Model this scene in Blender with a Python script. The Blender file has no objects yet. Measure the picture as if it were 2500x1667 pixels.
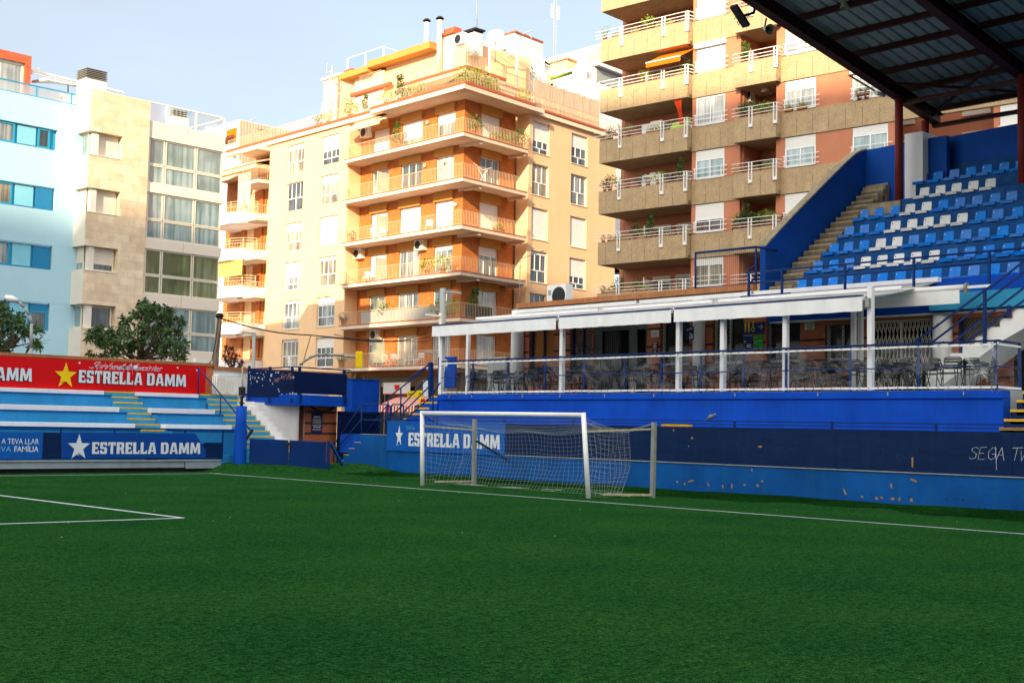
import bpy, math, random
import numpy as np
from mathutils import Vector, Matrix
R_ = math.radians
random.seed(7)
S = bpy.context.scene
COL = S.collection
# ------------------------------------------------------------------ camera
FPX, PITCH, ROLL, TH, EYE = 3108.0, R_(3.83), R_(1.13), R_(47.1), 1.62
CX, CY = 1250.0, 833.5
Dv = np.array([math.cos(PITCH)*math.cos(TH), math.cos(PITCH)*math.sin(TH), math.sin(PITCH)])
_R0 = np.array([math.sin(TH), -math.cos(TH), 0.0]); _U0 = np.cross(_R0, Dv)
Uv = math.cos(ROLL)*_U0 - math.sin(ROLL)*_R0
Rv = math.cos(ROLL)*_R0 + math.sin(ROLL)*_U0
Cv = np.array([0.0, 0.0, EYE])
cd = bpy.data.cameras.new('camera'); cam = bpy.data.objects.new('camera', cd); COL.objects.link(cam)
cd.sensor_width = 36.0; cd.lens = FPX/2500.0*36.0; cd.clip_end = 3000; cd.clip_start = 0.1
cam.matrix_world = Matrix(((Rv[0], Uv[0], -Dv[0], 0), (Rv[1], Uv[1], -Dv[1], 0), (Rv[2], Uv[2], -Dv[2], EYE), (0, 0, 0, 1)))
S.camera = cam
# ------------------------------------------------------------------ sky, sun, exposure
SUN = Vector((-1.0, -0.5, 0.40)).normalized()
W = bpy.data.worlds.new('World'); S.world = W; W.use_nodes = True
nt = W.node_tree; nt.nodes.clear()
out = nt.nodes.new('ShaderNodeOutputWorld'); bg = nt.nodes.new('ShaderNodeBackground')
sky = nt.nodes.new('ShaderNodeTexSky'); sky.sky_type = 'NISHITA'; sky.sun_disc = False
sky.sun_elevation = math.asin(SUN.z); sky.sun_rotation = math.atan2(SUN.x, SUN.y)
sky.air_density = 1.0; sky.dust_density = 1.6; sky.ozone_density = 1.0
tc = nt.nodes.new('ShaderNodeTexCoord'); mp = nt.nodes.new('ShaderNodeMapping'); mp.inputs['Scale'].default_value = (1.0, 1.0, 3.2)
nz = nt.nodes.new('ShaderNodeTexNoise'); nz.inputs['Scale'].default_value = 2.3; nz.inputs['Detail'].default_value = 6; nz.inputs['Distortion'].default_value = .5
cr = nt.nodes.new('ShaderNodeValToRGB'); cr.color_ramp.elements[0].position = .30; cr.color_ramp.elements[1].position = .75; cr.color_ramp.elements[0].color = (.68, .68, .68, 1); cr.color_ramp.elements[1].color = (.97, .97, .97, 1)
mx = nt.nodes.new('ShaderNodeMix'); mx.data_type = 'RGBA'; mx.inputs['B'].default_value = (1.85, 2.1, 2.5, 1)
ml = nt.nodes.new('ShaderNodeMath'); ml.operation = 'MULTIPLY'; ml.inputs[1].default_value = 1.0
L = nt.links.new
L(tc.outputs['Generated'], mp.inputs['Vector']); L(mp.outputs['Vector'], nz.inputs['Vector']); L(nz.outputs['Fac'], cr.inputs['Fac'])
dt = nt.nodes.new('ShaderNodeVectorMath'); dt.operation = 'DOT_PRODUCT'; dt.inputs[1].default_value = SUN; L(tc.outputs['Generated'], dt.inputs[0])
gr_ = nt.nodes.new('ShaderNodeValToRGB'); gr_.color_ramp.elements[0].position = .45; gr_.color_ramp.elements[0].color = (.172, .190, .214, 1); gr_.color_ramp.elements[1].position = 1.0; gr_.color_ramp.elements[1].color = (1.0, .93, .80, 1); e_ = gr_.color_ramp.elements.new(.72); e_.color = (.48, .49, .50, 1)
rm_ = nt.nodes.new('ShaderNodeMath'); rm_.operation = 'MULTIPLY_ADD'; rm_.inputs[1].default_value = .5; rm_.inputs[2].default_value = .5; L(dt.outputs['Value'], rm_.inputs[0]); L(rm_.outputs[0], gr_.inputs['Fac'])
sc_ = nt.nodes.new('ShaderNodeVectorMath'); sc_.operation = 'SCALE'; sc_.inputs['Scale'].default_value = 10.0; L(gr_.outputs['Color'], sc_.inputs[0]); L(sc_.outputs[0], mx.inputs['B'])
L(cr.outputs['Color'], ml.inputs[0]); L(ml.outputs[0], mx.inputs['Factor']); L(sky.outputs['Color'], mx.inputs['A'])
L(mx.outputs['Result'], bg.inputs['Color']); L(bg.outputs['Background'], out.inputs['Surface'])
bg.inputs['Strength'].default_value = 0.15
sd = bpy.data.lights.new('sun', 'SUN'); sd.energy = 3.9; sd.angle = R_(0.6); sd.color = (1.0, .77, .50)
so = bpy.data.objects.new('sun', sd); COL.objects.link(so); so.rotation_euler = SUN.to_track_quat('Z', 'Y').to_euler()
so.location = (-40, -20, 60)
S.view_settings.view_transform = 'Standard'; S.view_settings.look = 'None'; S.view_settings.gamma = 1.0
S.view_settings.exposure = 1.35
# ------------------------------------------------------------------ survey helpers: image ray -> point on a real plane
def ray(x, y):
    return Dv*FPX + Rv*(x-CX) - Uv*(y-CY)
def ox(x, y, X): r = ray(x, y); return Cv + r*(X/r[0])
def oy(x, y, Y): r = ray(x, y); return Cv + r*(Y/r[1])
def oz(x, y, z=0.0): r = ray(x, y); return Cv + r*((z-EYE)/r[2])
def od(x, y, d): r = ray(x, y); return Cv + r*(d/math.hypot(r[0], r[1]))
class Fr:
    """vertical plane frame: s along it, o outward (towards the pitch), z up"""
    def __init__(s, P, ang, off=0.0):
        a = R_(ang); s.d = np.array([math.cos(a), math.sin(a), 0.0]); n = np.array([-s.d[1], s.d[0], 0.0])
        P = np.array([P[0], P[1], 0.0])
        if n @ (Cv*[1, 1, 0]-P) < 0: n = -n
        s.n = n; s.P = P + n*off; s.ang = ang
    def w(s, a, o, z): return s.P + s.d*a + s.n*o + np.array([0, 0, z])
    def q(s, px, py, o=0.0):
        r = ray(px, py); P = s.P + s.n*o; t = (s.n @ (P-Cv*[1, 1, 0]))/(s.n @ r); w = Cv + r*t
        return float((w-P) @ s.d), float(w[2])
    def sh(s, off): return Fr(s.P[:2]+s.n[:2]*off, s.ang)
WX = Fr((0, 0), 90)   # generic world helpers
# ------------------------------------------------------------------ object helpers
def tag(o, label=None, cat=None, group=None, kind=None):
    if label: o['label'] = label
    if cat: o['category'] = cat
    if group: o['group'] = group
    if kind: o['kind'] = kind
    return o
def thing(name, label, cat, loc=(0, 0, 0), group=None, rz=0.0):
    o = bpy.data.objects.new(name, None); COL.objects.link(o); o.empty_display_size = .3
    o.location = [float(v) for v in loc]; o.rotation_euler = (0, 0, rz)
    return tag(o, label, cat, group)
def origin(p):
    v = Vector((0, 0, 0))
    while p is not None: v += p.location; p = p.parent
    return v
class MB:
    def __init__(s): s.v = []; s.f = []; s.sm = []
    def add(s, pts, faces, sm=False):
        b = len(s.v); s.v += [tuple(float(c) for c in p) for p in pts]
        s.f += [tuple(b+i for i in f) for f in faces]; s.sm += [sm]*len(faces); return s
    def poly(s, pts): return s.add(pts, [tuple(range(len(pts)))])
    def hexa(s, b, t):
        return s.add(list(b)+list(t), [(0, 3, 2, 1), (4, 5, 6, 7), (0, 1, 5, 4), (1, 2, 6, 5), (2, 3, 7, 6), (3, 0, 4, 7)])
    def box(s, x0, x1, y0, y1, z0, z1):
        c = [(x0, y0), (x1, y0), (x1, y1), (x0, y1)]
        return s.hexa([(x, y, z0) for x, y in c], [(x, y, z1) for x, y in c])
    def fb(s, fr, s0, s1, o0, o1, z0, z1):
        c = [(s0, o0), (s1, o0), (s1, o1), (s0, o1)]
        return s.hexa([fr.w(a, o, z0) for a, o in c], [fr.w(a, o, z1) for a, o in c])
    def prism(s, pts, vec):
        n = len(pts); vec = np.array(vec, float); P = [np.array(p, float) for p in pts]
        return s.add(P+[p+vec for p in P], [tuple(range(n-1, -1, -1)), tuple(range(n, 2*n))]+[(i, (i+1) % n, n+(i+1) % n, n+i) for i in range(n)])
    def tube(s, p, q, r, n=8, r2=None, caps=True):
        p = np.array(p, float); q = np.array(q, float); r2 = r if r2 is None else r2
        d = q-p; l = np.linalg.norm(d)
        if l < 1e-6: return s
        d /= l; a = np.cross(d, [0, 0, 1.0])
        if np.linalg.norm(a) < 1e-3: a = np.cross(d, [1.0, 0, 0])
        a /= np.linalg.norm(a); b = np.cross(d, a)
        ring = [(math.cos(2*math.pi*i/n+math.pi/n), math.sin(2*math.pi*i/n+math.pi/n)) for i in range(n)]
        pts = [p+(a*c+b*t)*r for c, t in ring]+[q+(a*c+b*t)*r2 for c, t in ring]
        B = len(s.v); s.v += [tuple(map(float, k)) for k in pts]
        s.f += [(B+i, B+(i+1) % n, B+n+(i+1) % n, B+n+i) for i in range(n)]; s.sm += [n > 5]*n
        if caps: s.f += [tuple(B+i for i in range(n-1, -1, -1)), tuple(B+n+i for i in range(n))]; s.sm += [False]*2
        return s
    def path(s, pts, r, n=8):
        for a, b in zip(pts[:-1], pts[1:]): s.tube(a, b, r, n)
        return s
    def bar(s, p, q, w, h):   # rectangular bar
        p = np.array(p, float); q = np.array(q, float); d = q-p; d /= np.linalg.norm(d)
        a = np.cross(d, [0, 0, 1.0])
        if np.linalg.norm(a) < 1e-3: a = np.array([1.0, 0, 0])
        a /= np.linalg.norm(a); b = np.cross(a, d); a = a*w/2; b = b*h/2
        return s.hexa([p-a-b, p+a-b, p+a+b, p-a+b], [q-a-b, q+a-b, q+a+b, q-a+b])
    def lathe(s, prof, c, axis=(0, 0, 1), n=16):
        ax = np.array(axis, float); ax /= np.linalg.norm(ax); a = np.cross(ax, [0, 0, 1.0])
        if np.linalg.norm(a) < 1e-3: a = np.array([1.0, 0, 0])
        a /= np.linalg.norm(a); b = np.cross(ax, a); c = np.array(c, float); B = len(s.v)
        for r, h in prof:
            for i in range(n):
                t = 2*math.pi*i/n; s.v.append(tuple(c+ax*h+(a*math.cos(t)+b*math.sin(t))*r))
        for k in range(len(prof)-1):
            for i in range(n):
                s.f.append((B+k*n+i, B+k*n+(i+1) % n, B+(k+1)*n+(i+1) % n, B+(k+1)*n+i)); s.sm.append(True)
        return s
    def build(s, name, mat, parent=None, bevel=0.0, **tg):
        m = bpy.data.meshes.new(name); o = origin(parent) if parent else Vector((0, 0, 0))
        if parent is None and s.v:
            a = np.array(s.v); o = Vector((float((a[:, 0].min()+a[:, 0].max())/2), float((a[:, 1].min()+a[:, 1].max())/2), float(a[:, 2].min())))
        rz = 0.0
        m.from_pydata([(x-o.x, y-o.y, z-o.z) for x, y, z in s.v], [], s.f); m.update()
        if any(s.sm): m.polygons.foreach_set('use_smooth', s.sm)
        if mat: m.materials.append(mat)
        ob = bpy.data.objects.new(name, m); COL.objects.link(ob)
        if parent: ob.parent = parent
        else: ob.location = o
        if bevel:
            b = ob.modifiers.new('bevel', 'BEVEL'); b.width = bevel; b.segments = 2; b.limit_method = 'ANGLE'
        if tg: tag(ob, **tg)
        return ob
def dup(root, loc, rz=0.0, label=None, group=None):
    r = root.copy(); COL.objects.link(r); r.location = [float(v) for v in loc]; r.rotation_euler = (0, 0, rz)
    if label: r['label'] = label
    if group: r['group'] = group
    for ch in root.children:
        c = ch.copy(); COL.objects.link(c); c.parent = r
        for g in ch.children:
            d = g.copy(); COL.objects.link(d); d.parent = c
    return r
ORD = ['first', 'second', 'third', 'fourth', 'fifth', 'sixth', 'seventh', 'eighth', 'ninth', 'tenth', 'eleventh', 'twelfth', 'thirteenth', 'fourteenth', 'fifteenth', 'sixteenth', 'seventeenth', 'eighteenth', 'nineteenth', 'twentieth']
def text_mesh(txt, mb, fr, s0, z0, h, o, bold=.0, flip=1, width=None, spacing=1.0, thick=.004):
    c = bpy.data.curves.new('t', 'FONT'); c.body = txt; c.size = 1.0; c.offset = bold; c.space_character = spacing; c.resolution_u = 2
    ob = bpy.data.objects.new('t', c); COL.objects.link(ob); bpy.context.view_layer.update()
    m = bpy.data.meshes.new_from_object(ob); bpy.data.objects.remove(ob); bpy.data.curves.remove(c)
    vs = np.array([v.co[:] for v in m.vertices])
    if len(vs) == 0: return
    sc = h/.70; w = vs[:, 0].max()-vs[:, 0].min(); sx = sc if width is None else width/w
    x0 = vs[:, 0].min()
    mb.add([fr.w(s0+flip*(x-x0)*sx, o, z0+y*sc) for x, y, _ in vs], [tuple(p.vertices) for p in m.polygons])
    bpy.data.meshes.remove(m)
# ------------------------------------------------------------------ materials
MATS = {}
def mat(name, col, rough=.6, var=.12, scale=3.0, col2=None, bump=0.0, bscale=None, spec=.12, metal=0.0, stretch=(1, 1, 1), dirt=0.0, dirtcol=(.05, .05, .045), fine=0.0):
    m = bpy.data.materials.new(name); m.use_nodes = True; n = m.node_tree; P = n.nodes['Principled BSDF']; MATS[name] = m
    P.inputs['Roughness'].default_value = rough; P.inputs['Specular IOR Level'].default_value = spec; P.inputs['Metallic'].default_value = metal
    l = n.links.new
    tc = n.nodes.new('ShaderNodeTexCoord'); mp = n.nodes.new('ShaderNodeMapping'); mp.inputs['Scale'].default_value = stretch
    oi = n.nodes.new('ShaderNodeObjectInfo'); ad = n.nodes.new('ShaderNodeVectorMath'); ad.operation = 'ADD'
    l(tc.outputs['Object'], ad.inputs[0]); l(oi.outputs['Location'], ad.inputs[1]); l(ad.outputs[0], mp.inputs['Vector'])
    N = n.nodes.new('ShaderNodeTexNoise'); N.inputs['Scale'].default_value = scale; N.inputs['Detail'].default_value = 7; N.inputs['Roughness'].default_value = .62
    l(mp.outputs['Vector'], N.inputs['Vector'])
    r = n.nodes.new('ShaderNodeValToRGB'); r.color_ramp.elements[0].position = .3; r.color_ramp.elements[1].position = .7
    c = np.array(col); a = c*(1-var); b = np.array(col2) if col2 is not None else np.minimum(c*(1+var), .95)
    r.color_ramp.elements[0].color = (*a, 1); r.color_ramp.elements[1].color = (*b, 1); l(N.outputs['Fac'], r.inputs['Fac'])
    last = r.outputs['Color']
    if fine:
        N3 = n.nodes.new('ShaderNodeTexNoise'); N3.inputs['Scale'].default_value = scale*14; N3.inputs['Detail'].default_value = 3; l(mp.outputs['Vector'], N3.inputs['Vector'])
        mr = n.nodes.new('ShaderNodeMapRange'); mr.inputs['From Min'].default_value = .3; mr.inputs['From Max'].default_value = .7; mr.inputs['To Min'].default_value = 1-fine; mr.inputs['To Max'].default_value = 1+fine
        l(N3.outputs['Fac'], mr.inputs['Value'])
        vm = n.nodes.new('ShaderNodeVectorMath'); vm.operation = 'SCALE'; l(last, vm.inputs[0]); l(mr.outputs['Result'], vm.inputs['Scale']); last = vm.outputs[0]
    if dirt:
        N2 = n.nodes.new('ShaderNodeTexNoise'); N2.inputs['Scale'].default_value = 1.0; N2.inputs['Detail'].default_value = 8; N2.inputs['Roughness'].default_value = .7
        mp2 = n.nodes.new('ShaderNodeMapping'); mp2.inputs['Scale'].default_value = (3.5, 3.5, .45); l(ad.outputs[0], mp2.inputs['Vector']); l(mp2.outputs['Vector'], N2.inputs['Vector'])
        r2 = n.nodes.new('ShaderNodeValToRGB'); r2.color_ramp.elements[0].position = .5; r2.color_ramp.elements[1].position = .78
        r2.color_ramp.elements[1].color = (dirt, dirt, dirt, 1); l(N2.outputs['Fac'], r2.inputs['Fac'])
        mi = n.nodes.new('ShaderNodeMix'); mi.data_type = 'RGBA'; l(r2.outputs['Color'], mi.inputs['Factor']); l(last, mi.inputs['A']); mi.inputs['B'].default_value = (*dirtcol, 1); last = mi.outputs['Result']
    l(last, P.inputs['Base Color'])
    if bump:
        N4 = n.nodes.new('ShaderNodeTexNoise'); N4.inputs['Scale'].default_value = bscale or scale*8; N4.inputs['Detail'].default_value = 4; l(ad.outputs[0], N4.inputs['Vector'])
        B = n.nodes.new('ShaderNodeBump'); B.inputs['Strength'].default_value = bump; B.inputs['Distance'].default_value = .02; l(N4.outputs['Fac'], B.inputs['Height']); l(B.outputs['Normal'], P.inputs['Normal'])
    return m
def brickmat(name, c1, c2, mortar, w=.24, h=.06, ms=.008, ang=0.0, plane='v', bump=.3, vert=False, rough=.8):
    """bricks laid on vertical walls; ang = wall direction"""
    m = bpy.data.materials.new(name); m.use_nodes = True; n = m.node_tree; P = n.nodes['Principled BSDF']; l = n.links.new; MATS[name] = m
    P.inputs['Roughness'].default_value = rough
    tc = n.nodes.new('ShaderNodeTexCoord'); oi = n.nodes.new('ShaderNodeObjectInfo'); ad = n.nodes.new('ShaderNodeVectorMath'); ad.operation = 'ADD'
    l(tc.outputs['Object'], ad.inputs[0]); l(oi.outputs['Location'], ad.inputs[1])
    sp = n.nodes.new('ShaderNodeSeparateXYZ'); l(ad.outputs[0], sp.inputs[0])
    # along-wall coordinate = x*cos+y*sin, works for both wall directions by using (x+y)
    a = n.nodes.new('ShaderNodeMath'); a.operation = 'ADD'; l(sp.outputs['X'], a.inputs[0]); l(sp.outputs['Y'], a.inputs[1])
    cb = n.nodes.new('ShaderNodeCombineXYZ'); 
    if vert: l(sp.outputs['Z'], cb.inputs['X']); l(a.outputs[0], cb.inputs['Y'])
    else: l(a.outputs[0], cb.inputs['X']); l(sp.outputs['Z'], cb.inputs['Y'])
    b = n.nodes.new('ShaderNodeTexBrick'); b.inputs['Scale'].default_value = 1.0; b.inputs['Brick Width'].default_value = w; b.inputs['Row Height'].default_value = h
    b.inputs['Mortar Size'].default_value = ms; b.inputs['Color1'].default_value = (*c1, 1); b.inputs['Color2'].default_value = (*c2, 1); b.inputs['Mortar'].default_value = (*mortar, 1)
    l(cb.outputs[0], b.inputs['Vector'])
    N = n.nodes.new('ShaderNodeTexNoise'); N.inputs['Scale'].default_value = 2.2; N.inputs['Detail'].default_value = 6; l(ad.outputs[0], N.inputs['Vector'])
    mr = n.nodes.new('ShaderNodeMapRange'); mr.inputs['To Min'].default_value = .7; mr.inputs['To Max'].default_value = 1.3; l(N.outputs['Fac'], mr.inputs['Value'])
    vm = n.nodes.new('ShaderNodeVectorMath'); vm.operation = 'SCALE'; l(b.outputs['Color'], vm.inputs[0]); l(mr.outputs['Result'], vm.inputs['Scale']); l(vm.outputs[0], P.inputs['Base Color'])
    B = n.nodes.new('ShaderNodeBump'); B.inputs['Strength'].default_value = bump; B.inputs['Distance'].default_value = .01; B.invert = True; l(b.outputs['Fac'], B.inputs['Height']); l(B.outputs['Normal'], P.inputs['Normal'])
    return m
def glassmat(name, c1, c2, wave=9.0, rough=.06, spec=.9):
    m = bpy.data.materials.new(name); m.use_nodes = True; n = m.node_tree; P = n.nodes['Principled BSDF']; l = n.links.new; MATS[name] = m
    P.inputs['Roughness'].default_value = rough; P.inputs['Specular IOR Level'].default_value = spec; P.inputs['IOR'].default_value = 1.52
    tc = n.nodes.new('ShaderNodeTexCoord'); oi = n.nodes.new('ShaderNodeObjectInfo'); ad = n.nodes.new('ShaderNodeVectorMath'); ad.operation = 'ADD'
    l(tc.outputs['Object'], ad.inputs[0]); l(oi.outputs['Location'], ad.inputs[1])
    mp = n.nodes.new('ShaderNodeMapping'); mp.inputs['Scale'].default_value = (wave, wave, .25); l(ad.outputs[0], mp.inputs['Vector'])
    N = n.nodes.new('ShaderNodeTexNoise'); N.inputs['Scale'].default_value = 1.0; N.inputs['Detail'].default_value = 3; l(mp.outputs['Vector'], N.inputs['Vector'])
    N2 = n.nodes.new('ShaderNodeTexNoise'); N2.inputs['Scale'].default_value = .6; l(ad.outputs[0], N2.inputs['Vector'])
    mu = n.nodes.new('ShaderNodeMath'); mu.operation = 'MULTIPLY'; l(N.outputs['Fac'], mu.inputs[0]); l(N2.outputs['Fac'], mu.inputs[1])
    r = n.nodes.new('ShaderNodeValToRGB'); r.color_ramp.elements[0].position = .17; r.color_ramp.elements[1].position = .36
    r.color_ramp.elements[0].color = (*c1, 1); r.color_ramp.elements[1].color = (*c2, 1); l(mu.outputs[0], r.inputs['Fac']); l(r.outputs['Color'], P.inputs['Base Color'])
    return m
M = lambda k: MATS[k]
mat('white_paint', (.80, .80, .80), .45, .08, 1.5, dirt=.18, dirtcol=(.35, .34, .31))
mat('white_wall', (.80, .79, .77), .75, .06, 1.2, dirt=.25, dirtcol=(.45, .44, .4), bump=.15)
mat('white_metal', (.82, .82, .82), .35, .05, 2.0, dirt=.12, dirtcol=(.4, .38, .33))
mat('blue_wall', (.001, .062, .44), .6, .2, 1.1, dirt=.7, dirtcol=(.003, .095, .42), bump=.12, bscale=20)
mat('mid_blue', (.001, .072, .29), .6, .25, 1.0, dirt=.85, dirtcol=(.006, .105, .22), bump=.2, bscale=14)
mat('navy_board', (.001, .015, .068), .5, .25, 1.2, stretch=(1, 1, 6), dirt=.25, dirtcol=(.01, .05, .16), fine=.25)
mat('navy', (.001, .012, .065), .45, .2, 1.4, dirt=.15, dirtcol=(.01, .03, .12))
mat('rail_blue', (.004, .026, .13), .4, .12, 3.0)
mat('banner_blue', (.002, .055, .30), .45, .08, 1.2)
mat('banner_mid', (.003, .09, .40), .5, .1, 1.2)
mat('light_blue', (.035, .30, .52), .65, .15, 1.2, dirt=.4, dirtcol=(.03, .18, .33), bump=.2, bscale=16)
mat('terrace_blue', (.02, .22, .50), .65, .18, 1.0, dirt=.45, dirtcol=(.02, .13, .34), bump=.2, bscale=16)
mat('yellow_line', (.72, .42, .02), .6, .15, 3.0, dirt=.3, dirtcol=(.35, .22, .06))
mat('yellow', (.85, .58, .01), .45, .06, 3.0)
mat('red_board', (.62, .004, .006), .45, .05, 1.0)
mat('letter_white', (.66, .70, .74), .5, .04, 3.0)
mat('letter_dark', (.02, .012, .015), .5, .04, 3.0)
mat('scribble', (.62, .66, .74), .7, .1, 9)
mat('grey_metal', (.22, .27, .30), .4, .15, 2.0, dirt=.3, dirtcol=(.1, .12, .13), metal=.2)
mat('galv', (.30, .31, .29), .45, .15, 5.0, metal=.3, dirt=.3, dirtcol=(.2, .18, .14))
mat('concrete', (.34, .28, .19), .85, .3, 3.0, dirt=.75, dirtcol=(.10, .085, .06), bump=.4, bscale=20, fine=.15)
mat('concrete_grey', (.33, .35, .36), .85, .15, 2.0, dirt=.4, dirtcol=(.15, .15, .13), bump=.3, bscale=20)
mat('rust', (.45, .38, .26), .6, .3, 12.0)
mat('dark_metal', (.016, .019, .022), .5, .2, 4.0, spec=.25)
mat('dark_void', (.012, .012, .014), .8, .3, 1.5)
mat('black_rubber', (.02, .02, .02), .7)
mat('red_paint', (.16, .022, .018), .5, .12, 2.0, dirt=.2, dirtcol=(.08, .012, .01))
mat('roof_beam', (.045, .014, .012), .5, .2, 2.0)
mat('roof_sheet', (.27, .31, .29), .5, .12, 1.0, stretch=(1, .2, 1), dirt=.4, dirtcol=(.03, .04, .04))
mat('seat_blue', (.008, .20, .70), .38, .16, 2.5, dirt=.25, dirtcol=(.01, .11, .42))
mat('seat_white', (.74, .74, .73), .4, .05, 2.5)
mat('stand_blue', (.008, .075, .26), .7, .25, 1.5, dirt=.5, dirtcol=(.04, .09, .16), bump=.2)
mat('parapet_blue', (.002, .062, .34), .65, .15, 1.2, dirt=.35, dirtcol=(.01, .07, .22), bump=.2)
mat('wood', (.20, .15, .11), .8, .3, 4.0, stretch=(5, 5, .6))
mat('bark', (.10, .075, .055), .85, .3, 6)
mat('leaf', (.025, .075, .014), .5, .35, 3.0, col2=(.08, .16, .03), spec=.25)
mat('leaf_dark', (.014, .048, .011), .5, .4, 2.2, col2=(.07, .15, .03), spec=.3)
mat('leaf_yellow', (.20, .26, .03), .6, .3, 4.0)
mat('leaf_red', (.10, .03, .025), .6, .4, 5.0)
mat('twig', (.22, .17, .11), .8)
mat('flower_pink', (.6, .05, .15), .6)
mat('flower_red', (.6, .03, .02), .6)
mat('terracotta_pot', (.38, .13, .05), .7, .15)
mat('cream_wall', (.78, .52, .30), .8, .06, .5, bump=.1, dirt=.16, dirtcol=(.55, .32, .16))
mat('gate_blue', (.002, .026, .14), .5, .2, 1.5, dirt=.2, dirtcol=(.01, .05, .2))
mat('door_grey', (.10, .105, .10), .6, .15, 2)
mat('display_orange', (.70, .24, .04), .8, .2, 2)
mat('cream_band', (.82, .66, .50), .8, .05, .8, dirt=.3, dirtcol=(.5, .36, .25))
mat('bulkhead', (.52, .25, .065), .8, .06, .8)
mat('slab', (.70, .56, .44), .8, .06, .8, dirt=.2, dirtcol=(.45, .34, .25))
mat('red_trim', (.42, .11, .05), .7, .1)
mat('cream_rail', (.58, .45, .29), .5, .05)
mat('shutter_white', (.80, .78, .75), .5, .03, .7)
mat('door_tan', (.45, .28, .16), .7, .1)
mat('brown_band', (.42, .305, .18), .9, .12, 2.0, fine=.42, bump=.8, bscale=30, dirt=.4, dirtcol=(.27, .20, .125))
mat('terracotta', (.50, .20, .115), .85, .1, .7, dirt=.3, dirtcol=(.36, .13, .075), bump=.1)
mat('white_rail', (.80, .78, .76), .4, .03)
mat('sky_wall', (.42, .66, .77), .75, .04, .4)
mat('cyan_frame', (.03, .30, .50), .45, .06, 2.0)
mat('cyan_panel', (.22, .56, .70), .55, .05, 1.0)
mat('cyan_shutter', (.03, .24, .48), .5, .08, 1.0)
mat('render_white', (.76, .70, .62), .8, .04, .5)
mat('curtain_panel', (.78, .70, .60), .7, .03, .6)
mat('alu_beige', (.74, .68, .56), .4, .04)
mat('corrug', (.50, .42, .32), .6, .06, 1.0)
mat('grey_lamp', (.33, .35, .35), .4, .06)
mat('off_white', (.75, .70, .60), .6, .06, 1.0)
mat('orange_cloth', (.68, .14, .004), .7, .06, 2.0)
mat('red_cloth', (.6, .05, .01), .7, .1)
mat('cream_cloth', (.72, .50, .32), .8, .05)
mat('yellow_cloth', (.78, .50, .12), .8, .1, 4.0, stretch=(6, 6, .4))
mat('reed', (.55, .44, .32), .9, .35, 3.0, stretch=(14, 14, .4))
mat('green_cloth', (.35, .5, .05), .8)
mat('poster_navy', (.01, .03, .11), .45, .06)
mat('poster_green', (.03, .28, .03), .45, .06)
mat('poster_white', (.6, .6, .58), .5, .05)
mat('glass_panel', (.40, .50, .42), .25, .05)
mat('turf_line', (.55, .60, .62), .9, .15, 25.0, bump=.4)
mat('tape', (.32, .19, .06), .6, .2, 20)
mat('pigeon_grey', (.18, .19, .22), .7, .3, 30)
mat('horn', (.35, .35, .26), .5, .1)
mat('tan_wall', (.22, .17, .11), .85, .1, 1.0)
mat('sign_blue', (.004, .05, .32), .4, .04)
mat('net', (.34, .38, .35), .8, .1)
mat('stickers', (.42, .50, .58), .5, .3, 60)
mat('red_stuff', (.35, .02, .02), .5, .5, 14, col2=(.5, .35, .25))
mat('asphalt', (.05, .05, .05), .9, .2, 5.0)
mat('far_roof', (.42, .40, .36), .8, .1, .5)
brickmat('brick', (.50, .13, .045), (.58, .17, .065), (.25, .10, .06), .28, .065, .006)
brickmat('brick_orange', (.52, .155, .022), (.40, .11, .016), (.34, .14, .05), .26, .075, .008)
brickmat('coping', (.46, .17, .05), (.38, .13, .04), (.20, .09, .04), .5, .075, .010, vert=True)
brickmat('coping_red', (.26, .07, .035), (.22, .06, .03), (.12, .05, .03), .5, .075, .010, vert=True)
brickmat('red_brick', (.55, .11, .035), (.48, .09, .03), (.35, .12, .06), .26, .075, .008)
brickmat('stone', (.80, .66, .48), (.68, .53, .35), (.50, .40, .30), .95, .45, .006, bump=.1)
brickmat('dark_brick', (.05, .03, .02), (.07, .035, .02), (.03, .02, .02), .28, .065, .006)
glassmat('glass', (.05, .065, .065), (.34, .36, .35))
glassmat('glass_dark', (.015, .02, .022), (.10, .12, .12))
glassmat('glass_blue', (.13, .21, .23), (.34, .45, .47), wave=5)
glassmat('glass_green', (.09, .12, .06), (.24, .28, .16), wave=3)
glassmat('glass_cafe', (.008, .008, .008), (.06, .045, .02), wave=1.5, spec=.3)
glassmat('glass_light', (.22, .24, .24), (.62, .62, .58), wave=12)
glassmat('glass_warm', (.10, .08, .05), (.40, .34, .24), wave=7)
# transparent wind-break film
m = bpy.data.materials.new('film'); m.use_nodes = True; n = m.node_tree; n.nodes.remove(n.nodes['Principled BSDF']); MATS['film'] = m
o = n.nodes['Material Output']; tr = n.nodes.new('ShaderNodeBsdfTransparent'); tr.inputs[0].default_value = (.92, .95, .96, 1)
gl = n.nodes.new('ShaderNodeBsdfGlossy'); gl.inputs['Roughness'].default_value = .08; gl.inputs['Color'].default_value = (.9, .9, .9, 1)
df = n.nodes.new('ShaderNodeBsdfDiffuse'); df.inputs['Color'].default_value = (.55, .58, .6, 1)
N = n.nodes.new('ShaderNodeTexNoise'); N.inputs['Scale'].default_value = 1.6; N.inputs['Detail'].default_value = 5; N.inputs['Distortion'].default_value = 1.5
tcn = n.nodes.new('ShaderNodeTexCoord'); n.links.new(tcn.outputs['Object'], N.inputs['Vector'])
B = n.nodes.new('ShaderNodeBump'); B.inputs['Strength'].default_value = .6; B.inputs['Distance'].default_value = .1; n.links.new(N.outputs['Fac'], B.inputs['Height']); n.links.new(B.outputs['Normal'], gl.inputs['Normal'])
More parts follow.
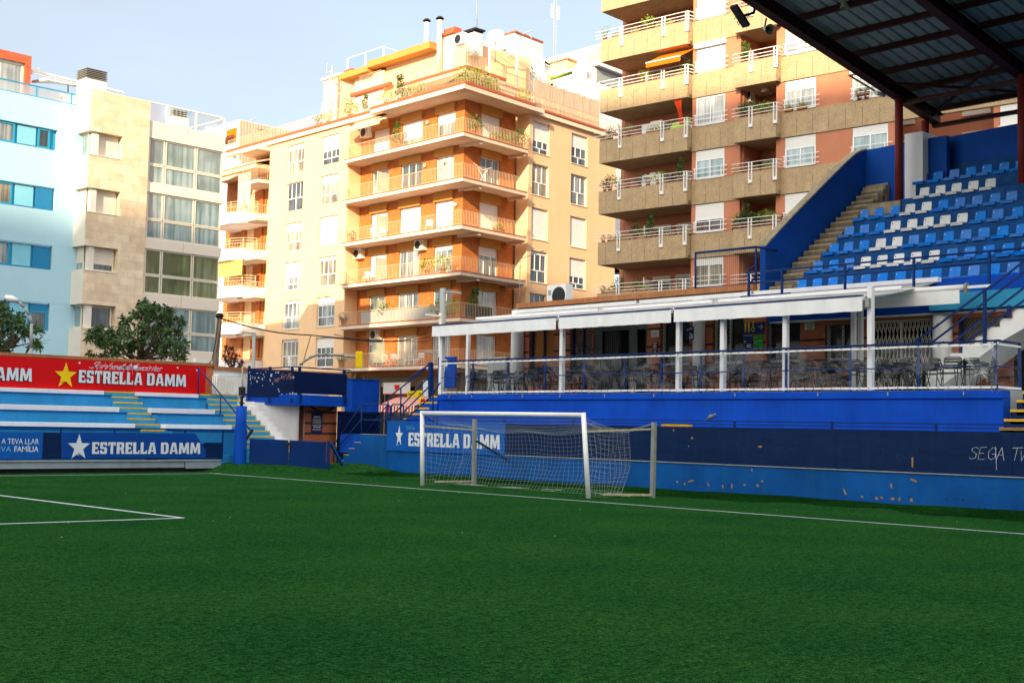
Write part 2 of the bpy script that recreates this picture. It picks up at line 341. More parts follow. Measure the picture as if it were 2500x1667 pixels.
mr = n.nodes.new('ShaderNodeMapRange'); mr.inputs['From Min'].default_value = .5; mr.inputs['From Max'].default_value = .8; mr.inputs['To Min'].default_value = .0; mr.inputs['To Max'].default_value = .12; n.links.new(N.outputs['Fac'], mr.inputs['Value'])
m1 = n.nodes.new('ShaderNodeMixShader'); m2 = n.nodes.new('ShaderNodeMixShader'); m2.inputs[0].default_value = .03
n.links.new(mr.outputs['Result'], m1.inputs[0]); n.links.new(tr.outputs[0], m1.inputs[1]); n.links.new(df.outputs[0], m1.inputs[2])
n.links.new(m1.outputs[0], m2.inputs[1]); n.links.new(gl.outputs[0], m2.inputs[2]); n.links.new(m2.outputs[0], o.inputs['Surface'])
# clear glass for roof parapets
m = bpy.data.materials.new('clear_glass'); m.use_nodes = True; n = m.node_tree; n.nodes.remove(n.nodes['Principled BSDF']); MATS['clear_glass'] = m
o = n.nodes['Material Output']; tr = n.nodes.new('ShaderNodeBsdfTransparent'); tr.inputs[0].default_value = (.90, .95, .95, 1); gl = n.nodes.new('ShaderNodeBsdfGlossy'); gl.inputs['Roughness'].default_value = .05
m1 = n.nodes.new('ShaderNodeMixShader'); m1.inputs[0].default_value = .12; n.links.new(tr.outputs[0], m1.inputs[1]); n.links.new(gl.outputs[0], m1.inputs[2]); n.links.new(m1.outputs[0], o.inputs['Surface'])
m = m.copy(); m.name = 'haze_glass'; MATS['haze_glass'] = m; m.node_tree.nodes['Mix Shader'].inputs[0].default_value = .45
for nn in m.node_tree.nodes:
    if nn.type == 'BSDF_GLOSSY': nn.inputs['Roughness'].default_value = .5
# turf
m = bpy.data.materials.new('turf'); m.use_nodes = True; n = m.node_tree; P = n.nodes['Principled BSDF']; MATS['turf'] = m; l = n.links.new
P.inputs['Roughness'].default_value = .75; P.inputs['Specular IOR Level'].default_value = .0
g = n.nodes.new('ShaderNodeNewGeometry')
def noise(sc, det=3, st=None):
    q = n.nodes.new('ShaderNodeTexNoise'); q.inputs['Scale'].default_value = sc; q.inputs['Detail'].default_value = det
    if st:
        mp = n.nodes.new('ShaderNodeMapping'); mp.inputs['Scale'].default_value = st; mp.inputs['Rotation'].default_value = (0, 0, R_(-43)); l(g.outputs['Position'], mp.inputs['Vector']); l(mp.outputs['Vector'], q.inputs['Vector'])
    else: l(g.outputs['Position'], q.inputs['Vector'])
    return q.outputs['Fac']
def ramp(f, a, b, ca, cb):
    q = n.nodes.new('ShaderNodeValToRGB'); q.color_ramp.elements[0].position = a; q.color_ramp.elements[1].position = b
    q.color_ramp.elements[0].color = (*ca, 1); q.color_ramp.elements[1].color = (*cb, 1); l(f, q.inputs['Fac']); return q.outputs['Color']
def mul(a, b):
    q = n.nodes.new('ShaderNodeMix'); q.data_type = 'RGBA'; q.blend_type = 'MULTIPLY'; q.inputs['Factor'].default_value = 1; l(a, q.inputs['A']); l(b, q.inputs['B']); return q.outputs['Result']
c = ramp(noise(.45, 4), .3, .7, (.013, .075, .022), (.023, .100, .025))
c = mul(c, ramp(noise(8, 5), .3, .72, (.66, .68, .72), (1.32, 1.28, 1.15)))
c = mul(c, ramp(noise(24, 6), .36, .66, (.50, .54, .56), (1.5, 1.42, 1.3)))
c = mul(c, ramp(noise(80, 5), .36, .66, (.25, .3, .32), (1.8, 1.7, 1.5)))
c = mul(c, ramp(noise(3.0, 3, (1.0, 7.0, 1.0)), .3, .7, (.88, .88, .88), (1.1, 1.1, 1.1)))
l(c, P.inputs['Base Color'])
B = n.nodes.new('ShaderNodeBump'); B.inputs['Strength'].default_value = .9; B.inputs['Distance'].default_value = .03; l(noise(110, 4), B.inputs['Height']); l(B.outputs['Normal'], P.inputs['Normal'])
m = m.copy(); m.name = 'turf_moss'; MATS['turf_moss'] = m
for nn in m.node_tree.nodes:
    if nn.type == 'VALTORGB' and nn.color_ramp.elements[0].color[1] < .1:
        nn.color_ramp.elements[0].color = (.004, .026, .007, 1); nn.color_ramp.elements[1].color = (.010, .058, .012, 1)
# ================================================================== GROUND
def sm(t): t = min(max(t, 0.0), 1.0); return t*t*(3-2*t)
def th(x, y):
    h = .27*sm((y+.35*(x-21.9)-35.0)/1.2)*sm((x-20.6)/1.1)*sm((27.2-x)/2.0)
    e = sm((x-23.7)/2.2)*sm((36.5-y)/2.0)
    h += e*(.05+.012*math.sin(y*1.1)+.006*math.sin(y*3.1+x))
    return h
def strip_mesh(name, xs, ys, hf, m, **kw):
    mb = MB(); nx = len(xs); pts = [(x, y, hf(x, y)) for y in ys for x in xs]
    mb.add(pts, [(j*nx+i, j*nx+i+1, (j+1)*nx+i+1, (j+1)*nx+i) for j in range(len(ys)-1) for i in range(nx-1)], True)
    o = mb.build(name, m, None, **kw); return o
mb = MB(); mb.poly([(-1500, -1500, -.06), (1500, -1500, -.06), (1500, 1500, -.06), (-1500, 1500, -.06)]); tag(mb.build('ground', M('asphalt')), kind='structure')
xs = [-70, -40, -20, -10, 0, 10, 16]+[18+.3*i for i in range(30)]; ys = [-20, -5, 2]+[4+.4*i for i in range(85)]
strip_mesh('pitch', xs, ys, th, M('turf'), kind='structure')
xs = [23.9+.2*i for i in range(13)]; ys = [4+.25*i for i in range(121)]
strip_mesh('pitch_edge', xs, ys, lambda x, y: th(x, y)+.006*(1+math.sin(y*9)*.3)-(.02 if x < 24.2+.35*math.sin(y*.9)+.2*math.sin(y*2.7) else 0), M('turf_moss'), kind='structure')
def line(name, a, b, w):
    a = oz(*a); b = oz(*b); d = (b-a)[:2]; d /= np.linalg.norm(d); nn = np.array([-d[1], d[0]])*w/2
    k = 40; pts = []
    for i in range(k+1):
        p = a[:2]+(b-a)[:2]*i/k; j = .004*math.sin(i*2.3)
        for s_ in (-1, 1): q = p+nn*s_+nn*j; pts.append((q[0], q[1], th(q[0], q[1])+.006))
    mb = MB(); mb.add(pts, [(2*i, 2*i+1, 2*i+3, 2*i+2) for i in range(k)])
    tag(mb.build(name, M('turf_line')), kind='structure')
line('goal_line', (512, 1155), (2720, 1320), .085)
line('touch_line', (-300, 1165), (540, 1155.5), .085)
line('penalty_line', (-420, 1157.5), (447, 1264.6), .105)
line('penalty_side_line', (447, 1264.6), (-600, 1299), .10)
# litter specks on the turf
mb = MB()
for i in range(34):
    px, py = random.uniform(20, 2450), random.uniform(1150, 1330); p = oz(px, py); a = random.uniform(0, 3); s_ = random.uniform(.004, .012)
    mb.box(p[0]-s_, p[0]+s_*random.random(), p[1]-s_*.4, p[1]+s_*.4, th(p[0], p[1])+.006, th(p[0], p[1])+.012)
tag(mb.build('turf_litter', M('poster_white')), label='tiny pale specks of litter scattered over the green turf', cat='litter', kind='stuff')
# unseen block added behind the camera, stepped to shade stadium and lower facades
mb = MB(); prof = [(-260, 70), (-120, 68), (-40, 67), (-13, 68), (-6.5, 68), (-5.8, 58), (2, 57), (2.5, 53), (9, 52), (9.5, 40), (13, 36), (14, 20), (40, 12), (90, 4)]
for (y0, h0), (y1, h1) in zip(prof[:-1], prof[1:]):
    mb.hexa([(-140, y0, -.1), (-62, y0, -.1), (-62, y1, -.1), (-140, y1, -.1)], [(-140, y0, h0), (-62, y0, h0-1), (-62, y1, h1-1), (-140, y1, h1)])
tag(mb.build('sun_blocker', M('concrete')), kind='structure')
# ================================================================== LETTERS
GL = {
 'E': (.56, [[(0, 0), (.56, 0), (.56, .30), (.46, .30), (.46, .17), (.24, .17), (.24, .42), (.46, .42), (.46, .58), (.24, .58), (.24, .83), (.46, .83), (.46, .70), (.56, .70), (.56, 1), (0, 1)]]),
 'S': (.56, [[(.06, 0), (.5, 0), (.56, .07), (.56, .50), (.48, .58), (.24, .58), (.22, .62), (.22, .83), (.36, .83), (.38, .70), (.56, .70), (.56, .93), (.5, 1), (.06, 1), (0, .93), (0, .50), (.07, .42), (.32, .42), (.34, .38), (.34, .17), (.20, .17), (.18, .30), (0, .30), (0, .07)]]),
 'T': (.62, [[(.2, 0), (.42, 0), (.42, .83), (.5, .83), (.52, .70), (.62, .70), (.62, 1), (0, 1), (0, .70), (.1, .70), (.12, .83), (.2, .83)]]),
 'R': (.64, [[(0, 0), (.24, 0), (.24, .83), (.24, 1), (0, 1)], [(.24, .83), (.36, .83), (.38, .78), (.38, .60), (.35, .55), (.24, .55), (.24, .40), (.33, .40), (.41, 0), (.66, 0), (.55, .44), (.61, .52), (.61, .90), (.52, 1), (.24, 1)]]),
 'L': (.54, [[(0, 0), (.54, 0), (.54, .32), (.44, .32), (.42, .17), (.24, .17), (.24, 1), (0, 1)]]),
 'A': (.72, [[(0, 0), (.21, 0), (.24, .2), (.268, .34), (.36, .80), (.36, 1), (.20, 1)], [(.72, 0), (.52, 1), (.36, 1), (.36, .80), (.452, .34), (.48, .2), (.51, 0)], [(.24, .2), (.48, .2), (.452, .34), (.268, .34)]]),
 'D': (.68, [[(0, 0), (.24, 0), (.24, 1), (0, 1)], [(.24, 0), (.52, 0), (.66, .16), (.66, .84), (.52, 1), (.24, 1), (.24, .83), (.38, .83), (.42, .77), (.42, .23), (.38, .17), (.24, .17)]]),
 'M': (.92, [[(0, 0), (.22, 0), (.24, .58), (.38, .08), (.54, .08), (.68, .58), (.70, 0), (.92, 0), (.87, 1), (.63, 1), (.46, .46), (.29, 1), (.05, 1)]]),
 ' ': (.22, [])}
def lettering(txt, mb, fr, s0, z0, W_, H_, o, flip=1):
    tot = sum(GL[c][0]+.09 for c in txt)-.09; k = W_/tot; x = 0
    for c in txt:
        w, ps = GL[c]
        for p in ps:
            mb.prism([fr.w(s0+flip*(x+a)*k, o, z0+b*H_) for a, b in p], fr.n*.006)
        x += w+.09
def star(mb, fr, s, z, r, o, ry=None, notch=True):
    ry = ry or r; pts = []
    for i in range(10):
        a = math.pi/2+i*math.pi/5; k = 1 if i % 2 == 0 else .40
        pts.append(fr.w(s+math.cos(a)*r*k, o, z+math.sin(a)*ry*k))
    mb.prism(pts, fr.n*.006)
STK = {  # single-stroke hand lettering
 'S': [[(3, 5), (2, 6), (.6, 5.4), (.6, 4), (2.6, 2.6), (2.4, .8), (.8, 0), (0, .8)]], 'k': [[(0, 6), (0, 0)], [(2.2, 3.4), (0, 1.6), (2.4, 0)]], 'i': [[(.5, 3.4), (.5, 0)], [(.5, 4.6), (.6, 5)]],
 'n': [[(0, 3.4), (0, 0)], [(0, 2.4), (1.2, 3.4), (2, 2.6), (2, 0)]], 'h': [[(0, 6), (0, 0)], [(0, 2.4), (1.2, 3.4), (2, 2.6), (2, 0)]], 'e': [[(0, 1.8), (2, 2), (1.6, 3.3), (.4, 3.2), (0, 1), (1, 0), (2.2, .6)]],
 'a': [[(2, 3.2), (.6, 3.2), (0, 1.6), (.7, 0), (1.9, 1), (2, 3.2), (2.2, 0)]], 'd': [[(2, 3), (.6, 3.2), (0, 1.6), (.7, 0), (2, 1)], [(2.2, 6), (2.1, 0)]], 's': [[(2, 3), (1, 3.5), (.3, 2.6), (1.8, 1.2), (1.2, 0), (0, .5)]],
 'A': [[(0, 0), (1.4, 6), (3, 0)], [(.4, 2.4), (2.6, 2.6)]], 't': [[(1, 5.4), (1, .4), (2, 0)], [(0, 3.6), (2.2, 3.8)]], 'f': [[(2.2, 5.6), (1.2, 6), (.9, 0)], [(0, 3.4), (2, 3.6)]], 'x': [[(0, 0), (2, 3.4)], [(0, 3.4), (2, 0)]], 'c': [[(2, 3), (.6, 3.2), (0, 1.6), (.8, 0), (2, .5)]],
 'G': [[(3, 5), (1.6, 6), (.2, 4), (.4, 1), (1.8, 0), (3, 1.4), (3, 2.8), (1.6, 2.8)]], 'E': [[(2.6, 6), (.2, 5.6), (0, 0), (2.6, .3)], [(0, 3), (2, 3.2)]], 'T': [[(0, 5.8), (4, 6.2)], [(2, 6), (1.7, 0)]], 'W': [[(0, 5), (.8, 0), (1.8, 4), (2.8, 0), (3.8, 5)]], ' ': []}
def scrawl(txt, mb, fr, s0, z0, h, o, wd=.012, flip=1, slant=.25, sx=1.0, adv=3.0):
    x = 0; k = h/6
    for c in txt:
        for ln in STK[c]:
            p = [(s0+flip*(x+a+b*slant)*k*sx, z0+b*k+random.uniform(-.1, .1)*k) for a, b in ln]
            for (a, b), (c_, d) in zip(p[:-1], p[1:]):
                dd = math.hypot(c_-a, d-b) or 1; u, v = (c_-a)/dd, (d-b)/dd; w2 = wd/2*random.uniform(.6, 1.2); mb.prism([fr.w(a-v*w2, o, b+u*w2), fr.w(c_-v*w2, o, d+u*w2), fr.w(c_+v*w2, o, d-u*w2), fr.w(a+v*w2, o, b-u*w2)], fr.n*.002)
        x += adv if c not in 'i ' else adv*.5
# ================================================================== RIGHT STAND, LOWER WALLS
XW = 26.30; LW = Fr((XW, 0), 90)    # outward = -X
def yw(px, py=1100): return LW.q(px, py)[0]
wall = thing('perimeter_wall', 'long bright blue concrete wall behind the goal, with stepped left end', 'wall', (XW+.6, 22, 0))
mb = MB(); yl = yw(880, 1066); yL = yw(945, 1096); mb.box(XW, XW+.25, 2.0, yL, -.05, .755)
mb.box(XW+.001, XW+.25, yL, yl, -.05, 1.26)                 # raised block under the landing
st = [(880, 865.5, 1080, 1095), (866, 852, 1095, 1110), (852, 838.5, 1110, 1124), (838.5, 825.5, 1124, 1138), (825.5, 812.5, 1138, 1150)]
mb2 = MB()
for a, b, t, u in st:
    ya, yb = yw(a, t), yw(b, t); zt = LW.q((a+b)/2, t)[1]
    mb.box(XW+.001, XW+1.5, ya, yb, -.05, zt); mb2.box(XW-.01, XW+1.5, ya+.002, yb-.002, zt, zt+.014)
mb.build('wall_body', M('mid_blue'), wall, bevel=.008); mb2.build('step_nosing', M('yellow_line'), wall, label='worn yellow edges on the small blue steps')
mb = MB(); mb.box(XW-.03, XW+.02, 2.0, yL, .755, .775); mb.box(XW-.01, XW+.3, yL, yl, 1.26, 1.275); mb.build('ledge', M('concrete_grey'), wall)
# adhesive tape scraps and drill holes on the wall
TP = [(1654, 1176, 8, 5), (1672, 1181, 5, 9), (1687, 1174, 22, 5), (1729, 1182, 4, 14), (1765, 1187, 4, 10), (1787, 1186, 5, 14), (1818, 1183, 7, 6), (1836, 1147, 5, 9), (1861, 1174, 7, 5), (1850, 1185, 10, 6), (2063, 1200, 5, 18), (2105, 1212, 7, 6), (2140, 1216, 8, 9), (2153, 1214, 7, 6), (2176, 1185, 5, 14), (2179, 1217, 11, 8), (2196, 1218, 5, 11), (2231, 1172, 20, 5), (2225, 1220, 8, 10)]
mb = MB()
for px, py, w, h in TP:
    s_, z_ = LW.q(px, py); a = w*.0085/2; b = h*.0085/2; an = random.uniform(-.5, .5); mb.prism([LW.w(s_+x_*a*math.cos(an)-y_*b*math.sin(an), .002, z_+x_*a*math.sin(an)+y_*b*math.cos(an)) for x_, y_ in ((-1, -1), (random.uniform(.6, 1), -.9), (1, random.uniform(.5, 1)), (-.8, 1))], LW.n*.004)
mb.build('tape_scraps', M('tape'), wall)
mb = MB()
for i in range(44):
    px = random.uniform(905, 2480); py = 1108+(px-900)*.062+random.choice((22, 40, 45)); s_, z_ = LW.q(px, py); r = random.uniform(.008, .016); mb.fb(LW, s_-r, s_+r, .001, .003, z_-r, z_+r)
mb.build('bolt_holes', M('dark_void'), wall)
# navy hoarding above the wall
zb0, zb1 = .775, 1.715
yA, yB = yw(947, 1060), yw(1235, 1060)
hd = thing('hoarding', 'long dark navy hoarding with faint ghost lettering above the bright blue wall', 'hoarding', (XW, 13, zb0))
mb = MB()
bp = [yB-.005, 16.9, 12.6, 8.4, 2.0]
for a, b in zip(bp[:-1], bp[1:]): mb.box(XW-.02, XW+.03, b+.006, a, zb0, zb1)
mb.build('board_panels', M('navy_board'), hd)
mat('ghost_letter', (.002, .022, .088), .5, .3, 6, fine=.4)
for w_, px_, z_ in (('San', 1797, 1.10), ('Miguel', 1868, 1.10), ('San', 2085, 1.10), ('Miguel', 2155, 1.08), ('Miguel', 1620, 1.12)): mb = MB(); text_mesh(w_, mb, LW, yw(px_, 1100), z_, .25, .022, bold=0, flip=-1); mb.build('ghost_lettering', M('ghost_letter'), hd)
mb = MB(); s_, z_ = LW.q(2367, 1118); scrawl('SEGA TW', mb, LW, s_, z_-.02, .27, .026, .0075, -1, .15, 1.3, 3.5)
s2, z2 = LW.q(2432, 1090); mb.bar(LW.w(s2, .026, z2), LW.w(s2-.02, .026, z2-.5), .003, .008); mb.build('graffiti', M('scribble'), hd)
mb = MB()
for px, py, w, h in ((1646, 1050, 5, 7), (1691, 1069, 8, 6), (1857, 1090, 14, 5), (2229, 1128, 5, 28), (1683, 1089, 3, 5)):
    s_, z_ = LW.q(px, py); mb.fb(LW, s_-w*.004, s_+w*.004, .023, .027, z_-h*.004, z_+h*.004)
mb.build('tape_scraps', M('tape'), hd)
hr = thing('handrail', 'navy handrail running along the top of the dark hoarding', 'handrail', (XW, 13, zb1))
mb = MB(); mb.box(XW-.02, XW+.02, 2.0, yA+.2, 1.855, 1.885); mb.box(XW-.01, XW+.02, 7.9, yA, 1.775, 1.80); mb.build('rail', M('rail_blue'), hr)
for px in (1057, 1230, 1400, 1793, 2031, 2285): y = yw(px, 1035); MB().box(XW-.012, XW+.02, y-.025, y+.025, 1.60, 1.856).build('post', M('rail_blue'), hr)
def banner(name, label, fr, s0, s1, z0, z1, m, o=.04, flip=1):
    t = thing(name, label, 'banner', fr.w((s0+s1)/2, 0, z0)); mb = MB(); mb.fb(fr, min(s0, s1), max(s0, s1), o-.03, o, z0, z1); mb.build('panel', M(m), t); return t
bn = banner('sponsor_banner', 'mid blue sponsor banner with white star and lettering on the wall behind the goal', LW, yA, yB, .745, 1.735, 'banner_mid')
mb = MB(); s_, z_ = LW.q(977, 1063); star(mb, LW, s_, z_-.02, .205, .042, .36); mb.build('star', M('letter_white'), bn)
mb = MB(); s0, _ = LW.q(1000, 1075); s1, _ = LW.q(1223, 1075); lettering('ESTRELLA DAMM', mb, LW, s0, .925, s0-s1, .44, .042, -1); mb.build('lettering', M('letter_white'), bn)
mb = MB(); s_, z_ = LW.q(970, 1087); text_mesh('1876', mb, LW, s_, z_, .045, .043, .02, -1); mb.build('year_lettering', M('letter_white'), bn)
mb = MB(); s_, z_ = LW.q(993, 1048); scrawl('SthEnx', mb, LW, s_, z_, .13, .043, .006, -1, .2, 1.3); mb.build('graffiti', M('cyan_panel'), bn)
# upper blue terrace wall
XB = 28.40; XC_ = 32.4; BW = Fr((XB, 0), 90)
yT = BW.q(1070, 990)[0]; yR = BW.q(2450, 990)[0]
tw = thing('terrace_wall', 'vivid blue retaining wall under the cafe terrace with a raised top lip', 'wall', (XB, 22, 0))
mb = MB(); mb.box(XB, XB+.34, yR, yT, .9, 2.50); mb.box(XB-.05, XB+.35, yR-.0, yT, 2.50, 2.69); mb.build('wall_body', M('blue_wall'), tw, bevel=.01)
MB().box(XB+.351, XC_-.01, yR, yT, .9, 2.71).build('terrace_floor', M('concrete_grey'), tw)
mb = MB(); mb.box(XW+.25, XB-.01, 2.0, yT+3.2, .6, 1.25); mb.build('walkway', M('blue_wall'), tw)
mb = MB(); mb.box(XB-.3, XB+3, 2.0, yR-.001, .9, 1.69); mb.build('end_wall', M('navy'), tw)
mb = MB()
for px in (1100, 1155, 1279, 1371, 1480, 1600, 1798, 2000, 2171, 2356): y = BW.q(px, 967)[0]; mb.box(XB-.075, XB-.048, y-.015, y+.015, 2.57, 2.66)
mb.build('hook', M('galv'), tw)
# yellow-edged steps at the right end and behind the goal's right rear post
sp = thing('stair', 'blue steps with yellow nosings at the far right end of the terrace', 'stair', (XB, 9, 1.2))
mb = MB(); mb2 = MB()
for i, (px, py) in enumerate(((2440, 1048), (2452, 1027), (2467, 1004), (2482, 981), (2497, 960))):
    Y0, z = Fr((XB-.35+.0*i, 0), 90).q(px, py); mb.box(XB-.35, XB+1.5, 2, Y0, z-.30, z-.0); mb2.box(XB-.37, XB-.348, 2, Y0, z-.012, z+.045)
mb.build('tread', M('navy'), sp); mb2.build('nosing', M('yellow_line'), sp)
mb = MB(); s0 = LW.q(1597, 1034)[0]; s1 = LW.q(1666, 1034)[0]; mb.box(XW+.3, XW+.42, s1, s0, 1.70, 1.775)
ye = mb.build('step_edge', M('yellow_line'), None, label='short yellow step edge showing above the hoarding right of the goal', cat='step edge')
# pigeon on the handrail
p = LW.w(LW.q(1735, 1022)[0], 0, 1.885)
pg = thing('pigeon', 'grey pigeon perched on the navy handrail above the hoarding', 'pigeon', p)
mb = MB(); ax = np.array([0, -1, .45]); mb.lathe([(0, -.13), (.02, -.11), (.045, -.05), (.062, .0), (.055, .05), (.035, .09), (.026, .12), (.033, .145), (.028, .17), (0, .185)], p+[0, 0, .09], ax, 10)
mb.bar(p+[0, .10, .03], p+[0, .21, -.02], .05, .012); mb.tube(p+[0, -.165, .17], p+[0, -.20, .165], .006, 5, .001); mb.build('body', M('pigeon_grey'), pg)
[MB().tube(p+[dx, 0, .0], p+[dx, .0, .05], .005, 5).build('leg', M('red_paint'), pg) for dx in (-.02, .02)]
# ================================================================== GOAL
gl = oz(1031, 1185); gr = oz(1436.7, 1216); GF = Fr(gl[:2], math.degrees(math.atan2(gr[1]-gl[1], gr[0]-gl[0])))
tl = GF.q(1030.8, 1008); trr = GF.q(1424.6, 1013)
goal = thing('football_goal', 'white metal football goal with sagging net, its right post leaning', 'goal', (gl+gr)/2)
TL = GF.w(tl[0], 0, tl[1]); TR = GF.w(trr[0], 0, trr[1])
for a, b in ((gl, TL), (gr, TR)): MB().tube(a+[0, 0, -.02], b+(b-a)*.028, .058, 16).build('post', M('white_metal'), goal)
MB().tube(TL, TR, .055, 16).build('crossbar', M('white_metal'), goal)
XN = gl[0]+1.22
def netp(u, v, seed=0):   # u 0..1 left->right, v: 0 front bar .. 1 back top .. 2.9 ground
    F = TL*(1-u)+TR*u+np.array([.06, 0, -.04])
    yb = (gl[1]-.15)*(1-u)+(gr[1]-.05)*u
    Bk = np.array([XN-.12*math.sin(u*math.pi), yb, 1.66-.20*math.sin(u*math.pi)**.7+.03*math.sin(u*17)])
    if v <= 1: p = F*(1-v)+Bk*v; p[2] -= .10*math.sin(v*math.pi)
    else:
        w = (v-1)/1.9; p = Bk.copy(); p[2] = Bk[2]*(1-w)+.03; p[0] += -.25*w*w+.10*math.sin(w*3.0)+.04*math.sin(u*23+w*5)*w; p[1] += .03*math.sin(w*9+u*31)
    return p
mb = MB(); NU, NV = 46, 22
g = [[netp(i/NU, 2.9*j/NV) for i in range(NU+1)] for j in range(NV+1)]
for j in range(NV+1):
    for i in range(NU+1):
        if i < NU: mb.tube(g[j][i], g[j][i+1], .0019, 3, caps=False)
        if j < NV: mb.tube(g[j][i], g[j+1][i], .0019, 3, caps=False)
for u in (0, 1):   # side panels
    base = gl if u == 0 else gr; top = TL if u == 0 else TR
    ns, nh = 9, 15
    def sp_(i, j):
        a = i/ns; b = j/nh; t0 = netp(u, a); d0 = netp(u, 1+1.9*b); f0 = (top*(1-b)+base*b)
        p = f0*(1-a)+d0*a; tz = t0[2]*(1-b)+.03*b; p[2] = tz; p = p+np.array([0, .04*math.sin(a*9+b*7)*(1 if u else -1), 0.02*math.sin(b*20+a*6)]); return p
    q = [[sp_(i, j) for i in range(ns+1)] for j in range(nh+1)]
    for j in range(nh+1):
        for i in range(ns+1):
            if i < ns: mb.tube(q[j][i], q[j][i+1], .0024, 3, caps=False)
            if j < nh: mb.tube(q[j][i], q[j+1][i], .0024, 3, caps=False)
for k in range(26):   # bunched cord on the ground
    u = random.choice((random.uniform(.0, .12), random.uniform(.1, .45), random.uniform(.6, 1.0), random.uniform(.95, 1.05))); p = netp(min(u, 1), 2.9)
    pts = [p+[random.uniform(-.25, .25), random.uniform(-.3, .3), random.uniform(0, .06)] for _ in range(5)]; mb.path(pts, .005, 4)
mb.build('net', M('net'), goal)
def rear_post(name, lb, bx, by, tx, ty, X=None):
    b = oz(bx, by); t = thing(name, lb, 'post', b); fr = Fr(b[:2], 90); a = fr.q(tx, ty); MB().bar(b-[0, 0, .05], fr.w(a[0], 0, a[1]), .10, .10).build('steel_post', M('galv'), t, bevel=.006); return t, b, fr
t1, b1, f1 = rear_post('net_post', 'grey galvanised steel net post behind the left half of the goal', 1157, 1185, 1159, 1022)
t2, b2, f2 = rear_post('net_post', 'grey galvanised steel net post standing free to the right of the goal', 1593, 1214, 1597, 1031)
MB().bar(f1.w(f1.q(1159, 1049)[0], .0, f1.q(1159, 1049)[1]), GF.w(tl[0]+.05, 0, 1.60), .04, .045).build('net_bar', M('rust'), t1)
MB().bar(b1+[0, 0, .12], gl+[.1, -.4, .12], .04, .04).build('net_bar', M('rust'), t1)
q = f1.q(1165, 1077); MB().bar(f1.w(q[0], 0, q[1]), LW.w(LW.q(1237, 1122)[0], 0, LW.q(1237, 1122)[1]), .05, .05).build('brace', M('navy'), t1)
q = f2.q(1593, 1047); MB().bar(f2.w(q[0], 0, q[1]), TR+[.06, 0, -.39], .035, .04).build('net_bar', M('rust'), t2)
MB().bar(b2+[0, 0, .06], gr+[.5, .0, .08], .045, .05).build('net_bar', M('rust'), t2)
q = f2.q(1594, 1033); A = f2.w(q[0], 0, q[1]); Bp = TR+[.03, 0, -.15]; mb = MB()
mb.path([A*(1-k/10)+Bp*k/10+np.array([0, 0, -.18*math.sin(math.pi*k/10)]) for k in range(11)], .006, 4); mb.path([A*(1-k/10)+Bp*k/10+np.array([0, 0, -.24*math.sin(math.pi*k/10)]) for k in range(11)], .006, 4); mb.build('net_rope', M('net'), t2)

m = MATS['white_paint'].copy(); m.name = 'awning_cloth'; MATS['awning_cloth'] = m; n = m.node_tree
tl_ = n.nodes.new('ShaderNodeBsdfTranslucent'); tl_.inputs['Color'].default_value = (.75, .76, .76, 1); mxs = n.nodes.new('ShaderNodeMixShader'); mxs.inputs[0].default_value = .42
n.links.new(n.nodes['Principled BSDF'].outputs[0], mxs.inputs[1]); n.links.new(tl_.outputs[0], mxs.inputs[2]); n.links.new(mxs.outputs[0], n.nodes['Material Output'].inputs['Surface'])

for k_ in ('seat_blue', 'seat_white'):
    n = MATS[k_].node_tree; P = n.nodes['Principled BSDF']; src = P.inputs['Base Color'].links[0].from_socket; oi = n.nodes.new('ShaderNodeObjectInfo'); hs = n.nodes.new('ShaderNodeHueSaturation'); m_ = n.nodes.new('ShaderNodeMapRange'); m_.inputs['To Min'].default_value = .90; m_.inputs['To Max'].default_value = 1.06
    n.links.new(oi.outputs['Random'], m_.inputs['Value']); n.links.new(m_.outputs['Result'], hs.inputs['Value']); n.links.new(m_.outputs['Result'], hs.inputs['Saturation']); n.links.new(src, hs.inputs['Color']); n.links.new(hs.outputs['Color'], P.inputs['Base Color'])
def ordn(n):
    if n < 20: return ORD[n]
    t = {2: 'twent', 3: 'thirt', 4: 'fort', 5: 'fift', 6: 'sixt', 7: 'sevent', 8: 'eight', 9: 'ninet'}[(n+1)//10]
    return t+'ieth' if (n+1) % 10 == 0 else t+'y-'+ORD[(n+1) % 10-1]
